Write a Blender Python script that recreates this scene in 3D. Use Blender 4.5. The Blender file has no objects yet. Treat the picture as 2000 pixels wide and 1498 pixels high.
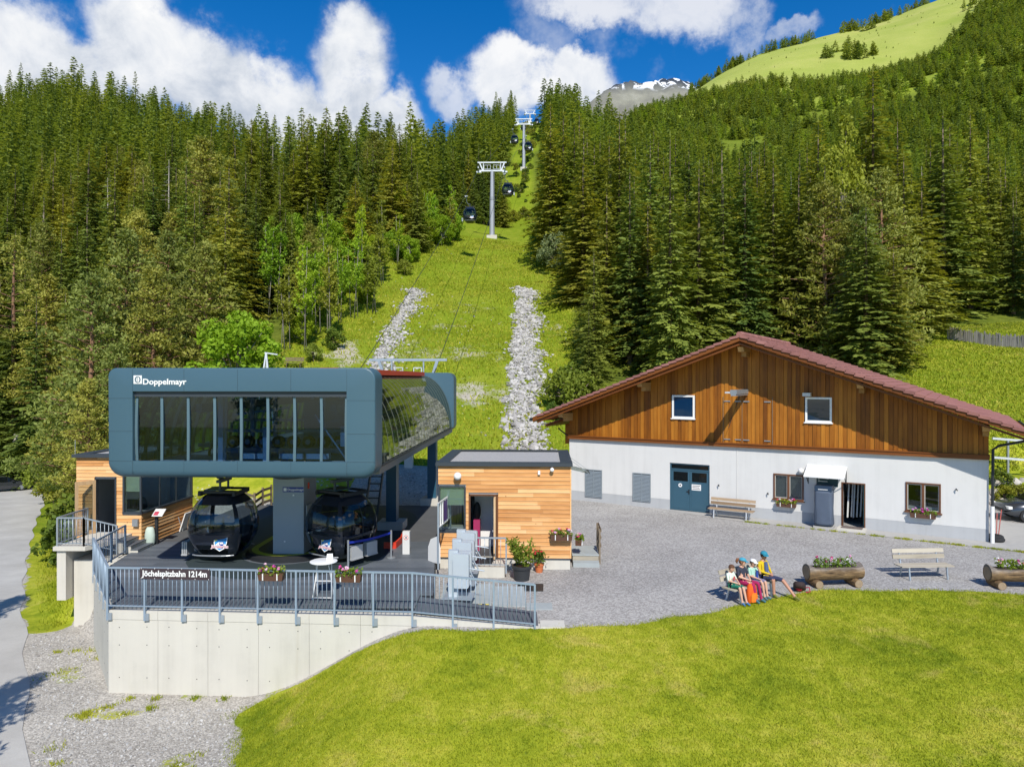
import bpy, bmesh, math, random
import numpy as np
from mathutils import Vector, Matrix
R = math.radians
random.seed(7)
rng = np.random.default_rng(11)
scene = bpy.context.scene
COL = scene.collection

# ------------------------------------------------------------------ camera, sky, sun
F, H, HY = 1389.0, 6.5, 739.0            # focal length in photo pixels, camera height above the deck, horizon row
cam_d = bpy.data.cameras.new('camera')
cam = bpy.data.objects.new('camera', cam_d); COL.objects.link(cam)
cam.location = (0, 0, H); cam.rotation_euler = (R(90), 0, 0)
cam_d.sensor_width = 36; cam_d.lens = 36 * F / 2000; cam_d.shift_y = -0.005
cam_d.clip_start = 0.1; cam_d.clip_end = 9000
scene.camera = cam
SUN_EL, SUN_AZ = 44.0, 173.0             # azimuth clockwise from +Y: the sun stands behind the camera, slightly right
sun_d = bpy.data.lights.new('sun', 'SUN'); sun_d.energy = 4.8; sun_d.angle = R(0.5); sun_d.color = (1, 0.95, 0.86)
sun = bpy.data.objects.new('sun', sun_d); COL.objects.link(sun)
sdir = Vector((math.sin(R(SUN_AZ)) * math.cos(R(SUN_EL)), math.cos(R(SUN_AZ)) * math.cos(R(SUN_EL)), math.sin(R(SUN_EL))))
sun.rotation_euler = sdir.to_track_quat('Z', 'Y').to_euler(); sun.location = (0, 0, 60)
vs = scene.view_settings
vs.view_transform = 'Standard'; vs.look = 'None'; vs.exposure = 0.12; vs.gamma = 1.0; vs.use_curve_mapping = False

class NT:
    """small helper to write node trees"""
    def __init__(s, tree):
        s.t = tree; tree.nodes.clear()
    def n(s, typ, **kw):
        nd = s.t.nodes.new(typ)
        for k, v in kw.items(): setattr(nd, k, v)
        return nd
    def put(s, sock, v):
        if v is None: return
        if hasattr(v, 'bl_rna') and hasattr(v, 'is_output'): s.t.links.new(v, sock)
        else: sock.default_value = v
    def math(s, op, a, b=None, c=None, clamp=False):
        nd = s.n('ShaderNodeMath', operation=op, use_clamp=clamp)
        for i, v in enumerate((a, b, c)): s.put(nd.inputs[i], v)
        return nd.outputs[0]
    def vmath(s, op, a, b=None):
        nd = s.n('ShaderNodeVectorMath', operation=op)
        s.put(nd.inputs[0], a)
        if b is not None: s.put(nd.inputs[1], b)
        return nd.outputs[1] if op in ('LENGTH', 'DOT_PRODUCT', 'DISTANCE') else nd.outputs[0]
    def mix(s, fac, a, b, blend='MIX'):
        nd = s.n('ShaderNodeMix', data_type='RGBA', blend_type=blend)
        s.put(nd.inputs[0], fac)
        for i, v in ((6, a), (7, b)):
            if isinstance(v, tuple) and len(v) == 3: v = v + (1,)
            s.put(nd.inputs[i], v)
        return nd.outputs[2]
    def noise(s, vec, scale, detail=4, rough=.55, dist=0.0, dim='3D'):
        nd = s.n('ShaderNodeTexNoise', noise_dimensions=dim)
        if vec is not None: s.put(nd.inputs['Vector'], vec)
        nd.inputs['Scale'].default_value = scale; nd.inputs['Detail'].default_value = detail
        nd.inputs['Roughness'].default_value = rough; nd.inputs['Distortion'].default_value = dist
        return nd.outputs[0]
    def ramp(s, fac, pts):
        nd = s.n('ShaderNodeValToRGB'); e = nd.color_ramp.elements
        while len(e) < len(pts): e.new(0.5)
        for el, (p, c) in zip(e, pts):
            el.position = p; el.color = (tuple(c) + (1,)) if isinstance(c, tuple) else (c, c, c, 1)
        s.put(nd.inputs[0], fac); return nd.outputs[0]
    def rng(s, v, a, b, c=0.0, d=1.0, smooth=False):
        nd = s.n('ShaderNodeMapRange'); nd.interpolation_type = 'SMOOTHSTEP' if smooth else 'LINEAR'
        for i, x in enumerate((v, a, b, c, d)): s.put(nd.inputs[i], x)
        return nd.outputs[0]

world = bpy.data.worlds.new('World'); scene.world = world; world.use_nodes = True
def build_world():
    w = NT(world.node_tree)
    sky = w.n('ShaderNodeTexSky', sky_type='NISHITA', sun_disc=False)
    sky.sun_elevation = R(SUN_EL); sky.sun_rotation = R(SUN_AZ)
    sky.altitude = 1300; sky.air_density = 1.0; sky.dust_density = 0.05; sky.ozone_density = 3.0
    gen = w.n('ShaderNodeTexCoord').outputs['Generated']
    sep = w.n('ShaderNodeSeparateXYZ'); w.put(sep.inputs[0], gen)
    az = w.math('ARCTAN2', sep.outputs[0], sep.outputs[1])
    el = w.math('ARCSINE', sep.outputs[2])
    # ragged outline: the position is disturbed by billowing noise before it is tested against each cumulus
    n1 = w.noise(gen, 9.0, 6, .6); n2 = w.noise(w.vmath('ADD', gen, (3.1, 7.7, 1.3)), 9.0, 6, .6)
    fine = w.noise(gen, 34.0, 5, .62)
    azd = w.math('ADD', az, w.math('MULTIPLY', w.math('SUBTRACT', n1, .5), .085))
    eld = w.math('ADD', el, w.math('MULTIPLY', w.math('SUBTRACT', n2, .5), .10))
    eld = w.math('ADD', eld, w.math('MULTIPLY', w.math('SUBTRACT', fine, .5), .034))
    comb = w.n('ShaderNodeCombineXYZ'); w.put(comb.inputs[0], azd); w.put(comb.inputs[1], eld)
    # cumulus heads (azimuth, elevation, half width, half height) in degrees
    blobs = [(-35.2, 19.8, 4.9, 3.9, 1), (-27.9, 22.4, 3.7, 4.8, 1), (-23.9, 21.2, 4.2, 3.7, 1), (-20.0, 20.4, 3.6, 3.7, 1), (-17.0, 19.3, 3.2, 3.2, 1), (-31.5, 19.8, 3.6, 3.0, 1), (-12.8, 23.0, 3.2, 4.2, 1),
             (-15.0, 19.0, 6.2, 3.2, 1), (-9.8, 19.3, 2.4, 3.0, 1), (0.0, 22.7, 4.3, 2.8, .95), (5.0, 22.5, 3.2, 2.3, .95), (-4.6, 21.6, 2.2, 1.8, .7),
             (7.4, 27.4, 6.6, 2.3, .78), (13.2, 27.0, 5.6, 2.7, .75), (18.6, 25.4, 1.9, 2.8, .5), (22.0, 24.2, 2.2, .9, .5),
             (-49, 21, 6, 4, 1), (-62, 25, 9, 5, 1), (-80, 22, 8, 5, 1), (36, 33, 7, 3, .8), (55, 30, 8, 4, 1), (75, 24, 9, 5, 1), (100, 26, 9, 4, 1), (-105, 25, 9, 4, 1),
             (135, 28, 9, 4, 1), (-140, 25, 10, 4, 1), (170, 24, 9, 4, 1)]
    dens = None
    for a, e, ra, re, k in blobs:
        v = w.vmath('SUBTRACT', comb.outputs[0], (R(a), R(e), 0))
        v = w.vmath('MULTIPLY', v, (1 / R(ra), 1 / R(re), 0))
        d = w.math('MULTIPLY', w.rng(w.vmath('LENGTH', v), 1.22, .66, 0, 1, True), k)
        dens = d if dens is None else w.math('MAXIMUM', dens, d)
    dens = w.math('MULTIPLY', dens, w.rng(w.math('ADD', w.noise(gen, 13.0, 6, .66), w.math('MULTIPLY', dens, .26)), .42, .72, .0, 1, True))
    wisp = w.math('MULTIPLY', w.rng(w.noise(gen, 5.0, 6, .62), .60, .78, 0, 1, True), .35)
    dens = w.math('MAXIMUM', dens, wisp)
    # shade inside the clouds: bright billows, greyer hollows and bases
    bil = w.noise(w.vmath('ADD', gen, (0, 0, .012)), 16.0, 6, .6, .3)
    big = w.noise(gen, 5.0, 3, .5)
    lum = w.math('ADD', w.math('MULTIPLY', bil, .75), w.math('MULTIPLY', big, .55))
    base = w.rng(el, R(15), R(25), .0, .16)
    lum = w.math('ADD', lum, base)
    ccol = w.ramp(lum, [(.42, (.36, .42, .53)), (.60, (.55, .61, .71)), (.76, (.82, .85, .90)), (.92, (1.0, 1.0, 1.0))])
    bg1 = w.n('ShaderNodeBackground'); bg1.inputs[1].default_value = SKY
    # the photograph's deep alpine blue
    hsv = w.n('ShaderNodeHueSaturation'); hsv.inputs['Hue'].default_value = .505; hsv.inputs['Saturation'].default_value = 1.40; hsv.inputs['Value'].default_value = 1.14
    w.put(hsv.inputs['Color'], sky.outputs[0]); w.put(bg1.inputs[0], hsv.outputs[0])
    bg2 = w.n('ShaderNodeBackground'); bg2.inputs[1].default_value = .92; w.put(bg2.inputs[0], ccol)
    mx = w.n('ShaderNodeMixShader'); w.put(mx.inputs[0], dens); w.put(mx.inputs[1], bg1.outputs[0]); w.put(mx.inputs[2], bg2.outputs[0])
    out = w.n('ShaderNodeOutputWorld'); w.put(out.inputs[0], mx.outputs[0])
SKY = 0.12
build_world()

# ------------------------------------------------------------------ small geometry kit
def P(x, y, z):
    """point at height z seen at photo pixel x,y"""
    Y = (H - z) * F / (y - HY); return Vector(((x - 1000) / F * Y, Y, z))
def D(x, y, Y):
    """point at distance Y seen at photo pixel x,y"""
    return Vector(((x - 1000) / F * Y, Y, H - (y - HY) / F * Y))

class MB:
    def __init__(s): s.v = []; s.f = []; s.m = []; s.M = Matrix(); s.mi = 0
    def at(s, M): s.M = M; return s
    def add(s, vs, fs):
        o = len(s.v); s.v += [s.M @ Vector(p) for p in vs]
        s.f += [tuple(o + i for i in f) for f in fs]; s.m += [s.mi] * len(fs); return s
    def box(s, x0, y0, z0, x1, y1, z1):
        return s.add([(x0,y0,z0),(x1,y0,z0),(x1,y1,z0),(x0,y1,z0),(x0,y0,z1),(x1,y0,z1),(x1,y1,z1),(x0,y1,z1)],
                     [(3,2,1,0),(4,5,6,7),(0,1,5,4),(1,2,6,5),(2,3,7,6),(3,0,4,7)])
    def beam(s, a, b, w, h=None, up=(0,0,1)):
        """square bar from a to b"""
        h = w if h is None else h
        a, b = Vector(a), Vector(b); d = (b - a)
        if d.length < 1e-6: return s
        d.normalize(); up = Vector(up)
        if abs(d.dot(up)) > .98: up = Vector((0, 1, 0)) if abs(d.y) < .9 else Vector((1, 0, 0))
        x = d.cross(up).normalized() * (w / 2); y = x.cross(d).normalized() * (h / 2)
        vs = [a - x - y, a + x - y, a + x + y, a - x + y, b - x - y, b + x - y, b + x + y, b - x + y]
        return s.add(vs, [(3,2,1,0),(4,5,6,7),(0,1,5,4),(1,2,6,5),(2,3,7,6),(3,0,4,7)])
    def tube(s, pts, r, n=8, cap=True):
        pts = [Vector(p) for p in pts]; rs = r if isinstance(r, (list, tuple)) else [r] * len(pts)
        vs, fs = [], []
        px = None
        for i, p in enumerate(pts):
            d = (pts[min(i+1, len(pts)-1)] - pts[max(i-1, 0)]).normalized()
            u = Vector((0,0,1)) if abs(d.z) < .95 else Vector((1,0,0))
            x = d.cross(u).normalized() if px is None else (px - d * px.dot(d)).normalized()
            px = x; y = d.cross(x)
            vs += [p + (x * math.cos(2*math.pi*k/n) + y * math.sin(2*math.pi*k/n)) * rs[i] for k in range(n)]
        for i in range(len(pts) - 1):
            for k in range(n):
                a, b = i*n + k, i*n + (k+1) % n
                fs.append((a, b, b + n, a + n))
        if cap: fs += [tuple(range(n))[::-1], tuple(range((len(pts)-1)*n, len(pts)*n))]
        return s.add(vs, fs)
    def cyl(s, c, r, h, n=16, r2=None):
        c = Vector(c); r2 = r if r2 is None else r2
        return s.tube([c, c + Vector((0,0,h))], [r, r2], n)
    def lathe(s, c, prof, n=20):
        c = Vector(c); vs, fs = [], []
        for r, z in prof: vs += [c + Vector((r*math.cos(2*math.pi*k/n), r*math.sin(2*math.pi*k/n), z)) for k in range(n)]
        for i in range(len(prof)-1):
            for k in range(n):
                a, b = i*n+k, i*n+(k+1)%n; fs.append((a, b, b+n, a+n))
        fs += [tuple(range(n))[::-1], tuple(range((len(prof)-1)*n, len(prof)*n))]
        return s.add(vs, fs)
    def ball(s, c, rx, ry=None, rz=None, n=12, m=8):
        ry = rx if ry is None else ry; rz = rx if rz is None else rz
        prof = [(max(1e-4, math.sin(math.pi*i/m)), -math.cos(math.pi*i/m)) for i in range(m+1)]
        o = len(s.v); old = s.M; s.M = old @ Matrix.Translation(Vector(c)) @ Matrix.Diagonal((rx, ry, rz, 1))
        s.lathe((0,0,0), prof, n); s.M = old; return s
    def prism(s, poly, y0, y1):
        """polygon in x,z extruded along y"""
        n = len(poly)
        vs = [(x, y0, z) for x, z in poly] + [(x, y1, z) for x, z in poly]
        return s.add(vs, [tuple(range(n)), tuple(range(n, 2*n))[::-1]] + [(i, n+i, n+(i+1)%n, (i+1)%n) for i in range(n)])
    def slab(s, poly, z0, z1):
        """polygon in x,y extruded along z (counter-clockwise)"""
        n = len(poly)
        vs = [(x, y, z0) for x, y in poly] + [(x, y, z1) for x, y in poly]
        return s.add(vs, [tuple(range(n))[::-1], tuple(range(n, 2*n))] + [(i, (i+1)%n, n+(i+1)%n, n+i) for i in range(n)])
    def loft(s, rings, cap=True, closed=True):
        n = len(rings[0]); vs = [p for r in rings for p in r]; fs = []
        for i in range(len(rings)-1):
            for k in range(n if closed else n-1):
                a, b = i*n+k, i*n+(k+1)%n; fs.append((a, b, b+n, a+n))
        if cap: fs += [tuple(range(n))[::-1], tuple(range((len(rings)-1)*n, len(rings)*n))]
        return s.add(vs, fs)
    def mesh(s, name, mats, smooth=False):
        me = bpy.data.meshes.new(name); me.from_pydata([tuple(p) for p in s.v], [], s.f)
        for m in (mats if isinstance(mats, (list, tuple)) else [mats]): me.materials.append(m)
        if any(s.m): me.polygons.foreach_set('material_index', s.m)
        if smooth:
            me.polygons.foreach_set('use_smooth', [True] * len(me.polygons))
            if smooth != 'all': me.set_sharp_from_angle(angle=R(smooth if not isinstance(smooth, bool) else 40))
        me.update(); return me
    def build(s, name, mats, parent=None, smooth=False):
        me = s.mesh(name, mats, smooth)
        o = bpy.data.objects.new(name, me); COL.objects.link(o)
        if parent is not None: o.parent = parent
        return o

def tag(o, label=None, cat=None, group=None, kind=None):
    if label: o['label'] = label
    if cat: o['category'] = cat
    if group: o['group'] = group
    if kind: o['kind'] = kind
    return o
def thing(name, label, cat, loc=(0,0,0), rz=0.0, group=None):
    o = bpy.data.objects.new(name, None); COL.objects.link(o); o.empty_display_size = .2
    o.location = loc; o.rotation_euler = (0, 0, rz); return tag(o, label, cat, group)
def copy_tree(o, parent=None):
    c = o.copy(); COL.objects.link(c); c.parent = parent
    for ch in [x for x in o.children]: copy_tree(ch, c)
    return c
def link_mesh(name, me, parent=None, loc=None, rot=None, scale=None):
    o = bpy.data.objects.new(name, me); COL.objects.link(o)
    if parent is not None: o.parent = parent
    if loc is not None: o.location = loc
    if rot is not None: o.rotation_euler = rot
    if scale is not None: o.scale = scale
    return o
def text(name, body, size, mat, parent, loc, rot=(R(90),0,0), bold=0.0, align='LEFT', ext=.003, sx=1.0):
    cu = bpy.data.curves.new(name, 'FONT'); cu.body = body; cu.size = size; cu.offset = bold; cu.extrude = ext
    cu.align_x = align; cu.resolution_u = 3; cu.materials.append(mat)
    tmp = bpy.data.objects.new(name, cu); COL.objects.link(tmp)
    me = bpy.data.meshes.new_from_object(tmp.evaluated_get(bpy.context.evaluated_depsgraph_get())); bpy.data.objects.remove(tmp)
    o = bpy.data.objects.new(name, me); COL.objects.link(o); o.parent = parent; o.location = loc; o.rotation_euler = rot; o.scale = (sx, 1, 1)
    return o
def fast_mesh(name, verts, tris, mats, attr=None, smooth=False, mat_idx=None):
    """mesh from numpy arrays; tris (n,3) or quads (n,4); attr: dict name -> per-vertex float"""
    me = bpy.data.meshes.new(name); k = tris.shape[1]
    me.vertices.add(len(verts)); me.vertices.foreach_set('co', np.asarray(verts, np.float32).ravel())
    me.loops.add(tris.size); me.loops.foreach_set('vertex_index', np.asarray(tris, np.int32).ravel())
    me.polygons.add(len(tris)); me.polygons.foreach_set('loop_start', np.arange(0, tris.size, k, dtype=np.int32))
    me.polygons.foreach_set('loop_total', np.full(len(tris), k, np.int32))
    if mat_idx is not None: me.polygons.foreach_set('material_index', np.asarray(mat_idx, np.int32))
    for m in (mats if isinstance(mats, (list, tuple)) else [mats]): me.materials.append(m)
    for a, d in (attr or {}).items():
        at = me.attributes.new(a, 'FLOAT', 'POINT'); at.data.foreach_set('value', np.asarray(d, np.float32))
    me.update(calc_edges=True); me.validate()
    me.polygons.foreach_set('use_smooth', np.full(len(me.polygons), bool(smooth)))
    return me
# ------------------------------------------------------------------ materials
def principled(nt, col, rough=.6, metal=0.0, bump=None, bstr=.3, spec=.5, bdist=.02, coat=0.0):
    b = nt.n('ShaderNodeBsdfPrincipled')
    if isinstance(col, tuple): col = col + (1,)
    nt.put(b.inputs['Base Color'], col); nt.put(b.inputs['Roughness'], rough); b.inputs['Metallic'].default_value = metal
    b.inputs['Specular IOR Level'].default_value = spec; b.inputs['Coat Weight'].default_value = coat
    if bump is not None:
        bp = nt.n('ShaderNodeBump'); bp.inputs['Strength'].default_value = bstr; bp.inputs['Distance'].default_value = bdist
        nt.put(bp.inputs['Height'], bump); nt.put(b.inputs['Normal'], bp.outputs[0])
    return b
def newmat(name):
    m = bpy.data.materials.new(name); m.use_nodes = True; return m, NT(m.node_tree)
def finish(nt, bsdf):
    o = nt.n('ShaderNodeOutputMaterial'); nt.put(o.inputs[0], bsdf.outputs[0] if hasattr(bsdf, 'outputs') else bsdf)
def objco(nt): return nt.n('ShaderNodeTexCoord').outputs['Object']
def objrand(nt): return nt.n('ShaderNodeObjectInfo').outputs['Random']
def worldpos(nt): return nt.n('ShaderNodeNewGeometry').outputs['Position']
def attr(nt, a): return nt.n('ShaderNodeAttribute', attribute_name=a).outputs['Fac']

def plain(name, col, rough=.55, metal=0.0, var=.12, scale=3.0, bstr=.08, spec=.5, coat=0.0):
    """painted / moulded surface with slight wear and unevenness"""
    m, nt = newmat(name); co = objco(nt)
    n = nt.noise(co, scale, 5, .6); f = nt.noise(co, scale * 12, 3, .6)
    dark = tuple(c * (1 - var) for c in col); light = tuple(min(1, c * (1 + var)) for c in col)
    c = nt.mix(n, dark, light)
    rg = nt.rng(f, 0, 1, max(.02, rough - .07), min(1, rough + .07))
    finish(nt, principled(nt, c, rg, metal, f, bstr, spec, .004, coat)); return m

def wood(name, cols, axis='X', rough=.65, grain=16.0, knots=True, var=.35):
    """grain along one axis; every board (object) gets its own tone"""
    m, nt = newmat(name); co = objco(nt); rnd = objrand(nt)
    st = {'X': (.05, 1, 1), 'Y': (1, .05, 1), 'Z': (1, 1, .05)}[axis]
    off = nt.n('ShaderNodeCombineXYZ')
    for i in range(3): nt.put(off.inputs[i], nt.math('MULTIPLY', rnd, 37.0 + 11 * i))
    v = nt.vmath('MULTIPLY', nt.vmath('ADD', co, off.outputs[0]), st)
    g = nt.noise(v, grain, 6, .65, .6); big = nt.noise(nt.vmath('ADD', co, off.outputs[0]), .9, 3, .5)
    tone = nt.math('ADD', nt.math('MULTIPLY', g, .55), nt.math('ADD', nt.math('MULTIPLY', rnd, var), nt.math('MULTIPLY', nt.math('SUBTRACT', big, .5), .35)))
    c = nt.ramp(tone, [(.12, cols[0]), (.42, cols[1]), (.78, cols[2])])
    if knots:
        vo = nt.n('ShaderNodeTexVoronoi', feature='F1'); vo.inputs['Scale'].default_value = 2.6
        nt.put(vo.inputs['Vector'], nt.vmath('ADD', co, off.outputs[0]))
        k = nt.rng(vo.outputs['Distance'], .035, .075, 1, 0, True)
        c = nt.mix(nt.math('MULTIPLY', k, .75), c, tuple(x * .28 for x in cols[0]))
    finish(nt, principled(nt, c, rough, 0, g, .25, .3, .006)); return m

def build_mats():
    M = {}
    M['teal'] = plain('teal_panel', (.048, .105, .145), .42, 0, .06, .7, .03)
    M['teal_dark'] = plain('teal_dark', (.022, .045, .060), .5, 0, .08)
    M['joint'] = plain('panel_joint', (.018, .036, .05), .6)
    M['grey_metal'] = plain('grey_metal', (.30, .32, .34), .42, .35, .12)
    M['galv'] = plain('galvanised_steel', (.36, .41, .46), .45, .45, .14, 6)
    M['rail'] = plain('painted_rail', (.27, .345, .43), .45, .2, .1, 5)
    M['white_steel'] = plain('white_steel', (.58, .61, .64), .45, .2, .1)
    M['column'] = plain('column_grey', (.29, .34, .385), .5, .1, .06, .8)
    M['soffit'] = plain('soffit_grey', (.23, .215, .20), .6, .1, .1)
    M['black'] = plain('black_rubber', (.012, .013, .015), .6)
    M['dark'] = plain('dark_metal', (.03, .033, .037), .5, .3)
    M['red'] = plain('red_paint', (.62, .045, .02), .45)
    M['white'] = plain('white_paint', (.78, .78, .77), .5, 0, .04)
    M['offwhite'] = plain('offwhite', (.62, .62, .60), .6, 0, .06)
    M['blue_sign'] = plain('blue_sign', (.012, .04, .26), .4)
    M['blue_tape'] = plain('blue_tape', (.01, .03, .33), .6)
    M['yellow'] = plain('yellow_paint', (.42, .44, .02), .6)
    M['brown_box'] = plain('brown_planter', (.10, .045, .025), .7)
    M['anthracite'] = plain('anthracite_trim', (.045, .055, .068), .5, .2)
    M['door_blue'] = plain('door_blue', (.035, .095, .14), .45, 0, .06)
    M['tarp'] = plain('tarpaulin', (.075, .10, .145), .7, 0, .15, 4, .3)
    M['blind'] = plain('blind', (.42, .50, .40), .8)
    M['terracotta'] = plain('terracotta', (.52, .15, .05), .8)
    M['pot_black'] = plain('pot_black', (.03, .032, .035), .6)
    M['rubber'] = plain('tyre_rubber', (.018, .018, .019), .85)
    M['concrete'] = concrete('concrete', (.56, .535, .475))
    M['concrete_grey'] = concrete('concrete_grey', (.40, .39, .37))
    M['render'] = concrete('white_render', (.63, .625, .61), .4)
    M['plinth'] = concrete('plinth_grey', (.42, .43, .44), .5)
    M['larch'] = wood('larch_cladding', [(.38, .15, .04), (.66, .33, .12), (.84, .56, .29)], 'X', .6, 14, True, .36)
    M['larch_side'] = wood('larch_cladding_side', [(.38, .15, .04), (.66, .33, .12), (.84, .56, .29)], 'Y', .6, 14, True, .36)
    M['gable'] = wood('stained_planks', [(.10, .028, .003), (.27, .090, .007), (.47, .185, .020)], 'Z', .5, 13, True, .45)
    M['trim_wood'] = wood('trim_wood', [(.10, .030, .006), (.17, .052, .010), (.25, .085, .018)], 'X', .5, 12, False)
    M['purlin'] = wood('purlin_wood', [(.26, .13, .04), (.38, .21, .07), (.5, .3, .12)], 'Y', .6, 12, False)
    M['bench_wood'] = wood('bench_wood', [(.18, .12, .07), (.30, .21, .13), (.44, .33, .22)], 'X', .8, 18, False)
    M['bench_grey'] = wood('weathered_bench', [(.27, .235, .18), (.40, .355, .28), (.54, .49, .40)], 'X', .85, 18, False)
    M['log'] = log_mat()
    M['fence_wood'] = wood('grey_fence_wood', [(.13, .12, .11), (.24, .22, .205), (.38, .36, .33)], 'Z', .9, 14, False)
    M['dark_wood'] = wood('dark_fence_wood', [(.10, .08, .05), (.17, .13, .09), (.25, .20, .14)], 'X', .85, 14, False)
    M['frame_wood'] = wood('frame_wood', [(.42, .26, .13), (.6, .42, .24), (.72, .55, .36)], 'Z', .6, 12, False)
    M['brown_frame'] = wood('brown_frame', [(.07, .03, .014), (.12, .05, .024), (.18, .08, .04)], 'Z', .55, 12, False)
    M['tile'] = tile_mat()
    M['deck'] = deck_mat()
    M['glass_dark'] = glass('dark_glass', (.38, .52, .66), -.20, 1.5)
    M['glass_cabin'] = glass('cabin_glass', (.72, .80, .82), .0, 1.5)
    M['glass_cabin_side'] = glass('cabin_side_glass', (.42, .48, .55), .2, 1.5)
    M['glass_win'] = glass('window_glass', (.82, .87, .86), .2, 1.5)
    M['glass_deep'] = window_glass('upper_window_glass', (.004, .022, .065), .03)
    M['mirror_glass'] = side_glass()
    M['cabin'] = plain('cabin_navy', (.016, .022, .036), .14, 0, .1, 2, 0, .6, .8)
    M['skin'] = plain('skin', (.60, .34, .24), .55, 0, .08)
    M['bark'] = wood('conifer_bark', [(.07, .05, .04), (.15, .11, .085), (.24, .19, .15)], 'Z', .95, 7, False)
    M['bark_pine'] = wood('pine_bark', [(.12, .065, .04), (.25, .14, .085), (.36, .22, .14)], 'Z', .95, 6, False)
    M['bark_pale'] = wood('pale_bark', [(.16, .14, .11), (.28, .25, .21), (.42, .39, .34)], 'Z', .95, 8, False)
    M['spruce'] = foliage('spruce_needles', (.070, .108, .022), (.37, .415, .08), .34)
    M['spruce_olive'] = foliage('spruce_needles_olive', (.105, .130, .022), (.46, .475, .085), .36)
    M['pine'] = foliage('pine_needles', (.12, .150, .034), (.47, .485, .12), .36)
    M['larchleaf'] = foliage('larch_needles', (.13, .195, .022), (.34, .44, .065), .36)
    M['yellowleaf'] = foliage('yellow_birch_leaves', (.25, .255, .02), (.47, .45, .05), .4)
    M['leaf'] = foliage('bright_leaves', (.17, .26, .012), (.40, .55, .035), .4)
    M['leaf_olive'] = foliage('young_leaves', (.15, .185, .02), (.34, .37, .05), .4)
    M['leaf_dark'] = foliage('bush_leaves', (.065, .11, .015), (.18, .25, .035), .35)
    M['blossom'] = foliage('white_blossom', (.06, .10, .02), (.30, .36, .20), .25)
    M['plant'] = foliage('planter_leaves', (.10, .17, .015), (.26, .36, .04), .3)
    M['grassblade'] = grass_blade()
    M['rockstuff'] = rock_mat('quarried_rock', (.17, .16, .15), (.52, .50, .475))
    M['boulder'] = rock_mat('boulder_rock', (.26, .245, .22), (.50, .47, .42))
    M['ground'] = ground_mat()
    M['hill'] = hill_mat()
    M['peak'] = peak_mat()
    M['asphalt'] = asphalt_mat()
    M['gravel_roof'] = rock_mat('roof_gravel', (.34, .33, .32), (.62, .61, .59), 30)
    return M

def concrete(name, col, wear=.6):
    m, nt = newmat(name); co = worldpos(nt)
    n = nt.noise(co, .8, 6, .62); v = nt.vmath('MULTIPLY', co, (2.2, 2.2, .12)); s = nt.noise(v, 1.6, 5, .6)
    f = nt.noise(co, 30, 3, .6)
    t = nt.math('ADD', nt.math('MULTIPLY', n, .5), nt.math('MULTIPLY', s, .5))
    c = nt.ramp(t, [(.25, tuple(x * (1 - .30 * wear) for x in col)), (.5, col), (.75, tuple(min(.86, x * (1 + .12 * wear)) for x in col))])
    stain = nt.rng(nt.noise(nt.vmath('MULTIPLY', co, (3.0, 3.0, .10)), 1.1, 4, .7), .62, .78, 0, .35 * wear, True)
    c = nt.mix(stain, c, (col[0] * .72, col[1] * .64, col[2] * .50))
    # dirt along
    sp = nt.n('ShaderNodeSeparateXYZ'); nt.put(sp.inputs[0], co)
    finish(nt, principled(nt, c, .85, 0, f, .12, .25, .01)); return m
def log_mat():
    m, nt = newmat('weathered_log'); co = objco(nt)
    v = nt.vmath('MULTIPLY', co, (.12, 1, 1)); g = nt.noise(v, 16, 6, .7, .8); big = nt.noise(co, 2.2, 4, .6)
    sp = nt.n('ShaderNodeSeparateXYZ'); nt.put(sp.inputs[0], co)
    c = nt.ramp(nt.math('ADD', nt.math('MULTIPLY', g, .75), nt.math('MULTIPLY', big, .3)), [(.32, (.035, .024, .017)), (.50, (.17, .11, .06)), (.66, (.36, .23, .11)), (.8, (.48, .36, .22))])
    c = nt.mix(nt.rng(nt.math('ADD', sp.outputs[2], nt.math('MULTIPLY', nt.math('SUBTRACT', big, .5), .3)), .46, .64, 0, .75, True), c, nt.ramp(g, [(.35, (.10, .09, .085)), (.65, (.30, .28, .26))]))
    finish(nt, principled(nt, c, .9, 0, g, .9, .2, .03)); return m
def tile_mat():
    m, nt = newmat('concrete_roof_tile'); co = worldpos(nt); rnd = attr(nt, 'tone')
    n = nt.noise(co, 1.6, 5, .6); f = nt.noise(co, 40, 3, .6)
    t = nt.math('ADD', nt.math('MULTIPLY', n, .7), nt.math('ADD', nt.math('MULTIPLY', objrand(nt), .25), nt.math('MULTIPLY', rnd, .25)))
    c = nt.ramp(t, [(.25, (.20, .085, .075)), (.55, (.31, .135, .115)), (.85, (.42, .20, .175))])
    finish(nt, principled(nt, c, .75, 0, f, .25, .35, .004)); return m
def deck_mat():
    m, nt = newmat('deck_boards'); co = objco(nt); rnd = objrand(nt)
    n = nt.noise(co, .6, 5, .6); f = nt.noise(nt.vmath('MULTIPLY', co, (.3, 6, 1)), 9, 4, .6)
    t = nt.math('ADD', nt.math('MULTIPLY', n, .5), nt.math('ADD', nt.math('MULTIPLY', f, .3), nt.math('MULTIPLY', rnd, .25)))
    c = nt.ramp(t, [(.2, (.060, .070, .084)), (.55, (.105, .120, .140)), (.85, (.18, .195, .215))])
    finish(nt, principled(nt, c, .6, 0, f, .2, .4, .004)); return m
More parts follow.
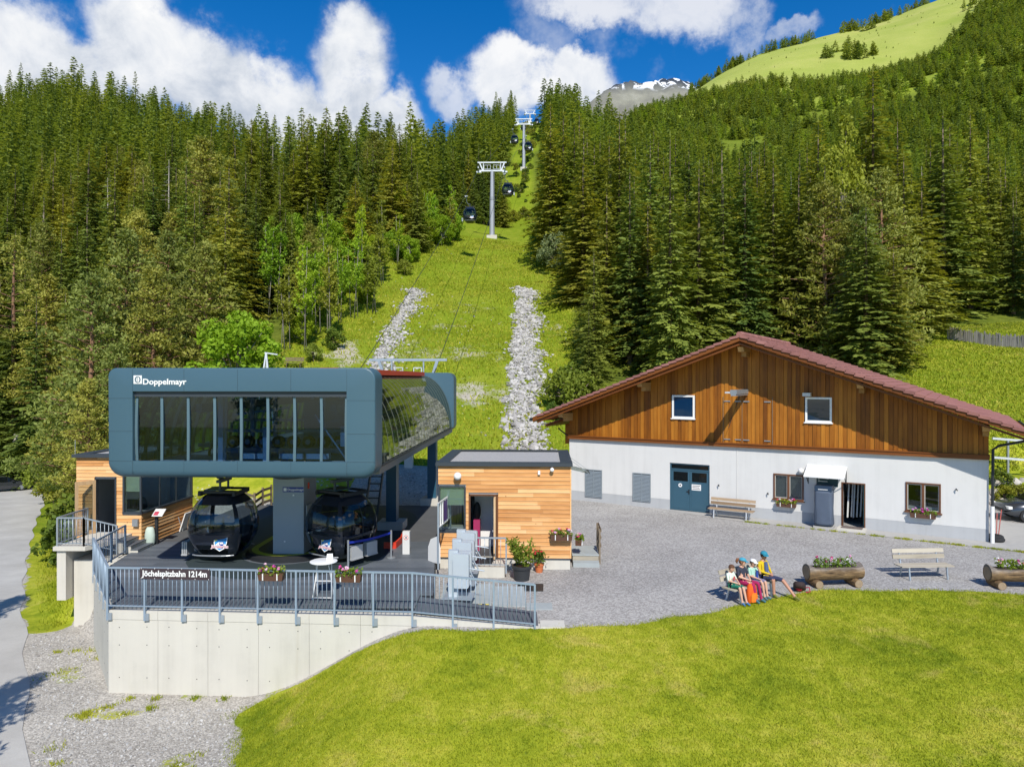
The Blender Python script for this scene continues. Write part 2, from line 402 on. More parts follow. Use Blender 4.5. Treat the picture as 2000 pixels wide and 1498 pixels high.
def glass(name, tint, refl, ior):
    m, nt = newmat(name)
    tr = nt.n('ShaderNodeBsdfTransparent'); tr.inputs[0].default_value = tint + (1,)
    gl = nt.n('ShaderNodeBsdfGlossy'); gl.inputs[0].default_value = (.9, .95, 1, 1); gl.inputs['Roughness'].default_value = .02
    fr = nt.n('ShaderNodeFresnel'); fr.inputs[0].default_value = ior
    fac = nt.rng(fr.outputs[0], 0, 1, .03, refl + .35)
    mx = nt.n('ShaderNodeMixShader'); nt.put(mx.inputs[0], fac); nt.put(mx.inputs[1], tr.outputs[0]); nt.put(mx.inputs[2], gl.outputs[0])
    finish(nt, mx); return m
def window_glass(name, col, refl=.12):
    m, nt = newmat(name); co = objco(nt)
    w = nt.noise(co, 1.4, 2, .5)
    b = principled(nt, col, .06, 0, w, .04, .25, .05)
    gl = nt.n('ShaderNodeBsdfGlossy'); gl.inputs[0].default_value = (.82, .84, .78, 1); gl.inputs['Roughness'].default_value = .03
    bp = nt.n('ShaderNodeBump'); bp.inputs['Strength'].default_value = .25; bp.inputs['Distance'].default_value = .03
    nt.put(bp.inputs['Height'], w); nt.put(gl.inputs['Normal'], bp.outputs[0])
    mx = nt.n('ShaderNodeMixShader'); mx.inputs[0].default_value = refl; nt.put(mx.inputs[1], b.outputs[0]); nt.put(mx.inputs[2], gl.outputs[0])
    finish(nt, mx); return m
def side_glass():
    m, nt = newmat('coated_side_glass'); w = nt.noise(objco(nt), .9, 2, .5)
    tr = nt.n('ShaderNodeBsdfTransparent'); tr.inputs[0].default_value = (.62, .68, .64, 1)
    gl = nt.n('ShaderNodeBsdfGlossy'); gl.inputs[0].default_value = (.62, .66, .56, 1); gl.inputs['Roughness'].default_value = .02
    bp = nt.n('ShaderNodeBump'); bp.inputs['Strength'].default_value = .12; bp.inputs['Distance'].default_value = .03
    nt.put(bp.inputs['Height'], w); nt.put(gl.inputs['Normal'], bp.outputs[0])
    mx = nt.n('ShaderNodeMixShader'); mx.inputs[0].default_value = .60; nt.put(mx.inputs[1], tr.outputs[0]); nt.put(mx.inputs[2], gl.outputs[0])
    finish(nt, mx); return m
def foliage(name, dark, light, trans):
    m, nt = newmat(name); rnd = objrand(nt); t = attr(nt, 'tone')
    n = nt.noise(worldpos(nt), .22, 3, .6)
    f = nt.math('ADD', nt.math('MULTIPLY', t, .62), nt.math('ADD', nt.math('MULTIPLY', rnd, .42), nt.math('MULTIPLY', nt.math('SUBTRACT', n, .5), .5)))
    c = nt.mix(nt.rng(f, 0, 1.05), dark, light)
    warm = nt.math('FRACT', nt.math('MULTIPLY', rnd, 7.13))
    c = nt.mix(1.0, c, nt.mix(warm, (.84, .98, 1.0), (1.18, 1.05, .78)), 'MULTIPLY')
    d = principled(nt, c, .62, 0, None, spec=.25)
    tl = nt.n('ShaderNodeBsdfTranslucent'); nt.put(tl.inputs[0], nt.mix(1.0, c, (1.15, 1.1, .5), 'MULTIPLY'))
    mx = nt.n('ShaderNodeMixShader'); mx.inputs[0].default_value = trans; nt.put(mx.inputs[1], d.outputs[0]); nt.put(mx.inputs[2], tl.outputs[0])
    finish(nt, mx); return m
LAWN = [(.175, .235, .010), (.315, .355, .022), (.50, .47, .07)]
def lawn_color(nt, co):
    n = nt.noise(co, .30, 5, .62); n2 = nt.noise(co, 2.4, 4, .6)
    n3 = nt.noise(co, .09, 3, .6)
    t = nt.math('ADD', nt.math('MULTIPLY', n, .50), nt.math('ADD', nt.math('MULTIPLY', n2, .30), nt.math('MULTIPLY', n3, .24)))
    c = nt.ramp(t, [(.37, LAWN[0]), (.51, LAWN[1]), (.69, LAWN[2])])
    dry = nt.math('MULTIPLY', nt.rng(nt.noise(co, .62, 6, .72, .4), .53, .70, 0, 1, True), .62)
    return nt.mix(dry, c, (.50, .42, .12))
def grass_blade():
    m, nt = newmat('grass_blades'); co = worldpos(nt); t = attr(nt, 'tone')
    c = lawn_color(nt, co)
    c = nt.mix(1.0, c, nt.ramp(t, [(0, (.72, .78, .6)), (.7, (1.15, 1.12, 1.0)), (1, (1.55, 1.35, 1.5))]), 'MULTIPLY')
    d = principled(nt, c, .6, 0, None, spec=.2)
    tl = nt.n('ShaderNodeBsdfTranslucent'); nt.put(tl.inputs[0], c)
    mx = nt.n('ShaderNodeMixShader'); mx.inputs[0].default_value = .3; nt.put(mx.inputs[1], d.outputs[0]); nt.put(mx.inputs[2], tl.outputs[0])
    finish(nt, mx); return m
def rock_mat(name, dark, light, scale=1.0):
    m, nt = newmat(name); co = worldpos(nt)
    n = nt.noise(co, 1.7 * scale, 6, .65); t = nt.math('ADD', nt.math('MULTIPLY', n, .7), nt.math('MULTIPLY', attr(nt, 'tone'), .45))
    c = nt.ramp(t, [(.25, dark), (.75, light)])
    f = nt.noise(co, 14 * scale, 4, .65)
    finish(nt, principled(nt, c, .9, 0, f, .5, .2, .03)); return m
def gravel_color(nt, co):
    vo = nt.n('ShaderNodeTexVoronoi', feature='F1'); vo.inputs['Scale'].default_value = 24.0; nt.put(vo.inputs['Vector'], co)
    sp = nt.n('ShaderNodeSeparateColor'); nt.put(sp.inputs[0], vo.outputs['Color'])
    n = nt.math('ADD', nt.math('MULTIPLY', nt.noise(co, .55, 6, .65), .55), nt.math('MULTIPLY', nt.noise(nt.vmath('MULTIPLY', co, (.5, 1.4, 1)), .16, 4, .6, 1.0), .45)); f = nt.noise(co, 7, 5, .7)
    t = nt.math('ADD', nt.math('MULTIPLY', sp.outputs[0], .34), nt.math('ADD', nt.math('MULTIPLY', n, .55), nt.math('MULTIPLY', f, .30)))
    c = nt.ramp(t, [(.32, (.195, .185, .175)), (.56, (.315, .303, .29)), (.80, (.50, .485, .465))])
    h = nt.math('ADD', nt.math('MULTIPLY', vo.outputs['Distance'], -1.0), f)
    return c, h
def ground_mat():
    """yard, lawn and verge: attribute grass (1 lawn .. 0 gravel), broken up by noise"""
    m, nt = newmat('yard_ground'); co = worldpos(nt)
    g = attr(nt, 'grass'); lite = attr(nt, 'lite')
    edge = nt.math('ADD', g, nt.math('ADD', nt.math('MULTIPLY', nt.math('SUBTRACT', nt.noise(co, 2.2, 5, .7), .5), .55), nt.math('MULTIPLY', nt.math('SUBTRACT', nt.noise(co, 14, 3, .7), .5), .35)))
    fac = nt.rng(edge, .44, .58, 0, 1, True)
    gc, gh = gravel_color(nt, co)
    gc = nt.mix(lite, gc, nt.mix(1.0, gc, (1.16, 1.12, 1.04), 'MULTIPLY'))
    lc = lawn_color(nt, co); lf = nt.noise(co, 22, 4, .7)
    lc = nt.mix(1.0, lc, nt.ramp(lf, [(.3, (.75, .8, .7)), (.7, (1.25, 1.18, 1.2))]), 'MULTIPLY')
    c = nt.mix(fac, gc, lc)
    h = nt.mix(fac, gh, nt.math('MULTIPLY', lf, 1.6))
    finish(nt, principled(nt, c, .95, 0, h, .55, .15, .03)); return m
def hill_mat():
    """meadow slope: grass with bare stony patches (attribute bare), forest floor (attribute shade), dry alpine turf (attribute dry)"""
    m, nt = newmat('hill_ground'); co = worldpos(nt)
    n = nt.noise(co, .10, 6, .65); n2 = nt.noise(co, .9, 5, .65); n3 = nt.noise(co, 4.5, 4, .65)
    t = nt.math('ADD', nt.math('MULTIPLY', n, .45), nt.math('ADD', nt.math('MULTIPLY', n2, .35), nt.math('MULTIPLY', n3, .25)))
    c = nt.ramp(t, [(.34, (.115, .170, .008)), (.52, (.185, .250, .013)), (.70, (.30, .32, .035))])
    dry = attr(nt, 'dry')
    dc = nt.ramp(nt.noise(co, .012, 6, .65), [(.3, (.27, .33, .055)), (.6, (.35, .38, .09)), (.8, (.42, .38, .15))])
    c = nt.mix(dry, c, dc)
    b = nt.rng(nt.math('ADD', attr(nt, 'bare'), nt.math('MULTIPLY', nt.math('SUBTRACT', nt.noise(co, .55, 6, .72), .5), 1.5)), .62, .95, 0, 1, True)
    rc = nt.ramp(n3, [(.3, (.30, .27, .20)), (.7, (.56, .52, .44))])
    c = nt.mix(b, c, rc)
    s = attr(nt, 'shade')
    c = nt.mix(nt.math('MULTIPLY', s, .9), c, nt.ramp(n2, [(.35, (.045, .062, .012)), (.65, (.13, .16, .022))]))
    finish(nt, principled(nt, c, .95, 0, nt.math('ADD', n3, n2), .6, .12, .25)); return m
def peak_mat():
    m, nt = newmat('snowy_peak'); co = worldpos(nt)
    sp = nt.n('ShaderNodeSeparateXYZ'); nt.put(sp.inputs[0], co)
    n = nt.noise(co, .006, 8, .68); n2 = nt.noise(nt.vmath('MULTIPLY', co, (1, 1, .35)), .016, 6, .65, 1.2)
    hgt = nt.rng(sp.outputs[2], 1190, 1300, 0, 1)
    rock = nt.ramp(n, [(.3, (.11, .105, .10)), (.55, (.24, .235, .19)), (.75, (.34, .33, .29))])
    snow = nt.math('MULTIPLY', nt.rng(n2, .52, .57, 0, 1, True), nt.rng(hgt, .25, .60, 0, 1, True))
    dark = nt.mix(hgt, rock, (.035, .045, .062))
    c = nt.mix(snow, dark, (.85, .87, .9))
    finish(nt, principled(nt, c, .9, 0, n, .4, .2, 8.0)); return m
def asphalt_mat():
    m, nt = newmat('worn_asphalt'); co = worldpos(nt)
    n = nt.noise(co, .35, 6, .65); f = nt.noise(co, 26, 4, .7)
    t = nt.math('ADD', nt.math('MULTIPLY', n, .7), nt.math('MULTIPLY', f, .3))
    c = nt.ramp(t, [(.3, (.35, .335, .31)), (.55, (.47, .455, .425)), (.78, (.60, .58, .54))])
    finish(nt, principled(nt, c, .9, 0, f, .3, .25, .01)); return m
MT = build_mats()
# ------------------------------------------------------------------ terrain
ROWS = np.array([40, 48, 60, 75, 95, 133, 170, 209, 260, 320, 420, 600, 900, 1300, 2200], float)
TAB = {
 -900: [-3.5,-4,-4.5,-5,-3,12,32,55,78,92,100,110,120,120,100],
 -300: [-3.2,-4,-4.6,-5,-1,20,45,68,88,98,104,110,120,120,100],
 0:    [-3,-3.6,-4.4,-4.6,4,28,50,72,99,108,108,110,120,120,100],
 150:  [-2,-2.5,-2,2,12,32,53,74,103,111,113,112,120,120,100],
 300:  [-1,-1,1,8,17,34,53,70,94,102,106,112,120,120,100],
 500:  [0,2.6,7,12.5,20,35,50,64,79,85,90,95,100,100,90],
 700:  [0,1.5,6,11.5,19,34,49,63,79,87,92,97,100,100,90],
 850:  [0,1,5.5,11,18.5,35,47,65,82,95,100,105,108,108,95],
 960:  [0,1,5.5,11,18.5,32.6,42,66,92,119,124,126,126,126,100],
 1030: [0,1,5.5,11,18.5,31.5,43,68,93,122,128,134,140,140,100],
 1100: [0,1,5.5,11,18.5,33,48,70,94,120,134,160,250,260,120],
 1250: [0,1,5,10,17,32,45,62,80,96,130,208,345,450,250],
 1340: [0,1,4.7,9.7,16.5,31,43,58,76,92,127,212,362,510,330],
 1460: [0,1,4.4,9.4,16,30,42,56,74,90,125,216,380,592,370],
 1600: [0,1.3,5.5,10.3,16,29,41,54,72,88,122,222,388,632,400],
 1700: [0,2,6.6,11,16.3,28.5,40,53,71,88,122,228,395,653,420],
 1800: [.2,3,7.6,11.8,16.6,28,39,52,70,88,124,236,410,692,450],
 2000: [.8,4,8.4,12.4,17,28,39,53,72,92,132,262,470,745,480],
 2300: [1.2,4.5,9,13,18,30,42,58,80,104,150,300,540,800,500],
 3200: [2,5,10,15,21,36,50,70,96,124,170,330,590,850,550]}
def build_table():
    cx = np.array(sorted(TAB), float); T = np.array([TAB[int(c)] for c in cx])
    fx = np.arange(-900, 3201, 20.0); fy = np.linspace(math.log(40), math.log(2200), 220)
    A = np.stack([np.interp(fy, np.log(ROWS), T[i]) for i in range(len(cx))])
    B = np.stack([np.interp(fx, cx, A[:, j]) for j in range(A.shape[1])], 1)
    for _ in range(3):                                   # soften the kinks of the table
        B[:, 1:-1] = (B[:, :-2] + 2 * B[:, 1:-1] + B[:, 2:]) / 4
        B[1:-1] = (B[:-2] + 2 * B[1:-1] + B[2:]) / 4
    return fx, fy, B
TFX, TFY, TB = build_table()
def vnoise(x, y, seed=0):
    """cheap smooth value noise on arrays"""
    xi, yi = np.floor(x).astype(int), np.floor(y).astype(int); fx, fy = x - xi, y - yi
    fx = fx * fx * (3 - 2 * fx); fy = fy * fy * (3 - 2 * fy)
    def h(a, b):
        n = (a * 374761393 + b * 668265263 + seed * 974711) & 0x7fffffff
        n = ((n ^ (n >> 13)) * 1274126177) & 0x7fffffff
        return ((n ^ (n >> 16)) & 0xffff) / 65535.0
    return (h(xi, yi) * (1-fx) + h(xi+1, yi) * fx) * (1-fy) + (h(xi, yi+1) * (1-fx) + h(xi+1, yi+1) * fx) * fy
def sstep(a, b, x):
    t = np.clip((x - a) / (b - a), 0, 1); return t * t * (3 - 2 * t)
def in_poly(X, Y, poly):
    ins = np.zeros(X.shape, bool); n = len(poly)
    for i in range(n):
        (x0, y0), (x1, y1) = poly[i], poly[(i+1) % n]
        c = ((y0 > Y) != (y1 > Y)) & (X < (x1 - x0) * (Y - y0) / (y1 - y0 + 1e-12) + x0)
        ins ^= c
    return ins
def dist_poly(X, Y, poly):
    d = np.full(X.shape, 1e9); n = len(poly)
    for i in range(n):
        (x0, y0), (x1, y1) = poly[i], poly[(i+1) % n]
        t = np.clip(((X-x0)*(x1-x0) + (Y-y0)*(y1-y0)) / ((x1-x0)**2 + (y1-y0)**2), 0, 1)
        d = np.minimum(d, np.hypot(X - x0 - t*(x1-x0), Y - y0 - t*(y1-y0)))
    return d
YARD = -0.3
RAISED = [(-11.0, 20.62), (-0.5, 20.0), (-0.5, 50), (-17.3, 50), (-17.3, 28.3), (-15.2, 26.2), (-13.55, 24.0)]
EDGE_X = np.array([-40, -11, -6.5, -2.7, .56, 3.4, 6.0, 7.9, 9.9, 12.4, 14.7, 16.4, 22, 60], float)   # lawn / yard border
EDGE_Y = np.array([19.6, 19.6, 19.6, 19.3, 19.35, 19.6, 20.9, 22.0, 22.85, 22.95, 22.7, 22.2, 21.5, 20], float)
def low(Y): return -2.4 - .047 * np.maximum(0, Y - 23)
def road_edge(Y): return np.interp(Y, [-84, 16.3, 24.7, 28.6, 35.5, 50, 68, 90], [55, -11.1, -16.9, -19.7, -24.3, -33.5, -44.3, -57])
HU, HV = Vector((.847, -.532, 0)), Vector((.532, .847, 0)); HALL = Vector((3.23, 40.0, YARD))
def near_h(X, Y):
    yb = np.interp(X, EDGE_X, EDGE_Y)
    dd = np.maximum(0, yb - Y)
    lawn = YARD - .02 * np.minimum(dd, 1) - .085 * np.maximum(0, dd - .3) + .05 * (vnoise(X * .6, Y * .6, 3) - .5) * np.minimum(1, dd)
    t = sstep(-2.2, -7.6, X)
    z = lawn * (1 - t) + low(Y) * t
    ins = in_poly(X, Y, RAISED); d = dist_poly(X, Y, RAISED)
    w = np.interp(Y, [24, 26, 30, 40], [.02, .5, 5.0, 7.0])
    bank = sstep(0, 1, d / w)
    top = YARD + 0 * X
    zb = np.where(ins, top, np.where((X < -9) & (Y > 24), top * (1 - bank) + low(Y) * bank, z))
    zb = np.where(ins, top, zb)
    # the road and the field on the right
    return zb
def far_h(X, Y):
    Yc = np.clip(Y, 40.01, 2199); px = np.clip(1000 + F * X / Yc, -899, 3199)
    i = (px + 900) / 20.0; j = (np.log(Yc) - math.log(40)) / (math.log(2200) - math.log(40)) * 219
    i0 = np.clip(i.astype(int), 0, TB.shape[0]-2); j0 = np.clip(j.astype(int), 0, TB.shape[1]-2); a, b = i - i0, j - j0
    z = TB[i0, j0]*(1-a)*(1-b) + TB[i0+1, j0]*a*(1-b) + TB[i0, j0+1]*(1-a)*b + TB[i0+1, j0+1]*a*b
    k = np.clip((Yc - 46) / 60, 0, 1)
    z = z + k * (1.1 * (vnoise(X * .11, Y * .11, 5) - .5) + .5 * (vnoise(X * .34, Y * .34, 6) - .5)) + np.clip((Yc - 200) / 400, 0, 1) * 9 * (vnoise(X * .018, Y * .018, 9) - .5)
    return z
def ground(X, Y):
    X = np.asarray(X, float); Y = np.asarray(Y, float)
    n = near_h(X, Y); f = far_h(X, Y)
    # on the left the road keeps its level between the banks
    t = sstep(38.5, 45.5, Y)
    s = (X - HALL.x) * HU.x + (Y - HALL.y) * HU.y; v = (X - HALL.x) * HV.x + (Y - HALL.y) * HV.y
    hall = (s > -2.5) & (s < 21.5) & (v > -3) & (v < 9.5)
    t = np.where(hall, 0, t)
    z = n * (1 - t) + f * t
    # terrain right of and behind the hall rises from a boulder bank
    cut = sstep(9.5, 14, v); z = np.where((s > -2.5) & (v >= 9.5) & (s < 21.5), YARD * (1-cut) + f * cut, z)
    bank = sstep(37.4, 38.6, Y) * 1.3 * sstep(20.5, 22.5, X); z = np.where((X > 20) & (Y < 45.5), np.maximum(z, YARD + bank), z)
    re = road_edge(Y); dr = np.where(X > re, X - re, np.where(X < re - 6, re - 6 - X, 0))
    k = 1 - sstep(.0, 5.0, dr); lr = np.where(Y < 76, low(Y), z)
    return np.where((Y > 14) & (Y < 76), z * (1 - k) + lr * k, z)
def gz(x, y): return float(ground(np.array([x]), np.array([y]))[0])

def split_grid(xs, ys, Xg, Yg, Zg):
    ny, nx = Xg.shape
    idx = np.arange(nx * ny).reshape(ny, nx)
    quads = np.stack([idx[:-1, :-1].ravel(), idx[:-1, 1:].ravel(), idx[1:, 1:].ravel(), idx[1:, :-1].ravel()], 1)
    return np.stack([Xg.ravel(), Yg.ravel(), Zg.ravel()], 1), quads
def sub_object(name, V, quads, keep, mat, attrs, smooth=True):
    q = quads[keep]; used = np.unique(q); mp = np.full(len(V), -1); mp[used] = np.arange(len(used))
    me = fast_mesh(name, V[used], mp[q], mat, {k: a[used] for k, a in attrs.items()}, smooth)
    o = bpy.data.objects.new(name, me); COL.objects.link(o); o['kind'] = 'structure'; return o

def build_near():
    xs = np.concatenate([np.arange(-120, -34, 4.0), np.arange(-34, -20, .5), np.arange(-20, 20, .22), np.arange(20, 40, .5), np.arange(40, 121, 4.0)])
    ys = np.concatenate([np.arange(-80, 8, 4.0), np.arange(8, 12, .5), np.arange(12, 30, .22), np.arange(30, 46.1, .4)])
    X, Y = np.meshgrid(xs, ys); Z = ground(X, Y)
    V, Q = split_grid(xs, ys, X, Y, Z)
    x, y = V[:, 0], V[:, 1]
    yb = np.interp(x, EDGE_X, EDGE_Y)
    grass = sstep(-.5, .5, (yb - y) + .35 * (vnoise(x * .9, y * .9, 21) - .5))          # lawn in front of the yard
    # gravel forecourt at the foot of the wall
    gx = np.interp(y, [8, 12, 16.5, 18.0, 18.8, 19.4, 20.2], [-6.0, -5.6, -6.4, -6.9, -7.3, -6.9, -6.4])
    grass = np.where((y < 20.8) , grass * sstep(-.45, .45, x - gx + .5 * (vnoise(x * 1.3, y * 1.3, 5) - .5)), grass)
    # green bank between road and kiosk
    re = road_edge(y)
    g2 = sstep(-.4, .5, x - re + .0 + .7 * (vnoise(x * .8, y * .8, 2) - .5)) * sstep(24.2, 25.6, y + 1.6 * (vnoise(x * .7, y * .7, 8) - .5)) * ((x < -16.1) | ((y > 30) & (x < -17)))
    tuft = (vnoise(x * .9, y * .9, 31) > .70) & (y > 14) & (y < 24) & (x > re + .8) & (x < -5)
    g2 = np.maximum(g2, np.where(tuft, .50, 0))
    grass = np.maximum(grass, g2)
    # grass along the hall apron and the field right of the hall
    grass = np.maximum(grass, sstep(37.6, 38.6, y) * (x > 19))
    grass = np.maximum(grass, sstep(38.5, 41, y + 2 * (vnoise(x*.7, y*.7, 4) - .5)) * (x < -9.5))
    grass = np.where((y < 5), 1.0, grass)
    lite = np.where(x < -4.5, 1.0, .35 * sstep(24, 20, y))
    c = V[Q].mean(1); A = {'grass': grass, 'lite': lite}
    yc = np.interp(c[:, 0], EDGE_X, EDGE_Y); gq = grass[Q].mean(1)
    lawn = (gq > .5) & (c[:, 1] < yc + .5) & (c[:, 0] > -8)
    bank = (gq > .5) & ~lawn
    yard = ~lawn & ~bank & (c[:, 0] > -4.2)
    verge = ~lawn & ~bank & ~yard
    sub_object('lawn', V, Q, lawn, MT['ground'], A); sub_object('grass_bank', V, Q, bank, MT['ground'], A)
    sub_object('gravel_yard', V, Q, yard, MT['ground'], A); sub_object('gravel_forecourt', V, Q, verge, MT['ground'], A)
build_near()

CLEAR_L = ([40, 60, 75, 95, 115, 133, 150, 180, 209, 260, 330], [520, 545, 590, 700, 800, 850, 850, 965, 990, 1008, 1018])
CLEAR_R = ([40, 60, 75, 95, 115, 133, 150, 180, 209, 260, 330], [1130, 1125, 1122, 1118, 1090, 1052, 1045, 1042, 1046, 1048, 1046])
def build_far():
    pxs = np.arange(-900, 3201, 11.0)
    ys = 44.9 * (1 + np.linspace(0, 1, 230) ** 1.55 * 0) * np.exp(np.linspace(0, math.log(2200 / 44.9), 230))
    PX, Y = np.meshgrid(pxs, ys); X = (PX - 1000) / F * Y
    Z = ground(X, Y) - .03 * (Y < 47)
    V, Q = split_grid(pxs, ys, X, Y, Z); px = PX.ravel(); y = Y.ravel(); x = X.ravel()
    cl, cr = np.interp(y, *CLEAR_L), np.interp(y, *CLEAR_R)
    bare = np.where((px > cl) & (px < cr) & (y < 125), np.interp(y, [45, 80, 125], [.44, .36, .22]), .05)
    def spot(cx, cy, rx, ry, k): return k * np.exp(-(((px - cx) / rx) ** 2 + ((H - (V[:, 2] - 0)) * F / np.maximum(y, 1) + HY - cy) ** 2 / ry ** 2))
    for s in [(675, 690, 28, 26, .6), (770, 690, 60, 30, .25), (900, 770, 120, 24, .5), (930, 600, 70, 14, .34), (910, 690, 100, 16, .42), (860, 640, 50, 12, .3), (1085, 640, 20, 14, .4), (620, 690, 30, 14, .3), (1000, 560, 40, 10, .25)]:
        bare = np.maximum(bare, .3 + spot(*s)) if False else bare + spot(*s)
    forest = np.where(((px < cl) & (y > 62)) | ((px > cr) & (y > 62) & (y < np.where(px > 1150, 640, 340))), 1.0, 0.0)
    forest = np.where((px > 1700) & (y < 72), 0, forest)
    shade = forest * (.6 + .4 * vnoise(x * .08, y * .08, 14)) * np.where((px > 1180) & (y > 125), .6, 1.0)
    dry = sstep(560, 820, y) * (px > 1150)
    A = {'bare': bare, 'shade': shade, 'dry': dry}
    c = V[Q].mean(1); near = c[:, 1] < 700
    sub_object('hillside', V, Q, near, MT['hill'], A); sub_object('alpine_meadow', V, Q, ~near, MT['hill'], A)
build_far()

def build_peak():
    # rocky, partly snowed-up summit ridge far behind the meadow
    xs = np.linspace(-150, 1700, 150); ys = np.linspace(2700, 4200, 70)
    X, Y = np.meshgrid(xs, ys)
    ridge = np.interp(X / Y * F + 1000, [900, 1040, 1100, 1140, 1170, 1200, 1225, 1250, 1290, 1320, 1350, 1420, 1500, 1700], [330, 262, 222, 200, 176, 163, 170, 168, 157, 150, 160, 190, 230, 300])
    top = H + (HY - ridge) / F * 3150
    prof = np.where(Y < 3150, np.exp(-((Y - 3150) / 620) ** 2), np.exp(-((Y - 3150) / 700) ** 2))
    Z = top * prof + 120 * (vnoise(X * .006, Y * .006, 3) - .5) * prof + 46 * (vnoise(X * .018, Y * .018, 4) - .5) + 22 * (vnoise(X * .045, Y * .045, 6) - .5) - 20
    V, Q = split_grid(xs, ys, X, Y, Z)
    me = fast_mesh('mountain_peak', V, Q, MT['peak'], None, True)
    o = bpy.data.objects.new('mountain_peak', me); COL.objects.link(o); o['kind'] = 'structure'
build_peak()

def build_road():
    ys = np.arange(2, 77, 1.0); V, Q = [], []
    for y in ys:
        e = road_edge(y) + .12 * math.sin(y * 1.3)
        for k in range(5):
            xx = e - 5.6 * k / 4; V.append((xx, y, max(gz(xx, y), -9) + .02))
    for i in range(len(ys) - 1):
        for k in range(4): a = i * 5 + k; Q.append((a + 1, a, a + 5, a + 6))
    me = fast_mesh('road', np.array(V), np.array(Q), MT['asphalt'], None, True)
    o = bpy.data.objects.new('road', me); COL.objects.link(o); o['kind'] = 'structure'
build_road()
def build_apron():
    # concrete strip along the hall front
    mb = MB()
    def hp(s, v, z): p = HALL + HU * s + HV * v; return (p.x, p.y, YARD + z)
    n = 12; pts = []
    for i in range(n + 1):
        s = 5.6 + (21.4 - 5.6) * i / n
        w = np.interp(s, [5.6, 9, 14, 21.4], [.25, 1.1, 1.15, 1.35])
        pts.append((hp(s, .0, .008), hp(s, -w, .008)))
    for i in range(n):
        a, b = pts[i], pts[i + 1]; mb.add([a[0], a[1], b[1], b[0]], [(0, 1, 2, 3)])
    tag(mb.build('pavement', MT['concrete_grey']), kind='structure')
    mb = MB()                                             # the concrete drive right of the hall
    mb.add([hp(19.75, -1.3, .012), hp(27, -1.6, .012), hp(30, 3.5, .012), hp(19.75, 5.5, .012)], [(0, 1, 2, 3)])
    tag(mb.build('drive', MT['concrete_grey']), kind='structure')
build_apron()
# ------------------------------------------------------------------ trees
class TB_:
    """collects leaf triangles quickly"""
    def __init__(s): s.v = []; s.t = []
    def card(s, p, d, w, tone, up=None):
        """needle spray: a slim kite from p along d"""
        up = Vector((random.uniform(-1,1), random.uniform(-1,1), random.uniform(-.3,1))) if up is None else up
        n = d.cross(up)
        if n.length < 1e-5: n = Vector((1,0,0))
        n = n.normalized() * w
        a, b, c, e = p, p + d * .45 + n, p + d, p + d * .45 - n
        s.v += [a, b, c, a, c, e]; s.t += [tone] * 6
    def leaf(s, p, d, w, tone):
        up = Vector((random.uniform(-1,1), random.uniform(-1,1), random.uniform(-1,1)))
        n = d.cross(up)
        if n.length < 1e-5: n = Vector((1,0,0))
        n = n.normalized() * w
        s.v += [p - n, p + n, p + d]; s.t += [tone] * 3
    def mesh(s, name, mat):
        V = np.array([tuple(p) for p in s.v]); return fast_mesh(name, V, np.arange(len(V)).reshape(-1, 3), mat, {'tone': np.array(s.t)})
    def arrays(s): return np.array([tuple(p) for p in s.v]), np.array(s.t)
def rv(a=1.0): return Vector((random.gauss(0, 1), random.gauss(0, 1), random.gauss(0, 1))) * a

def spruce(h, R0, nbr, step, bare=.05, card=.5, wid=.10, droop=.5, tone0=.5, power=.92, taper=.45, fill=1, jit=.35):
    """conifer: separate drooping boughs round the stem, each a flat fan of needle sprays with a lit upper side"""
    tb = TB_(); bulge = [random.uniform(.78, 1.2) for _ in range(12)]; Z = Vector((0, 0, 1))
    for i in range(nbr):
        u0 = (i + random.random()) / nbr; f = min(bare + (1 - bare) * (1 - (1 - u0) ** .84), .985); z = f * h; a = i * 2.39996 + random.uniform(-.6, .6)
        Lm = R0 * (1 - f) ** power * bulge[int(f * 11.99)]
        if f < bare + .10: Lm *= .75 + 2.5 * (f - bare)
        L = Lm * random.triangular(.5, 1.2, .98) + .05
        out = Vector((math.cos(a), math.sin(a), 0)); side = Vector((-math.sin(a), math.cos(a), 0))
        dr = droop * random.uniform(.4, 1.2) * (1 - .8 * f); rise = random.uniform(.0, .25); bt = random.uniform(-.20, .24)
        n = max(1, int(L / step)); small = card * (taper + (1 - taper) * min(1, L / (R0 * .5)))
        upv = (Z + out * .55)
        for j in range(n):
            u = (j + random.uniform(.3, .9)) / n
            p = Z * z + out * (L * u) + Z * (L * (-dr * u * u + rise * u ** 3))
            s = min(small * 1.5, small * (.55 + 1.1 * (1 - u) * min(1, L / 1.5))) * random.uniform(.75, 1.2)
            t = .40 * tone0 / .5 + bt + random.uniform(-.22, .24)
            for sg in ((-1, 1) * fill):
                d = (out * random.uniform(.45, .85) + side * sg * random.uniform(.5, 1.0) + Z * random.uniform(-.5, -.05)).normalized()
                tb.card(p, d * s, wid * random.uniform(.75, 1.3), t, upv + rv(jit))
        d = (out + Z * random.uniform(-.45, .2)).normalized()
        tb.card(Z * z + out * (L * .84) + Z * (L * (-dr * .70 + rise * .6)), d * small, wid, .5 + bt + random.uniform(-.1, .3), upv)
    for ax in ((1, 0, 0), (0, 1, 0)): tb.card(Z * (h * .35), Z * (h * .64), max(.10, wid * .6), .3, Vector(ax))
    for ax in ((1, 0, 0), (0, 1, 0)): tb.card(Z * (h * .965), Z * (h * .045), wid * .45, .5, Vector(ax))
    return tb
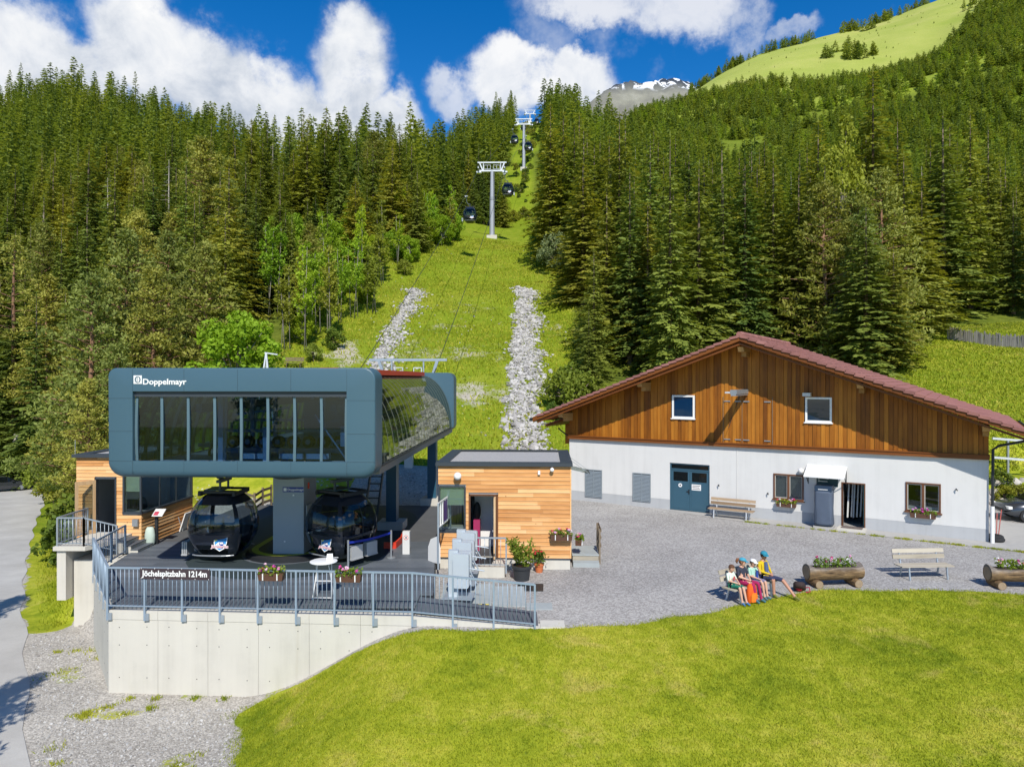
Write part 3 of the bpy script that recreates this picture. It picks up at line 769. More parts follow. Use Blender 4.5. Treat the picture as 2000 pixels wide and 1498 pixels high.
def trunk_mesh(h, r, mat, name='trunk', n=7, bend=0.0, z0=-.4):
    mb = MB(); k = 6
    mb.tube([(bend * math.sin(2.2 * i / k), bend * .6 * math.cos(1.7 * i / k) - bend * .6, z0 + (h - z0) * i / k) for i in range(k + 1)], [max(.02, r * (1 - .93 * i / k) * (1.25 if i == 0 else 1)) for i in range(k + 1)], n)
    return mb.mesh(name, mat, 'all')
def puffs(tb, centers, nper, size, w, tone0=.3, flat=.62, up=.5):
    for c, r in centers:
        base = random.uniform(-.2, .22)
        for _ in range(int(nper * r * r)):
            d = rv().normalized(); nrm = Vector((d.x, d.y, d.z / flat)).normalized()
            p = c + Vector((d.x * r, d.y * r, d.z * r * flat)) * random.uniform(.78, 1.06)
            tan = nrm.cross(rv().normalized())
            if tan.length < 1e-3: continue
            dd = (tan.normalized() + nrm * random.uniform(.05, .75) + Vector((0, 0, up * .5))).normalized()
            tb.card(p, dd * size * random.uniform(.65, 1.25), w * random.uniform(.8, 1.3), tone0 + .10 + base + random.uniform(-.22, .25), nrm + rv(.28))
def pine(h, R0, n_limb, nper=95, bare=.15, size=.42, w=.075):
    tb = TB_(); cs = []; limbs = MB()
    limbs.tube([(0, 0, -.4), (.1, 0, h * .35), (-.05, .1, h * .7), (0, 0, h * .97)], [.026 * h * .62, .018 * h * .7, .011 * h * .7, .02], 7)
    for i in range(n_limb):
        f = bare + (1 - bare) * ((i + random.random()) / n_limb)
        z = f * h; a = i * 2.4 + random.uniform(-.5, .5)
        g = (f - bare) / (1 - bare); prof = (1 - g) ** .72 * min(1, .72 + 2.2 * g)
        L = R0 * prof * random.uniform(.6, 1.12) + .2
        e = Vector((math.cos(a) * L, math.sin(a) * L, z + L * random.uniform(-.05, .28)))
        limbs.tube([(0, 0, z - .3), e * .5 + Vector((0, 0, z * .5 - .1)), e], [.07, .05, .02], 4, False)
        for k in range(3):
            u = 1 - .30 * k; cs.append((Vector((e.x * u, e.y * u, z + (e.z - z) * u)) + rv(.22), random.uniform(.42, .80) * (1.05 - .12 * k) * (1.1 - .45 * f)))
    cs.append((Vector((0, 0, h * .97)), .6))
    puffs(tb, cs, nper, size, w)
    return tb, limbs
def broad(h, R0, nper=70, size=.34, w=.13, zlo=.22, n=46, egg=1.0):
    tb = TB_(); limbs = MB(); cs = []
    limbs.tube([(0, 0, -.4), (.06, .04, h * .3), (0, .1, h * .6), (.05, 0, h * .85)], [.022 * h, .016 * h, .009 * h, .02], 7)
    for i in range(n):
        d = rv().normalized(); rr = random.uniform(.35, 1.0) ** .5
        c = Vector((d.x * R0 * rr, d.y * R0 * rr, h * (zlo + (1 - zlo) * .5) + d.z * h * (1 - zlo) * .48 * rr))
        if c.z > h * .7: c.x *= egg; c.y *= egg
        cs.append((c, random.uniform(.5, .95) * R0 * .32))
        if i % 3 == 0: limbs.tube([(0, 0, min(c.z, h * .6) * random.uniform(.45, .8)), c * .55 + Vector((0, 0, c.z * .25)), c], [.07, .045, .015], 4, False)
    for c, r in cs:
        base = random.uniform(-.25, .25)
        for _ in range(int(nper)):
            d = rv().normalized(); p = c + d * r * random.uniform(.65, 1.05)
            tan = d.cross(rv().normalized()); tb.card(p, (tan + d * .25).normalized() * size * random.uniform(.7, 1.3), w, .42 + base + random.uniform(-.25, .25), d + rv(.4))
    return tb, limbs
def sapling(h, stems, nleaf, spread=.8, size=.3):
    tb = TB_(); limbs = MB()
    for s in range(stems):
        b = Vector((random.uniform(-spread, spread), random.uniform(-spread, spread), 0)); hh = h * random.uniform(.75, 1.05)
        tip = b + Vector((random.uniform(-.5, .5), random.uniform(-.5, .5), hh))
        limbs.tube([b + Vector((0, 0, -.4)), b.lerp(tip, .5) + rv(.06), tip], [.055, .04, .012], 5)
        for _ in range(int(hh * 2.2)):
            f = random.uniform(.3, 1.0); q = b.lerp(tip, f); a = random.uniform(0, 6.28); L = (1.1 - f) * 1.5 + .3
            e = q + Vector((math.cos(a) * L * .7, math.sin(a) * L * .7, L * .75)); limbs.tube([q, e], [.018, .006], 3, False)
            for k in range(max(1, int(nleaf / (hh * 2.2)))):
                p = q.lerp(e, random.uniform(.3, 1.1)) + rv(.16)
                tb.leaf(p, rv().normalized() * size * random.uniform(.6, 1.2), size * .36, random.uniform(.1, .9))
    return tb, limbs
def dead(h):
    mb = MB(); mb.tube([(0, 0, -.4), (.05, .02, h * .5), (0, 0, h)], [.2, .13, .02], 6)
    for i in range(46):
        f = random.uniform(.25, .97); a = random.uniform(0, 6.28); L = (1.05 - f) * 2.4 + .25
        q = Vector((0, 0, f * h)); e = q + Vector((math.cos(a) * L, math.sin(a) * L, -.25 * L + random.uniform(-.2, .3)))
        mb.tube([q, e], [.03, .008], 3, False)
    return mb

def protos():
    G = {}
    def pair(key, tb, limb, mat, bark):
        G[key] = (limb if not isinstance(limb, MB) else limb.mesh(key + '_trunk', bark, 'all'), tb.mesh(key + '_crown', mat) if tb else None)
    for i in range(6):
        h = [18, 19, 17, 20, 16, 18][i]
        pair('spruce%d' % i, spruce(h, [3.9, 3.0, 4.6, 3.4, 4.2, 2.8][i], [330, 380, 300, 380, 290, 380][i], .27, [.04, .07, .03, .06, .03, .10][i], .60, .115, [.55, .7, .42, .6, .5, .75][i], [.5, .55, .5, .5, .55, .45][i], [.95, .85, 1.0, .9, .95, .8][i], .42, 1), trunk_mesh(h * .97, .24, MT['bark']), MT['spruce_olive'] if i in (2, 4) else MT['spruce'], MT['bark'])
    for i in range(3):
        h = [16, 14, 17][i]; tb, li = pine(h, [4.3, 3.9, 4.4][i], [84, 76, 88][i], 165, [.03, .02, .05][i], .36, .075)
        pair('pine%d' % i, tb, li, MT['pine'], MT['bark_pine'])
    tb, li = pine(22, 4.2, 26, 95, .46, .5, .09); pair('tallpine', tb, li, MT['pine'], MT['bark_pine'])
    for i in range(2):
        h = [15, 17][i]
        pair('larch%d' % i, spruce(h, 2.4, 300, .42, .08, .5, .075, .2, .6, .85, .5), trunk_mesh(h * .97, .18, MT['bark_pale']), MT['larchleaf'], MT['bark'])
    tb, li = broad(8, 3.0, 120, .34, .13, .05, 60); pair('maple', tb, li, MT['leaf'], MT['bark_pale'])
    tb, li = broad(17, 3.3, 90, .38, .12, .25, 52, .6); pair('yellow', tb, li, MT['yellowleaf'], MT['bark_pale'])
    for i in range(3):
        tb, li = sapling([9, 8, 10][i], [3, 2, 3][i], [520, 460, 560][i], .8, .32); pair('sapling%d' % i, tb, li, [MT['leaf_olive'], MT['leaf'], MT['leaf']][i], MT['bark_pale'])
    tb, li = broad(2.2, 1.3, 46, .26, .10, .0, 26); pair('shrub0', tb, li, MT['leaf_dark'], MT['bark'])
    tb, li = broad(2.6, 1.4, 46, .26, .10, .0, 26); pair('shrub1', tb, li, MT['leaf_olive'], MT['bark'])
    tb, li = broad(4.5, 2.4, 90, .28, .11, .05, 40); pair('blossom', tb, li, MT['blossom'], MT['bark'])
    G['dead'] = (dead(15).mesh('dead_trunk', MT['bark_pale'], 'all'), None)
    return G
PROTO = protos()
NAMES = {'spruce': 'spruce_tree', 'pine': 'pine_tree', 'tallpine': 'pine_tree', 'larch': 'larch_tree', 'maple': 'maple_tree', 'yellow': 'birch_tree', 'sapling': 'ash_sapling', 'shrub': 'shrub', 'blossom': 'blossoming_bush', 'dead': 'dead_tree'}
def tree(key, x, y, label, group=None, s=1.0, sz=None, rz=None, dz=0.0, cat=None):
    kind = key.rstrip('0123456789'); rz = random.uniform(0, 6.28) if rz is None else rz
    o = thing(NAMES[kind], label, cat or NAMES[kind].replace('_', ' '), (x, y, gz(x, y) + dz), rz, group)
    o.scale = (s, s, sz or s)
    tr, cr = PROTO[key]
    link_mesh('trunk', tr, o)
    if cr is not None: link_mesh('crown', cr, o)
    return o
def px_of(x, y): return 1000 + F * x / y

def plant_forest():
    near, rest = [], []
    def area(x0, x1, y0, y1, sp, fn):
        """jittered grid of candidate places"""
        y = y0
        while y < y1:
            x = x0
            while x < x1:
                fn(x + random.uniform(-.42, .42) * sp, y + random.uniform(-.42, .42) * sp); x += sp
            y += sp
    cands = []
    def left(x, y):
        p = px_of(x, y)
        if p < np.interp(y, *CLEAR_L) - 8 and p > -160: cands.append((x, y, 'L'))
    def right(x, y):
        p = px_of(x, y)
        if np.interp(y, *CLEAR_R) + 14 < p < 2150:
            if p > 1700 and y < 74: return
            if y < 84 and random.random() < .5: return
            s = (x - HALL.x) * HU.x + (y - HALL.y) * HU.y; v = (x - HALL.x) * HV.x + (y - HALL.y) * HV.y
            if v < 14 and -3 < s < 22: return
            cands.append((x, y, 'R'))
    area(-120, 10, 74, 150, 5.1, left); area(-230, 12, 150, 330, 6.2, left)
    area(-2, 80, 62, 150, 5.4, right); area(-2, 260, 150, 330, 6.6, right)
    for x, y, side in cands:
        p = px_of(x, y)
        if side == 'L':
            if y < 92 and 60 < p < 720 and random.random() < .45: continue
            if 92 <= y < 118 and 500 < p < 860 and random.random() < .6: continue
            k = 'spruce%d' % random.choice([0, 1, 2, 3, 4, 5, 0, 3, 5]) if random.random() < .92 else 'pine%d' % random.choice([0, 1, 2])
        else:
            if y > 190 and p > 1250:
                if random.random() < .42: continue
                k = 'larch%d' % random.choice([0, 1]) if random.random() < .26 else 'spruce%d' % random.choice([0, 1, 3, 5])
            else:
                if y > 112 and p > 1200 and random.random() < .34: continue
                k = 'spruce%d' % random.choice([0, 1, 2, 3, 4, 5, 0, 2]) if (y < 120 or random.random() < .8) else 'larch%d' % random.choice([0, 1])
        near.append((y, x, k, side))
    near.sort()
    nind = 0; caps = {'spruce': 250, 'pine': 60, 'larch': 40}; cnt = {}
    for y, x, k, side in near:
        kind = k.rstrip('0123456789'); cnt[kind] = cnt.get(kind, 0) + 1
        sc = random.triangular(.62, 1.28, 1.0) * (1.04 if side == 'R' else .97)
        if side == 'L' and y > 235 and px_of(x, y) > 420: sc *= .74
        if side == 'L' and y < 110 and 520 < px_of(x, y) < 860: sc *= .72
        if cnt[kind] <= caps.get(kind, 0) and y < 165:
            nm = kind
            p = px_of(x, y); row = 'front rows' if y < 105 else ('middle' if y < 132 else 'back rows')
            if side == 'L': z = 'far left side' if p < 250 else ('above the station box' if p < 520 else 'near the cleared slope'); lab = '%s in the %s of the left forest, %s' % (nm, row, z)
            else: z = 'along the cleared slope' if p < 1250 else ('above the left roof slope' if p < 1450 else ('above the right roof slope' if p < 1800 else 'beyond the picket fence')); lab = '%s in the %s of the right hand wood, %s' % (nm, row, z)
            grp = '%s forest: %s, %s' % (nm, row, z)
            tree(k, x, y, lab, grp, sc * random.uniform(.95, 1.5), sc)
        else: rest.append((x, y, k, sc))
    return rest
FAR_TREES = plant_forest()

def far_forest():
    # trees too many to count: lighter versions of the same species, joined into one mass
    lods = []
    st = random.getstate(); random.seed(3)
    for i in range(4): lods.append(('spruce', spruce([18, 19, 17, 20][i], [3.1, 2.7, 3.3, 2.9][i], 150, .95, .05, 1.0, .25, .60, .5, .95, .42).arrays()))
    for i in range(2): lods.append(('larch', spruce([15, 16][i], 2.5, 90, .95, .06, 1.0, .22, .2, .6, .85, .45).arrays()))
    tiny = []
    for i in range(3): tiny.append(('spruce', spruce(17, 4.2, 44, 1.5, .03, 2.2, .62, .5, .5, .9, .35).arrays()))
    for i in range(2): tiny.append(('larch', spruce(14, 3.8, 38, 1.5, .04, 2.0, .6, .2, .6, .85, .4).arrays()))
    random.setstate(st)
    items = list(FAR_TREES)
    # the higher slopes on the right
    def far_area(n, y0, y1, p0, p1, test, larch, smin, smax):
        got = 0; tries = 0
        while got < n and tries < n * 12:
            tries += 1
            y = math.sqrt(random.uniform(y0 * y0, y1 * y1)); p = random.uniform(p0, p1)
            if not test(p, y): continue
            x = (p - 1000) / F * y
            items.append((x, y, 'larch0' if random.random() < larch else 'spruce%d' % random.randint(0, 3), random.uniform(smin, smax))); got += 1
    nz = lambda p, y, s: float(vnoise(np.array([p / 55.0]), np.array([y / 60.0]), s)[0])
    far_area(2300, 320, 620, 1090, 2150, lambda p, y: nz(p, y, 2) > (.36 if p < 1500 else .10) and p > np.interp(y, [330, 620], [1052, 1120]), .30, .45, .9)
    far_area(1900, 620, 900, 1150, 2150, lambda p, y: nz(p, y, 5) > .15 and y < np.interp(p, [1150, 1340, 1500, 1700, 1850, 1900, 2000], [760, 800, 800, 800, 840, 950, 1000]), .30, .6, .95)
    far_area(700, 850, 1290, 1840, 2150, lambda p, y: y < np.interp(p, [1840, 1900, 1960, 2010, 2150], [860, 980, 1150, 1300, 1300]), .1, .9, 1.25)
    for cx, cy, n in [(1610, 1000, 5), (1640, 1010, 4), (1900, 1060, 6), (1660, 960, 12), (1690, 965, 10), (1420, 1190, 16), (1440, 1205, 14), (1390, 1180, 10), (1545, 1240, 12), (1570, 1245, 12), (1690, 1200, 8), (1660, 1225, 10), (1720, 1235, 10), (1745, 1262, 8), (1785, 1285, 8), (1800, 1290, 6), (1365, 1150, 14), (1480, 1210, 4), (1500, 1195, 4)]:
        for _ in range(n):
            y = cy + random.uniform(-18, 18); p = cx + random.uniform(-18, 18); items.append(((p - 1000) / F * y, y, 'spruce%d' % random.randint(0, 3), random.uniform(.7, 1.25)))
    for _ in range(130):
        y = random.uniform(860, 1270); p = random.uniform(1420, 1880); items.append(((p - 1000) / F * y, y, 'spruce0', random.uniform(.08, .22)))
    for _ in range(120):
        y = random.uniform(2850, 3050); p = random.uniform(1080, 1320); pass
    # left skyline crest
    groups = {'spruce': ([], [], []), 'larch': ([], [], [])}
    for x, y, k, sc in items:
        pool = lods if y < 420 else tiny
        kind = 'larch' if k.startswith('larch') else 'spruce'
        V, T = random.choice([a for kd, a in pool if kd == kind])
        a = random.uniform(0, 6.28); wd = sc * random.uniform(.95, 1.5); c, s_ = math.cos(a) * wd, math.sin(a) * wd
        W = np.stack([V[:, 0]*c - V[:, 1]*s_ + x, V[:, 0]*s_ + V[:, 1]*c + y, V[:, 2]*sc*random.uniform(.9, 1.1) + gz(x, y) - .3], 1)
        g = groups[kind]; g[0].append(W); g[1].append(np.clip(T + random.uniform(-.32, .34), 0, 1)); g[2].append(np.full(len(V) // 3, int(random.random() < .38)))
    for kind, mat, nm in (('spruce', MT['spruce'], 'far_spruce_forest'), ('larch', MT['larchleaf'], 'far_larch_forest')):
        V = np.concatenate(groups[kind][0]); T = np.concatenate(groups[kind][1])
        me = fast_mesh(nm, V, np.arange(len(V)).reshape(-1, 3), [mat, MT['spruce_olive'] if kind == 'spruce' else mat], {'tone': T}, False, np.concatenate(groups[kind][2]))
        o = bpy.data.objects.new(nm, me); COL.objects.link(o)
        tag(o, {'spruce': 'dark spruce forest covering the far slopes and the skyline', 'larch': 'light green larches mixed into the far forest on the right'}[kind], 'forest', kind='stuff')
        print(nm, len(V) // 3, 'tris', len(groups[kind][0]), 'trees')
far_forest()

def near_trees():
    def at(px, y): return (px - 1000) / F * y, y
    # dense light olive pines between the road and the station
    spots = [(178, 52, 'pine0', 1.0), (205, 56, 'pine1', 1.1), (250, 60, 'pine2', 1.08), (330, 62, 'pine0', 1.0), (400, 60, 'pine1', .98), (300, 54, 'pine2', .86), (230, 49, 'pine1', .74), (172, 46.5, 'pine0', .55), (380, 70, 'spruce2', 1.0), (440, 68, 'spruce4', .92), (150, 60, 'pine2', .80), (340, 78, 'pine1', 1.0), (430, 80, 'spruce0', .95), (270, 76, 'pine0', 1.05), (170, 80, 'spruce3', 1.05), (40, 98, 'spruce1', 1.0), (85, 96, 'pine0', 1.1), (120, 90, 'spruce0', 1.0), (15, 105, 'spruce3', 1.1), (-30, 100, 'spruce2', 1.1), (60, 104, 'spruce4', 1.0)]
    for px, y, k, s in spots:
        x, y = at(px, y); kind = k[:-1]
        tree(k, x, y, '%s in the thick stand between the road and the station box' % ('light olive pine' if kind == 'pine' else 'deep green spruce'), '%s trees beside the road' % kind, s)
    x, y = at(28, 84); tree('tallpine', x, y, 'tall pine with long bare reddish trunk at the left edge of the picture', None, 1.0)
    x, y = at(462, 53); tree('maple', x, y, 'round bright green maple just above the left half of the station roof', None, .98)
    x, y = at(1645, 75); tree('yellow', x, y, 'tall yellow green birch standing out of the dark wood right of centre', None, .95, 1.36)
    for px, y, s in ((85, 100, 1.2), (592, 150, 1.45), (604, 152, 1.35), (210, 104, 1.1), (533, 128, 1.05), (330, 110, 1.05), (415, 120, 1.1)):
        xx, yy = at(px, y)
        lab = {85: 'bare dead spruce with pale trunk in the left forest', 592: 'taller of two bare dead trunks rising above the left forest', 604: 'shorter of two bare dead trunks rising above the left forest', 210: 'grey dead spruce behind the dense olive pines', 533: 'thin grey dead tree near the middle of the left forest', 330: 'bare dead trunk in the forest above the word on the station box', 415: 'bare dead trunk in the forest above the middle of the station box'}[px]
        tree('dead', xx, yy, lab, None, s)
    x, y = at(1092, 103); tree('blossom', x, y, 'white flowering bush at the foot of the tall spruces', None, 1.25)
    # young ashes and birches on the bright slope left of the clearing
    for i, (px, y) in enumerate([(560, 66), (595, 67), (615, 72), (640, 70), (665, 77), (690, 80), (720, 82), (600, 80), (650, 88), (745, 95), (775, 104), (700, 96), (560, 84), (620, 96), (850, 118), (870, 122), (885, 126), (840, 125), (740, 108), (680, 108), (530, 76), (585, 74), (630, 82), (780, 115)]):
        x, y = at(px + random.uniform(-6, 6), y); tree('sapling%d' % (i % 3), x, y, 'slim pale stemmed ash sapling with light new leaves beside the cleared slope', 'young saplings left of the cleared slope', random.uniform(.8, 1.1), random.uniform(.8, 1.15))
    for i, (px, y, k, s) in enumerate([(640, 92, 'spruce0', .62), (545, 90, 'spruce3', .75), (570, 78, 'spruce1', .6), (815, 112, 'spruce2', .80), (795, 116, 'spruce4', .72), (700, 112, 'spruce0', .8), (760, 122, 'spruce1', .8), (480, 86, 'spruce1', .9), (500, 78, 'spruce3', .72), (905, 162, 'spruce0', .6), (925, 160, 'spruce2', .66), (945, 163, 'spruce1', .75), (965, 166, 'spruce0', .8), (985, 165, 'spruce4', .7), (935, 172, 'spruce3', .9), (958, 176, 'spruce0', .95), (885, 168, 'spruce3', .8), (915, 176, 'spruce2', .9), (976, 174, 'spruce2', .8)]):
        x, y = at(px, y); up = y > 150
        tree(k, x, y, 'small spruce behind the first cable tower on the slope' if up else 'small dark spruce among the pale saplings on the left slope', 'small spruces behind the first tower' if up else 'small spruces among the saplings', s)
    for i, (px, y, s_) in enumerate([(575, 82, .66), (605, 90, .55), (660, 84, .45), (690, 90, .5), (735, 100, .55), (770, 108, .6), (830, 116, .62), (862, 119, .7), (885, 124, .62), (625, 76, .4), (800, 106, .5), (712, 86, .4), (590, 68, .42), (650, 104, .7), (560, 100, .8)]):
        x, y = at(px, y); tree('maple', x, y, 'bright yellow green young maple at the left edge of the cleared slope', 'young maples along the cleared slope', s_, s_ * random.uniform(.9, 1.3))
    # right hand wood: the front row, individually placed
    front = [(1160, 63, 'spruce0', .62), (1185, 70, 'spruce2', .95), (1140, 88, 'spruce1', 1.15), (1075, 108, 'spruce3', 1.25), (1100, 112, 'spruce0', 1.3), (1075, 124, 'spruce1', 1.25), (1230, 68, 'spruce1', .95), (1270, 72, 'spruce3', 1.05), (1315, 66, 'spruce0', .98), (1365, 64, 'spruce2', 1.12), (1410, 70, 'spruce1', 1.1), (1455, 66, 'spruce3', 1.0), (1510, 70, 'spruce0', 1.08), (1560, 68, 'spruce2', 1.05), (1610, 66, 'pine0', 1.05), (1665, 70, 'pine1', 1.05), (1598, 80, 'spruce1', 1.2), (1705, 76, 'spruce3', 1.35), (1720, 66, 'pine0', 1.05), (1765, 70, 'spruce2', 1.05), (1800, 72, 'spruce4', .95), (1690, 64, 'pine2', .8), (1745, 61, 'spruce4', .66), (1895, 84, 'spruce1', 1.25), (1930, 88, 'spruce3', 1.15), (1855, 90, 'spruce0', 1.3), (1985, 86, 'spruce2', .9), (1830, 82, 'spruce0', 1.1), (2020, 90, 'spruce1', 1.1), (1150, 59, 'spruce2', .42)]
    for px, y, k, s in front:
        x, y = at(px, y); kind = k[:-1]
        if kind == 'pine': tree(k, x, y, 'broad olive pine at the front edge of the wood right behind the hall', 'pines in front of the right hand wood', s)
        elif px > 1820: tree(k, x, y, 'spruce standing behind the grey picket fence on the right', 'spruces behind the picket fence', s)
        elif px < 1145: tree(k, x, y, 'very tall spruce along the right edge of the cleared slope', 'spruces lining the cleared slope', s * 1.2, s)
        else: tree(k, x, y, 'spruce in the front row of the wood above the hall roof', 'spruces in the front row above the hall', s * 1.22, s * 1.04)
    x, y = at(1800, 92); tree('larch1', x, y, 'bright green larch between the dark spruces above the right roof slope', None, 1.1)
    # shrubs
    for i, (px, y, k, s) in enumerate([(118, 36.5, 'shrub0', 1.0), (140, 40, 'shrub0', 1.25), (40, 74, 'shrub1', 1.3), (80, 68, 'shrub1', 1.1), (105, 60, 'shrub1', .9)]):
        x, y = at(px, y); tree(k, x, y, 'low leafy shrub on the bank between the road and the wooden kiosk', 'shrubs along the road bank', s)
    for i, (px, y, k, s) in enumerate([(1100, 56, 'shrub1', 1.1), (1118, 58, 'shrub0', 1.2), (1135, 57, 'shrub1', .9), (1082, 54, 'shrub0', .55)]):
        x, y = at(px, y); tree(k, x, y, 'green shrub at the rocky bank behind the left end of the hall', 'shrubs by the rock bank', s)
    for i, (px, y, k, s) in enumerate([(650, 68, 'shrub0', .85), (612, 64, 'shrub1', .6), (790, 100, 'shrub1', .8)]):
        x, y = at(px, y); tree(k, x, y, 'round bush at the foot of the saplings on the left slope', 'bushes under the saplings', s)
    for i, (px, y, k, s) in enumerate([(1962, 37.6, 'shrub1', .38), (1975, 37.5, 'shrub0', .34), (1990, 37.6, 'shrub1', .4), (1955, 38.2, 'shrub0', .42)]):
        x, y = at(px, y); tree(k, x, y, 'leafy plant growing between the boulders right of the hall', 'plants on the boulder bank', s)
    for i in range(46):
        y = random.uniform(168, 300); p = random.uniform(np.interp(y, *CLEAR_L) + 14, np.interp(y, *CLEAR_R) - 4); x, y = at(p, y)
        tree('shrub%d' % (i % 2), x, y, 'small scattered bush on the upper cleared slope under the cables', 'bushes on the upper cleared slope', random.uniform(.3, 1.1))
    # two trees outside the left border whose shadows lie across the road
    tree('pine2', -19.3, 18.4, 'pine just outside the left border, shading the road beside the kiosk', None, .50, .64)
    tree('pine1', -13.0, 11.0, 'pine just outside the lower left corner, shading the gravel forecourt', None, .55, .70)
near_trees()
# ------------------------------------------------------------------ station deck, walls, railings
TH = R(-2.6)
def mbw(root):
    """builder that takes world coordinates and stores them relative to a thing's base"""
    M = Matrix.Translation(root.location) @ root.rotation_euler.to_matrix().to_4x4()
    return MB().at(M.inverted())
def lerp(a, b, t): return Vector(a).lerp(Vector(b), t)
DA, DB, DC, DL, DM = Vector((-11.43, 20.15, 0)), Vector((-2.74, 19.6, 0)), Vector((.62, 19.38, -.26)), Vector((-14.0, 23.8, 0)), Vector((-14.4, 26.4, 0))

def build_deck():
    base = MB(); poly = [(-11.2, 20.4), (-2.74, 19.9), (-2.3, 21.3), (-2.7, 25.2), (-2.2, 36), (-14.0, 36), (-14.35, 28), (-14.3, 26.4), (-13.75, 23.9)]
    base.slab(poly, -.28, -.05); d = tag(base.build('deck', MT['dark']), kind='structure')
    y = 20.28; i = 0
    while y < 28.2:
        w = .30
        xl = np.interp(y, [20.15, 23.8, 26.4, 29], [-11.28, -13.85, -14.25, -14.2]); xr = np.interp(y, [19.6, 21.2, 21.21, 25.2, 29], [-2.76, -2.76, -2.36, -2.76, -2.55])
        cuts = [xl] + sorted(random.uniform(xl + 1.2, xr - 1.2) for _ in range(2)) + [xr]
        for a, b in zip(cuts[:-1], cuts[1:]):
            if b - a > .1:
                sk = -.0454 * (b - a)
                MB().add([(a, y, -.05), (b, y, -.05), (b, y + w - .012, -.05), (a, y + w - .012, -.05), (a, y, 0), (b, y, 0), (b, y + w - .012, 0), (a, y + w - .012, 0)],
                         [(4,5,6,7), (0,1,5,4), (1,2,6,5), (3,0,4,7)]).build('deck_board', MT['deck'], d)
        y += w
    # asphalt pad behind the deck
    mb = MB(); mb.slab([(-14.2, 28.2), (-2.5, 28.2), (-1.9, 36.5), (-13.9, 36.5)], -.06, -.012)
    tag(mb.build('platform', MT['dark_asphalt']), kind='structure')
    mb = MB(); mb.add([(-5.6, 29.6, -.004), (-2.75, 26.4, -.004), (-2.75, 26.9, -.004), (-5.6, 30.2, -.004)], [(0,1,2,3)])
    tag(mb.build('kerb_strip', MT['concrete_grey']), kind='structure')
    # ramp from the deck down to the yard
    r = MB(); r.add([(-2.74, 19.75, -.002), (.72, 19.5, -.28), (.72, 20.7, -.28), (-2.74, 21.2, -.002)], [(0,1,2,3)])
    tag(r.build('ramp', MT['deck']), kind='structure')
MT['dark_asphalt'] = plain('dark_asphalt', (.085, .088, .092), .9, 0, .3, 1.2, .3)
build_deck()

def build_retaining_wall():
    t = thing('retaining_wall', 'pale concrete retaining wall with tie holes under the station railing', 'wall', (DA.x, DA.y, -3.2))
    out = Vector((-.063, -.998, 0))
    def run(a, b, n, za, zb, first):
        a, b = Vector(a), Vector(b); u = (b - a).normalized(); nrm = Vector((u.y, -u.x, 0))
        if nrm.y > 0: nrm = -nrm
        for i in range(n):
            p, q = lerp(a, b, i / n), lerp(a, b, (i + 1) / n); q = q - u * .007
            tz, tq = za + (zb - za) * i / n, za + (zb - za) * (i + 1) / n
            mb = mbw(t)
            def blk(z0p, z0q, z1p, z1q, off, thick):
                f = nrm * off; g = nrm * (off - thick)
                vs = [p + f, q + f, q + g, p + g]
                zz = [z0p, z0q, z0q, z0p]; zt = [z1p, z1q, z1q, z1p]
                mb.add([(v.x, v.y, z) for v, z in zip(vs, zz)] + [(v.x, v.y, z) for v, z in zip(vs, zt)], [(3,2,1,0),(4,5,6,7),(0,1,5,4),(1,2,6,5),(2,3,7,6),(3,0,4,7)])
            blk(-3.3, -3.3, tz - .26, tq - .26, 0, .30)
            pn = mb.build('wall_panel', MT['concrete'], t)
            mb = mbw(t); blk(tz - .252, tq - .252, tz, tq, .012, .33); mb.build('wall_cap', MT['concrete'], t)
            for k in (.22, .78):
                for z in (-.52, -1.02, -1.95):
                    if z < -3 or tz < -.2: continue
                    c = lerp(p, q, k) + nrm * .001; c.z = z + random.uniform(-.02, .02)
                    h = mbw(t); h.tube([c, c + nrm * .004], .014, 8); h.build('tie_hole', MT['dark'], pn)
    run((DA.x, DA.y, 0), (DB.x, DB.y, 0), 6, -.06, -.06, True)
    run((DB.x + .02, DB.y, 0), (1.0, 19.34, 0), 3, -.06, -.30, False)
    run((DL.x, DL.y, 0), (DA.x, DA.y + .02, 0), 3, -.06, -.06, True)
    mb = mbw(t); mb.box(.78, 19.36, -.42, 1.45, 19.9, -.26); mb.build('end_block', MT['concrete'], t)
build_retaining_wall()

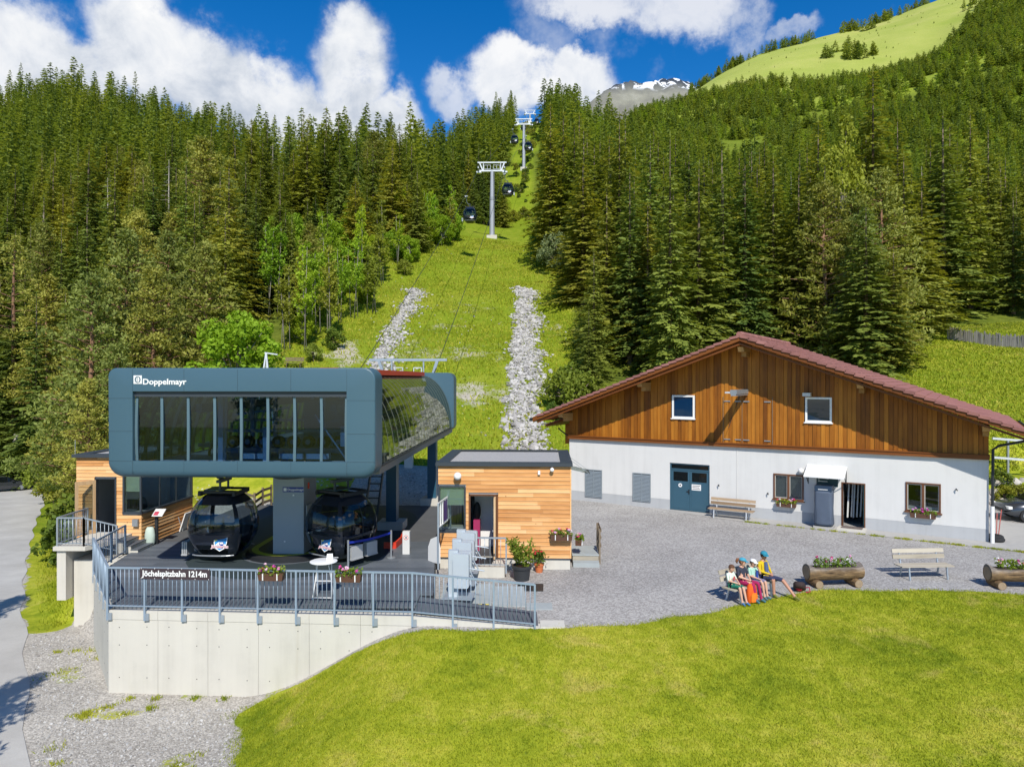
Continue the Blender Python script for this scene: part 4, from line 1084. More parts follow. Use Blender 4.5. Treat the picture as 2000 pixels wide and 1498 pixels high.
BAL = {}
def baluster_mesh(h, mat, r=.011):
    k = (round(h, 3), mat.name, r)
    if k not in BAL:
        mb = MB(); mb.tube([(0, 0, 0), (0, 0, h)], r, 6); BAL[k] = mb.mesh('baluster', mat, 'all')
    return BAL[k]
def railing(name, label, pts, h=1.16, post=1.08, gap=.125, mat=None, drop=.32, group=None, posts_at_ends=True, low_z=.09):
    mat = mat or MT['rail']; p0 = Vector(pts[0])
    t = thing(name, label, 'railing', p0, 0, group)
    for a, b in zip(pts[:-1], pts[1:]):
        a, b = Vector(a), Vector(b); L = (b - a).length; u = (b - a) / L
        for nm, z, w, hh in (('top_rail', h, .05, .05), ('bottom_rail', low_z, .045, .03)):
            mb = mbw(t); mb.beam(a + Vector((0, 0, z)), b + Vector((0, 0, z)), w, hh); mb.build(nm, mat, t)
        n = max(1, round(L / post))
        for i in range(n + 1):
            if i == n and b is not Vector(pts[-1]) and tuple(b) != tuple(Vector(pts[-1])): continue
            p = lerp(a, b, i / n); mb = mbw(t); mb.beam(p - Vector((0, 0, drop)), p + Vector((0, 0, h + .004)), .052, .052); po = mb.build('post', mat, t)
            if drop > .2:
                mb = mbw(t); q = p + u * .07; mb.beam(q - Vector((0, 0, drop)), q - Vector((0, 0, drop - .2)), .10, .03); mb.build('bracket', MT['galv'], po)
        nb = max(2, int(L / gap))
        for i in range(1, nb):
            p = lerp(a, b, i / nb) - p0
            link_mesh('baluster', baluster_mesh(h - low_z, mat), t, (p.x, p.y, p.z + low_z))
    return t
off = Vector((0, -.05, 0))
railing('railing', 'long blue grey steel railing along the front edge of the concrete wall', [DA + off, DB + off, DC + off])
railing('railing', 'short steel railing along the left end of the deck above the road', [DL, DA + Vector((-.04, .04, 0))], 1.16, 1.1, .11)
railing('railing', 'inner steel railing beside the steps of the left kiosk', [DM + Vector((.05, 0, 0)), DL + Vector((.03, .06, 0))], 1.05, 1.3, .125, None, 0)
LZ = .5
railing('railing', 'pale steel balcony railing in front of the left kiosk door', [(-16.35, 27.4, LZ), (-16.3, 25.5, LZ), (-15.35, 25.5, LZ)], 1.0, 1.0, .12, MT['galv'], .05)
railing('railing', 'sloping steel handrail following the kiosk steps down to the deck', [(-15.35, 25.5, LZ), (-14.45, 26.0, .12)], 1.0, .9, .13, MT['galv'], .05)

def build_landing():
    t = thing('entrance_landing', 'concrete landing with steps on a bracket beside the left kiosk', 'landing', (-15.6, 26.6, 0), TH)
    mb = mbw(t); mb.slab([(-16.4, 25.4), (-15.25, 25.4), (-14.75, 26.5), (-14.75, 27.75), (-16.4, 27.75)], LZ - .16, LZ - .01); mb.build('slab', MT['concrete'], t)
    mb = mbw(t); mb.box(-16.32, 25.5, -1.45, -16.0, 27.7, LZ - .16); mb.build('bracket_wall', MT['concrete'], t)
    mb = mbw(t); mb.box(-15.95, 25.9, -3.0, -13.9, 27.6, -.1); mb.build('foundation', MT['concrete'], t)
    for i in range(3):
        mb = mbw(t); mb.box(-14.75 + .26 * i, 26.55, -.02, -14.49 + .26 * i, 27.65, LZ - .14 - .14 * i); s = mb.build('step', MT['concrete'], t)
        mb = mbw(t); mb.box(-14.76 + .26 * i, 26.54, LZ - .139 - .14 * i, -14.47 + .26 * i, 27.65, LZ - .105 - .14 * i); mb.build('tread', MT['deck'], s)
build_landing()

# ------------------------------------------------------------------ station box
BW, BD, BZ0, BZ1 = 8.35, 20.0, 3.43, 6.82
STN = Vector((-12.5, 22.0, 0))
def rrect(x0, x1, z0, z1, r, n=6, rt=None, rtr=None):
    pts = []; rt = r if rt is None else rt; rtr = rt if rtr is None else rtr; r0 = r
    for cx, cz, a0, r in ((x1 - r0, z0 + r0, -90, r0), (x1 - rtr, z1 - rtr, 0, rtr), (x0 + rt, z1 - rt, 90, rt), (x0 + r0, z0 + r0, 180, r0)):
        for i in range(n + 1):
            a = R(a0 + 90 * i / n); pts.append((cx + r * math.cos(a), cz + r * math.sin(a)))
    return pts
def arch(side, k, m=10, ins=1.75):
    """profile of the curved side glazing: (x, z) from top to bottom"""
    out = []
    for i in range(m + 1):
        a = math.pi / 2 * i / m
        x = BW - .12 - ins * (1 - math.sin(a)); z = BZ0 + .30 + (BZ1 - .16 - BZ0 - .30) * math.cos(a)
        out.append((x if side > 0 else BW - x, z))
    return out
def build_station():
    t = thing('station_box', 'dark teal cable car station box on a column with glazed front and curved glass sides', 'station', STN, TH)
    # front frame: ring with a soft lower edge
    outer = rrect(0, BW, BZ0, BZ1, .42, 8, .26, .36); wx0, wx1, wz0, wz1 = .78, 7.47, 3.95, 6.10
    def ring_inner(p):
        x = min(max(p[0], wx0), wx1); z = min(max(p[1], wz0), wz1); return x, z
    mb = MB(); rings = []
    def lower(z): return max(0.0, 1 - (z - BZ0) / .5)
    def shrink(p, b):
        cx, cz = BW / 2, (BZ0 + BZ1) / 2
        return (p[0] - math.copysign(b, p[0] - cx) * (1 if abs(p[0]-cx) > BW/2 - .45 else abs(p[0]-cx)/(BW/2)), p[1] + (b * (1.0 if p[1] < cz else -1.0)))
    rings.append([(x, .14, z) for x, z in map(ring_inner, outer)])
    rings.append([(x, .0, z) for x, z in map(ring_inner, outer)])
    for a in (0, 30, 60, 90):
        s, c = math.sin(R(a)), math.cos(R(a)); row = []
        for p in outer:
            b = .04 + .18 * lower(p[1]); q = shrink(p, b * (1 - s)); row.append((q[0], b * (1 - c), q[1]))
        rings.append(row)
    rings.append([(x, .95, z) for x, z in outer]); rings.append([(x, .95, z) for x, z in [shrink(p, .25) for p in outer]])
    mb.loft(rings, cap=False); fr = mb.build('front_frame', MT['teal'], t, 35)
    for x0, z0, x1, z1 in [(.78, BZ0 + .12, .79, 3.94), (4.08, BZ0 + .2, 4.088, 3.94), (2.4, BZ0 + .2, 2.408, 3.94), (5.74, BZ0 + .2, 5.748, 3.94), (7.47, BZ0 + .12, 7.48, 3.94),
                           (2.4, 6.11, 2.408, 6.78), (4.08, 6.11, 4.088, 6.78), (5.74, 6.11, 5.748, 6.78), (.78, 6.11, .786, 6.78), (7.47, 6.11, 7.476, 6.78),
                           (.02, 3.945, .77, 3.953), (.01, 4.86, .77, 4.868), (.01, 5.88, .77, 5.888), (7.48, 3.945, BW - .02, 3.953), (7.48, 4.80, BW - .01, 4.808), (7.48, 5.82, BW - .01, 5.828)]:
        MB().box(x0, -.003, z0, x1, .01, z1).build('panel_joint', MT['joint'], fr)
    MB().box(wx0, .10, 5.93, wx1, .16, wz1 - .002).build('lintel_strip', MT['anthracite'], fr)
    # glazed front: eight panes between bowed mullions
    n = 8
    for i in range(n):
        xa = wx0 + (wx1 - wx0) * i / n; xb = wx0 + (wx1 - wx0) * (i + 1) / n
        MB().box(xa + .05, .17, wz0 + .02, xb - .05, .178, 5.93).build('front_pane', MT['glass_dark'], t)
    for i in range(n + 1):
        x = wx0 + (wx1 - wx0) * i / n; x = min(max(x, wx0 + .05), wx1 - .05); mb = MB(); r = []
        for k in range(9):
            u = k / 8; z = wz0 + (5.93 - wz0) * u; y = .16 - .05 * math.sin(math.pi * u); xx = x + .03 * math.sin(math.pi * u) * (1 if 0 < i < n else 0)
            r.append([(xx - .042, y, z), (xx + .042, y, z), (xx + .042, .2, z), (xx - .042, .2, z)])
        mb.loft(r); mb.build('mullion', MT['teal_light'], t)
    # curved side glazing
    np_ = 22; y0, y1 = .95, 18.7
    for side in (1, -1):
        pf = arch(side, 0)
        for i in range(np_):
            ya = y0 + (y1 - y0) * i / np_ + .014; yb = y0 + (y1 - y0) * (i + 1) / np_ - .014
            mb = MB(); mb.loft([[(x, ya, z) for x, z in pf], [(x, yb, z) for x, z in pf]], False, False); mb.build('side_pane', MT['mirror_glass'], t)
        for i in range(np_ + 1):
            y = y0 + (y1 - y0) * i / np_; mb = MB()
            pr = [(x + .008 * side, z + .006) for x, z in pf]; pi = [(x - .10 * side, z - .06) for x, z in pf]
            mb.loft([[(x, y - .012, z) for x, z in pr], [(x, y + .012, z) for x, z in pr], [(x, y + .012, z) for x, z in pi], [(x, y - .012, z) for x, z in pi], [(x, y - .012, z) for x, z in pr]], False, False)
            mb.build('glazing_rib', MT['grey_rib'], t)
    # roof, red ridge strip, rear frame, floor and its edge
    MB().box(1.7, .95, BZ1 - .24, BW - 1.7, 19.0, BZ1 - .16).build('roof', MT['teal_dark'], t)
    MB().box(BW - 2.0, .9, BZ1 - .19, BW - 1.40, 17.2, BZ1 + .02).build('ridge_strip', MT['red'], t)
    mb = MB(); o2 = rrect(0, BW, BZ0 + .05, BZ1, .40, 8)
    mb.loft([[(x, 18.75, z) for x, z in o2], [(x, 20.0, z) for x, z in o2]]); mb.build('rear_frame', MT['teal'], t, 35)
    MB().box(.08, .94, BZ0 + .02, BW - .08, 18.76, BZ0 + .26).build('floor_slab', MT['soffit'], t)
    MB().box(BW - .09, .95, BZ0 + .262, BW - .02, 18.75, BZ0 + .30).build('drip_edge', MT['dark'], t)
    # lettering with the square emblem
    text('lettering', 'Doppelmayr', .245, MT['white'], t, (1.10, -.006, 6.315), (R(90), 0, 0), .006, 'LEFT', .004, 1.12)
    e = MB(); e.box(.82, -.012, 6.33, 1.08, -.002, 6.59); em = e.build('emblem', MT['white'], t)
    ring = MB(); c = (.95, 6.46)
    r0 = [(c[0] + .095 * math.cos(a), c[1] + .105 * math.sin(a)) for a in np.linspace(0, 2 * math.pi, 25)[:-1]]; r1 = [(c[0] + .055 * math.cos(a), c[1] + .085 * math.sin(a)) for a in np.linspace(0, 2 * math.pi, 25)[:-1]]
    ring.loft([[(x, -.014, z) for x, z in r0], [(x, -.014, z) for x, z in r1]], False); ring.box(.925, -.0145, 6.375, .945, -.0125, 6.545); ring.build('emblem_letter', MT['teal'], em)
    # machinery seen through the glass
    for i in range(9):
        x = 2.9 + .52 * i
        mb = MB(); mb.tube([(x, 2.3, 4.35), (x, 2.5, 4.35)], .20, 18); w = mb.build('conveyor_tyre', MT['rubber'], t, 40)
        mb = MB(); mb.tube([(x, 2.27, 4.35), (x, 2.53, 4.35)], .09, 12); mb.build('hub', MT['grey_metal'], w, 40)
    for a, b, w in [((2.5, 2.4, 4.72), (7.3, 2.4, 4.72), .10), ((2.5, 2.4, 4.06), (7.4, 2.4, 4.06), .16), ((2.2, 3.0, 5.05), (7.4, 3.0, 5.05), .08), ((3.4, 1.2, 5.32), (5.2, 1.4, 5.55), .07)]:
        MB().beam(a, b, w).build('guide_rail', MT['grey_metal'], t)
    for x in (2.85, 4.35): MB().beam((x, 1.6, 3.7), (x, 1.6, 6.3 if x < 3 else 4.9), .16, .2).build('support_post', MT['white_steel'], t)
    MB().beam((6.2, .9, 5.35), (7.3, .6, 3.95), .035).build('brace', MT['white_steel'], t)
    MB().box(6.9, 1.3, 4.3, 7.15, 1.6, 4.95).build('drive_unit', MT['white_steel'], t)
    for x in (3.3, 4.6, 5.5): MB().box(x, 2.05, 3.8, x + .8, 2.25, 3.98).build('control_box', MT['offwhite'], t)
    MB().box(4.6, 4.5, 3.7, 7.2, 9.0, 5.7).build('drive_housing', MT['column'], t)
    MB().box(.4, 1.0, BZ0 + .262, BW - .4, 18.6, BZ0 + .275).build('inner_floor', MT['offwhite'], t)
    for i in range(7): MB().box(2.0, 2.6 + 2.3 * i, 6.2, BW - 2.0, 2.75 + 2.3 * i, 6.38).build('roof_beam', MT['white_steel'], t)
    for s_ in (-1, 1):
        for i in range(7): MB().beam((BW / 2 + s_ * 1.7, 2.7 + 2.3 * i, 3.7), (BW / 2 + s_ * 1.7, 2.7 + 2.3 * i, 6.2), .14).build('frame_post', MT['white_steel'], t)
        MB().beam((BW / 2 + s_ * 2.3, 2.0, 5.5), (BW / 2 + s_ * 2.3, 18.0, 5.5), .2, .3).build('rope_track', MT['grey_metal'], t)
    # underside bowl and column
    mb = MB(); c = (4.30, 4.25); rg = []
    for z, rx, ry in ((3.46, 2.35, 2.8), (3.38, 2.15, 2.6), (3.22, 1.5, 1.9), (3.05, .9, 1.2), (2.92, .62, .85)):
        rg.append([(c[0] + rx * math.cos(a), c[1] + ry * math.sin(a), z) for a in np.linspace(0, 2 * math.pi, 33)[:-1]])
    mb.loft(rg[::-1], True); mb.build('underside_bowl', MT['soffit_dark'], t, 'all')
    col = MB().box(3.74, 3.75, .0, 4.86, 5.15, 3.0).build('column', MT['column'], t)
    MB().box(3.72, 3.73, .0, 4.88, 5.17, .10).build('column_base', MT['dark'], col)
    MB().box(4.10, 3.738, 2.42, 4.858, 3.75, 2.60).build('sign_plate', MT['blue_sign'], col)
    text('sign_lettering', 'Doppelmayr', .12, MT['white'], col, (4.27, 3.735, 2.47), (R(90), 0, 0), .002, 'LEFT', .001)
    MB().box(4.13, 3.733, 2.455, 4.24, 3.739, 2.565).build('sign_emblem', MT['white'], col)
    for x, z in ((4.46, 2.28), (4.14, .62)): MB().box(x, 3.738, z, x + .05, 3.75, z + .05).build('socket', MT['white'], col)
    mb = MB().box(4.861, 4.0, 1.0, 4.90, 4.55, 1.9); mb.build('control_panel', MT['offwhite'], col)
    mb = MB(); mb.tube([(4.92, 4.1, 2.5), (4.92, 4.1, 2.72)], .035, 8); mb.build('signal_lamp', MT['red'], col)
    # rear supports on concrete footings with a service stair
    for x, y in ((6.9, 9.2), (7.7, 15.2)):
        MB().box(x - .22, y - .28, .35, x + .22, y + .28, BZ0 + .03).build('rear_post', MT['teal_bright'], t)
        MB().box(x - .55, y - .5, -.1, x + .55, y + .5, .34).build('footing', MT['concrete'], t)
    for i in range(9): MB().box(5.9, 8.2 + .2 * i, .5 + .28 * i, 6.4, 8.38 + .2 * i, .53 + .28 * i).build('stair_tread', MT['dark'], t)
    for x in (5.88, 6.42): MB().beam((x, 8.1, .3), (x, 10.0, 3.2), .05, .2).build('stair_stringer', MT['teal_dark'], t)
MT['teal_light'] = plain('teal_mullion', (.085, .145, .175), .45)
MT['teal_bright'] = plain('teal_post', (.02, .085, .14), .45)
MT['grey_rib'] = plain('grey_rib', (.12, .13, .11), .4, .3)
MT['soffit_dark'] = plain('soffit_dark', (.07, .07, .072), .6)
build_station()

def build_island():
    # oval guide island round the column with a yellow safety line
    t = thing('guide_island', 'black oval guide island with yellow line around the station column', 'guide island', (-8.25, 26.6, 0), TH)
    def stad(r, l, z, n=14):
        p = [(r * math.cos(a), r * math.sin(a) - 0.0, z) for a in np.linspace(math.pi, 2 * math.pi, n)]
        return p + [(r * math.cos(a), l + r * math.sin(a), z) for a in np.linspace(0, math.pi, n)]
    MB().loft([stad(1.62, 6, .0), stad(1.62, 6, .14), stad(1.52, 6, .20), stad(.9, 6, .20)], True).build('kerb', MT['black'], t, 30)
    MB().loft([stad(1.40, 6, .206), stad(1.16, 6, .206)], False).build('safety_line', MT['yellow'], t)
    MB().loft([stad(.88, 6, .207), stad(.05, 6, .207)], False).build('mat', MT['dark_asphalt'], t)
    mb = MB(); mb.loft([stad(3.6, 6, .004), stad(1.75, 6, .004)], False); mb.build('running_surface', MT['green_mat'], t)
MT['green_mat'] = plain('dark_mat', (.03, .045, .05), .7)
build_island()
# ------------------------------------------------------------------ gondolas, towers, cables
ZS = [.10,.22,.40,.65,.95,1.25,1.55,1.80,2.0,2.15,2.28]
HWS = [.56,.70,.85,.98,1.06,1.08,1.04,.95,.83,.71,.56]
HDS = [.60,.74,.88,1.0,1.08,1.10,1.06,.98,.87,.76,.62]
def cab_pt(a, z, off=0.0):
    hw = np.interp(z, ZS, HWS) + off; hd = np.interp(z, ZS, HDS) + off
    c, s = math.cos(a), math.sin(a); n = 2 / 3.5
    return Vector((hw * math.copysign(abs(c) ** n, c), hd * math.copysign(abs(s) ** n, s), z))
def make_gondola(name, label, rack_side, group, crest=True):
    t = thing(name, label, 'gondola', (0, 0, 0), 0, group)
    NA, zs = 56, list(np.linspace(.10, .9, 10)) + list(np.linspace(1.0, 2.0, 9)) + [2.1, 2.2, 2.28]
    zs = sorted(set(round(float(z), 3) for z in zs))
    fs = {}
    for i in range(len(zs) - 1):
        for k in range(NA):
            a0, a1 = 2 * math.pi * k / NA, 2 * math.pi * (k + 1) / NA; zm = (zs[i] + zs[i+1]) / 2; am = (a0 + a1) / 2
            c = cab_pt(am, zm); hw = np.interp(zm, ZS, HWS); fx, fy = c.x / hw, c.y / hw
            part = 'shell'
            if .95 < zm < 2.0:
                if abs(fx) < .76 and abs(fy) > .70: part = 'front_window' if fy < 0 else 'rear_window'
                elif abs(fy) < .78 and abs(fx) > .72 and abs(fy) > .06: part = 'side_window_right' if fx > 0 else 'side_window_left'
            elif .3 < zm < .62 and abs(fx) < .62 and fy < -.7: part = 'lower_window'
            elif zm < .9 and zm > .3 and abs(fy) < .70 and .10 < abs(fy) and abs(fx) > .72: part = 'side_window_right' if fx > 0 else 'side_window_left'
            fs.setdefault(part, []).append((cab_pt(a0, zs[i]), cab_pt(a1, zs[i]), cab_pt(a1, zs[i+1]), cab_pt(a0, zs[i+1])))
    for part, qs in fs.items():
        mb = MB()
        for q in qs: mb.add(q, [(0, 1, 2, 3)])
        me = mb.mesh(part, MT['cabin'] if part == 'shell' else (MT['glass_cabin'] if part in ('front_window', 'rear_window', 'lower_window') else MT['glass_cabin_side']))
        bm = bmesh.new(); bm.from_mesh(me); bmesh.ops.remove_doubles(bm, verts=bm.verts, dist=1e-4)
        for f in bm.faces: f.smooth = True
        bm.to_mesh(me); bm.free()
        link_mesh(part.replace('_right', '').replace('_left', ''), me, t)
    mb = MB(); mb.loft([[cab_pt(2*math.pi*k/28, 2.28) for k in range(28)], [cab_pt(2*math.pi*k/28, 2.28) * .55 + Vector((0, 0, 2.34 - 2.28 * .55)) for k in range(28)]]); mb.build('roof', MT['dark'], t, 40)
    mb = MB(); mb.loft([[cab_pt(2*math.pi*k/28, .10) for k in range(28)], [cab_pt(2*math.pi*k/28, .10) + Vector((0, 0, .03)) for k in range(28)]]); mb.build('floor', MT['dark'], t)
    for s in (-1, 1):
        mb = MB(); mb.box(-.66, s * .5 - .22, .42, .66, s * .5 + .22, .50); mb.box(-.68, s * .70 - .04, .5, .68, s * .70 + .04, 1.0); mb.build('seat_bench', MT['seat'], t)
        r = [cab_pt(a, .56, .02) for a in ([math.pi * 1.28 + math.pi * .44 * k / 8 for k in range(9)] if s < 0 else [math.pi * .28 + math.pi * .44 * k / 8 for k in range(9)])]
        mb = MB(); mb.tube([p + Vector((0, 0, -.30)) for p in r], .025, 6); mb.build('bumper', MT['grey_metal'], t)
    for x in (-.62, .62): MB().box(x - .05, -.62, 2.28, x + .05, .62, 2.40).build('roof_rail', MT['dark'], t)
    for y in (-.5, .5): MB().box(-.70, y - .05, 2.36, .70, y + .05, 2.44).build('roof_crossbar', MT['dark'], t)
    MB().box(-.55, -.42, 2.44, .15, .42, 2.47).build('roof_panel', MT['teal_roof'], t)
    for y in (-.32, .32): MB().beam((0, y, 2.42), (0, y, 2.72), .06).build('hanger_strut', MT['hanger'], t)
    MB().box(-.07, -.48, 2.72, .07, .48, 2.82).build('hanger_beam', MT['hanger'], t)
    mb = MB(); mb.tube([(0, 0, 2.78), (-.22, 0, 2.86), (-.46, 0, 3.08), (-.55, 0, 3.4), (-.55, 0, 3.8), (-.48, 0, 4.02)], [.06, .06, .055, .05, .05, .05], 8); mb.build('hanger_arm', MT['hanger'], t, 'all')
    mb = MB(); mb.box(-.62, -.35, 3.98, -.34, .35, 4.12); mb.tube([(-.52, -.28, 4.05), (-.80, -.28, 4.05)], .07, 10); mb.tube([(-.52, .28, 4.05), (-.80, .28, 4.05)], .07, 10); mb.build('cable_grip', MT['grey_metal'], t)
    sx = rack_side
    for y in (-.42, .30):
        mb = MB()
        for k in range(3): mb.box(sx * (1.06 + .07 * k) - .02, y - .26, .22, sx * (1.06 + .07 * k) + .02, y + .26, .66)
        mb.box(min(sx * 1.03, sx * 1.24), y - .27, .18, max(sx * 1.03, sx * 1.24), y + .27, .23); mb.build('ski_rack', MT['rack'], t)
    for sg in (-1, 1):
        mb = MB(); mb.tube([(sg * (np.interp(z, ZS, HWS) + .004), 0, z) for z in np.linspace(.25, 1.95, 12)], .014, 5); mb.build('door_seam', MT['dark'], t)
    if crest:
        build_crest(t)
    return t
def build_crest(t):
    """resort crest: shield with sky, sun, snow peak and a small cabin; the name below"""
    e = bpy.data.objects.new('crest', None); COL.objects.link(e); e.parent = t; e.location = (.36, -1.07, .72); e.rotation_euler = (R(-13), 0, 0)
    def sh(s, z=0): return [(-.24*s, .20*s), (.24*s, .20*s), (.23*s, .0), (.17*s, -.17*s), (0, -.27*s), (-.17*s, -.17*s), (-.23*s, 0)]
    MB().prism(sh(1.0), -.004, .006).build('shield', MT['white'], e)
    MB().prism([(x, z + .005) for x, z in sh(.88)], -.006, .0).build('shield_field', MT['crest_blue'], e)
    MB().prism([(-.21, .175), (-.08, .175), (-.14, .08), (-.21, .05)], -.008, 0).build('sun', MT['crest_yellow'], e)
    MB().prism([(-.19, -.06), (-.05, .05), (.03, -.01), (.10, .03), (.19, -.06)], -.008, 0).build('snow_peak', MT['white'], e)
    MB().prism([(-.02, .06), (.11, .06), (.13, -.03), (.10, -.10), (-.01, -.10), (-.04, -.03)], -.010, 0).build('cabin_picture', MT['blue_sign'], e)
    MB().prism([(-.005, .04), (.095, .04), (.105, -.02), (-.015, -.02)], -.012, 0).build('cabin_window_picture', MT['white'], e)
    tx = text('crest_name', 'Jöchelspitze', .135, MT['white'], e, (0, -.012, -.15), (R(90), 0, 0), .012, 'CENTER', .002, .92)
    text('crest_name_letters', 'Jöchelspitze', .135, MT['crest_red'], e, (0, -.016, -.15), (R(90), 0, 0), .0, 'CENTER', .002, .92)
MT['crest_blue'] = plain('crest_blue', (.03, .25, .55), .4); MT['crest_yellow'] = plain('crest_yellow', (.75, .6, .1), .4); MT['crest_red'] = plain('crest_red', (.5, .06, .10), .4)
MT['teal_roof'] = plain('roof_panel_teal', (.06, .11, .12), .4); MT['hanger'] = plain('hanger_grey', (.085, .105, .115), .45, .3); MT['rack'] = plain('rack_silver', (.55, .56, .56), .4, .4)
MT['seat'] = plain('seat_dark', (.03, .034, .04), .7)
gA = make_gondola('gondola', 'dark gondola hanging left of the station column, seen from the front', -1, 'gondolas of the cable car')
gA.location = (-10.42, 25.75, .06); gA.rotation_euler = (0, 0, R(-3))
gB = make_gondola('gondola', 'dark gondola right of the station column, turned to show its side and ski racks', 1, 'gondolas of the cable car')
gB.location = (-6.15, 25.65, .06); gB.rotation_euler = (0, 0, R(-33))

def make_tower(label, base, h, head_w, rz, scale=1.0):
    t = thing('cable_tower', label, 'cable tower', base, rz, 'cable towers on the slope')
    MB().box(-.95, -.95, -1.0, .95, .95, .35).build('foundation', MT['concrete'], t)
    mb = MB(); mb.tube([(0, 0, .3), (0, 0, h * .52)], [.50, .42], 20); mb.build('pole_lower', MT['pole'], t, 40)
    mb = MB(); mb.tube([(0, 0, h * .50), (0, 0, h * .54)], .47, 20); mb.build('pole_flange', MT['grey_metal'], t, 40)
    mb = MB(); mb.tube([(0, 0, h * .52), (0, 0, h - 1.6)], [.40, .30], 20); mb.build('pole_upper', MT['pole'], t, 40)
    w = head_w / 2
    MB().box(-w, -.15, h - .12, w, .15, h + .10).build('top_beam', MT['white_steel'], t)
    MB().box(-w * .92, -.2, h - 1.7, w * .92, .2, h - 1.42).build('cross_arm', MT['white_steel'], t)
    for s in (-1, 1):
        MB().beam((s * w * .85, 0, h - .1), (s * w * .64, 0, h - 1.5), .22).build('diagonal_leg', MT['white_steel'], t)
        MB().beam((s * w * .60, 0, h - .1), (s * w * .60, 0, h - 1.5), .12).build('upright', MT['white_steel'], t)
        mb = MB()
        for a, b in (((.10, -.55), (.55, -.55)), ((.10, -1.25), (.55, -1.25)), ((.10, -.55), (.10, -1.3)), ((.55, -.55), (.55, -1.3)), ((.32, -.55), (.32, -1.3))):
            mb.beam((s * w * a[0], -.25, h + a[1]), (s * w * b[0], -.25, h + b[1]), .05)
        mb.build('maintenance_basket', MT['white_steel'], t)
        x = s * w * .90
        MB().box(x - .10, -2.2, h - 1.62, x + .10, 2.2, h - 1.42).build('sheave_beam', MT['white_steel'], t)
        for k in range(6):
            y = -2.0 + .8 * k; mb = MB(); mb.tube([(x - .08, y, h - 1.28), (x + .08, y, h - 1.28)], .22, 14); mb.build('sheave', MT['dark'], t, 40)
        MB().box(x - .45, -.5, h - 2.0, x + .45, .5, h - 1.72).build('catwalk', MT['white_steel'], t)
    mb = MB(); mb.tube([(.42, -.3, .6), (.42, -.3, h - 2)], .02, 5); mb.tube([(.42, -.55, .6), (.42, -.55, h - 2)], .02, 5)
    for k in range(int((h - 3) / .5)): mb.beam((.42, -.3, .9 + .5 * k), (.42, -.55, .9 + .5 * k), .02)
    mb.build('ladder', MT['grey_metal'], t)
    return t
MT['pole'] = plain('tower_pole', (.36, .38, .42), .5, .25, .08)
TP = []
for (px, Y, ptop, label, hw) in [(961, 133, 318, 'nearest grey cable tower with white crossarm on the green slope', 5.4), (1023, 209, 233, 'second cable tower, thin and high on the upper slope', 5.0), (1035, 318, 216, 'smallest and farthest cable tower on the skyline gap', 5.0)]:
    x = (px - 1000) / F * Y; z = gz(x, Y); h = H + (HY - ptop) / F * Y - z
    make_tower(label, (x, Y, z), h, hw, R(-1.5)); TP.append((Vector((x, Y, z + h - 1.05)), hw))
def rope_pts(side):
    pts = [Vector((-7.4 + side * 2.4, 41.5, 5.6))]
    for c, hw in TP: pts.append(c + Vector((side * hw * .45, 0, 0)))
    last = pts[-1]; pts.append(last + (last - pts[-2]) * .6 + Vector((0, 0, -6)))
    return pts
ROPES = {}
for side, nm in ((-1, 'left'), (1, 'right')):
    pts = rope_pts(side); full = []
    for a, b in zip(pts[:-1], pts[1:]):
        for i in range(12):
            u = i / 12; p = a.lerp(b, u); p.z -= 4 * u * (1 - u) * (b - a).length * .009; full.append(p)
    full.append(pts[-1]); ROPES[side] = full
    t = thing('haul_rope', 'thin %s steel cable running from the station up over the towers' % ('left hand' if side < 0 else 'right hand'), 'cable', full[0], 0, 'haul ropes')
    mb = mbw(t); mb.tube(full, .024, 5); mb.build('strand', MT['dark'], t, 'all')
def on_rope(side, Y):
    r = ROPES[side]
    for a, b in zip(r[:-1], r[1:]):
        if a.y <= Y <= b.y: return a.lerp(b, (Y - a.y) / (b.y - a.y))
def hang(src, side, Y, label, s=1.0):
    c = copy_tree(src); p = on_rope(side, Y); c.location = (p.x + .8, p.y, p.z - 4.05); c.rotation_euler = (0, 0, R(-2)); c['label'] = label; c.scale = (s,) * 3
hang(gA, -1, 108, 'gondola hanging lowest on the left cable in front of the first tower')
hang(gB, 1, 127, 'gondola just right of the first tower head on the slope')
hang(gA, -1, 196, 'distant gondola in front of the dark forest left of the second tower')
hang(gB, 1, 184, 'distant gondola overlapping the pole of the second tower')
for Y, side, lab in ((262, -1, 'tiny gondola left of the second tower head'), (300, 1, 'tiny gondola beside the farthest tower pole'), (330, 1, 'tiny gondola just above the skyline, right of the farthest tower'), (345, -1, 'tiny gondola at the top of the clearing below the farthest tower')):
    hang(gA, side, Y, lab)

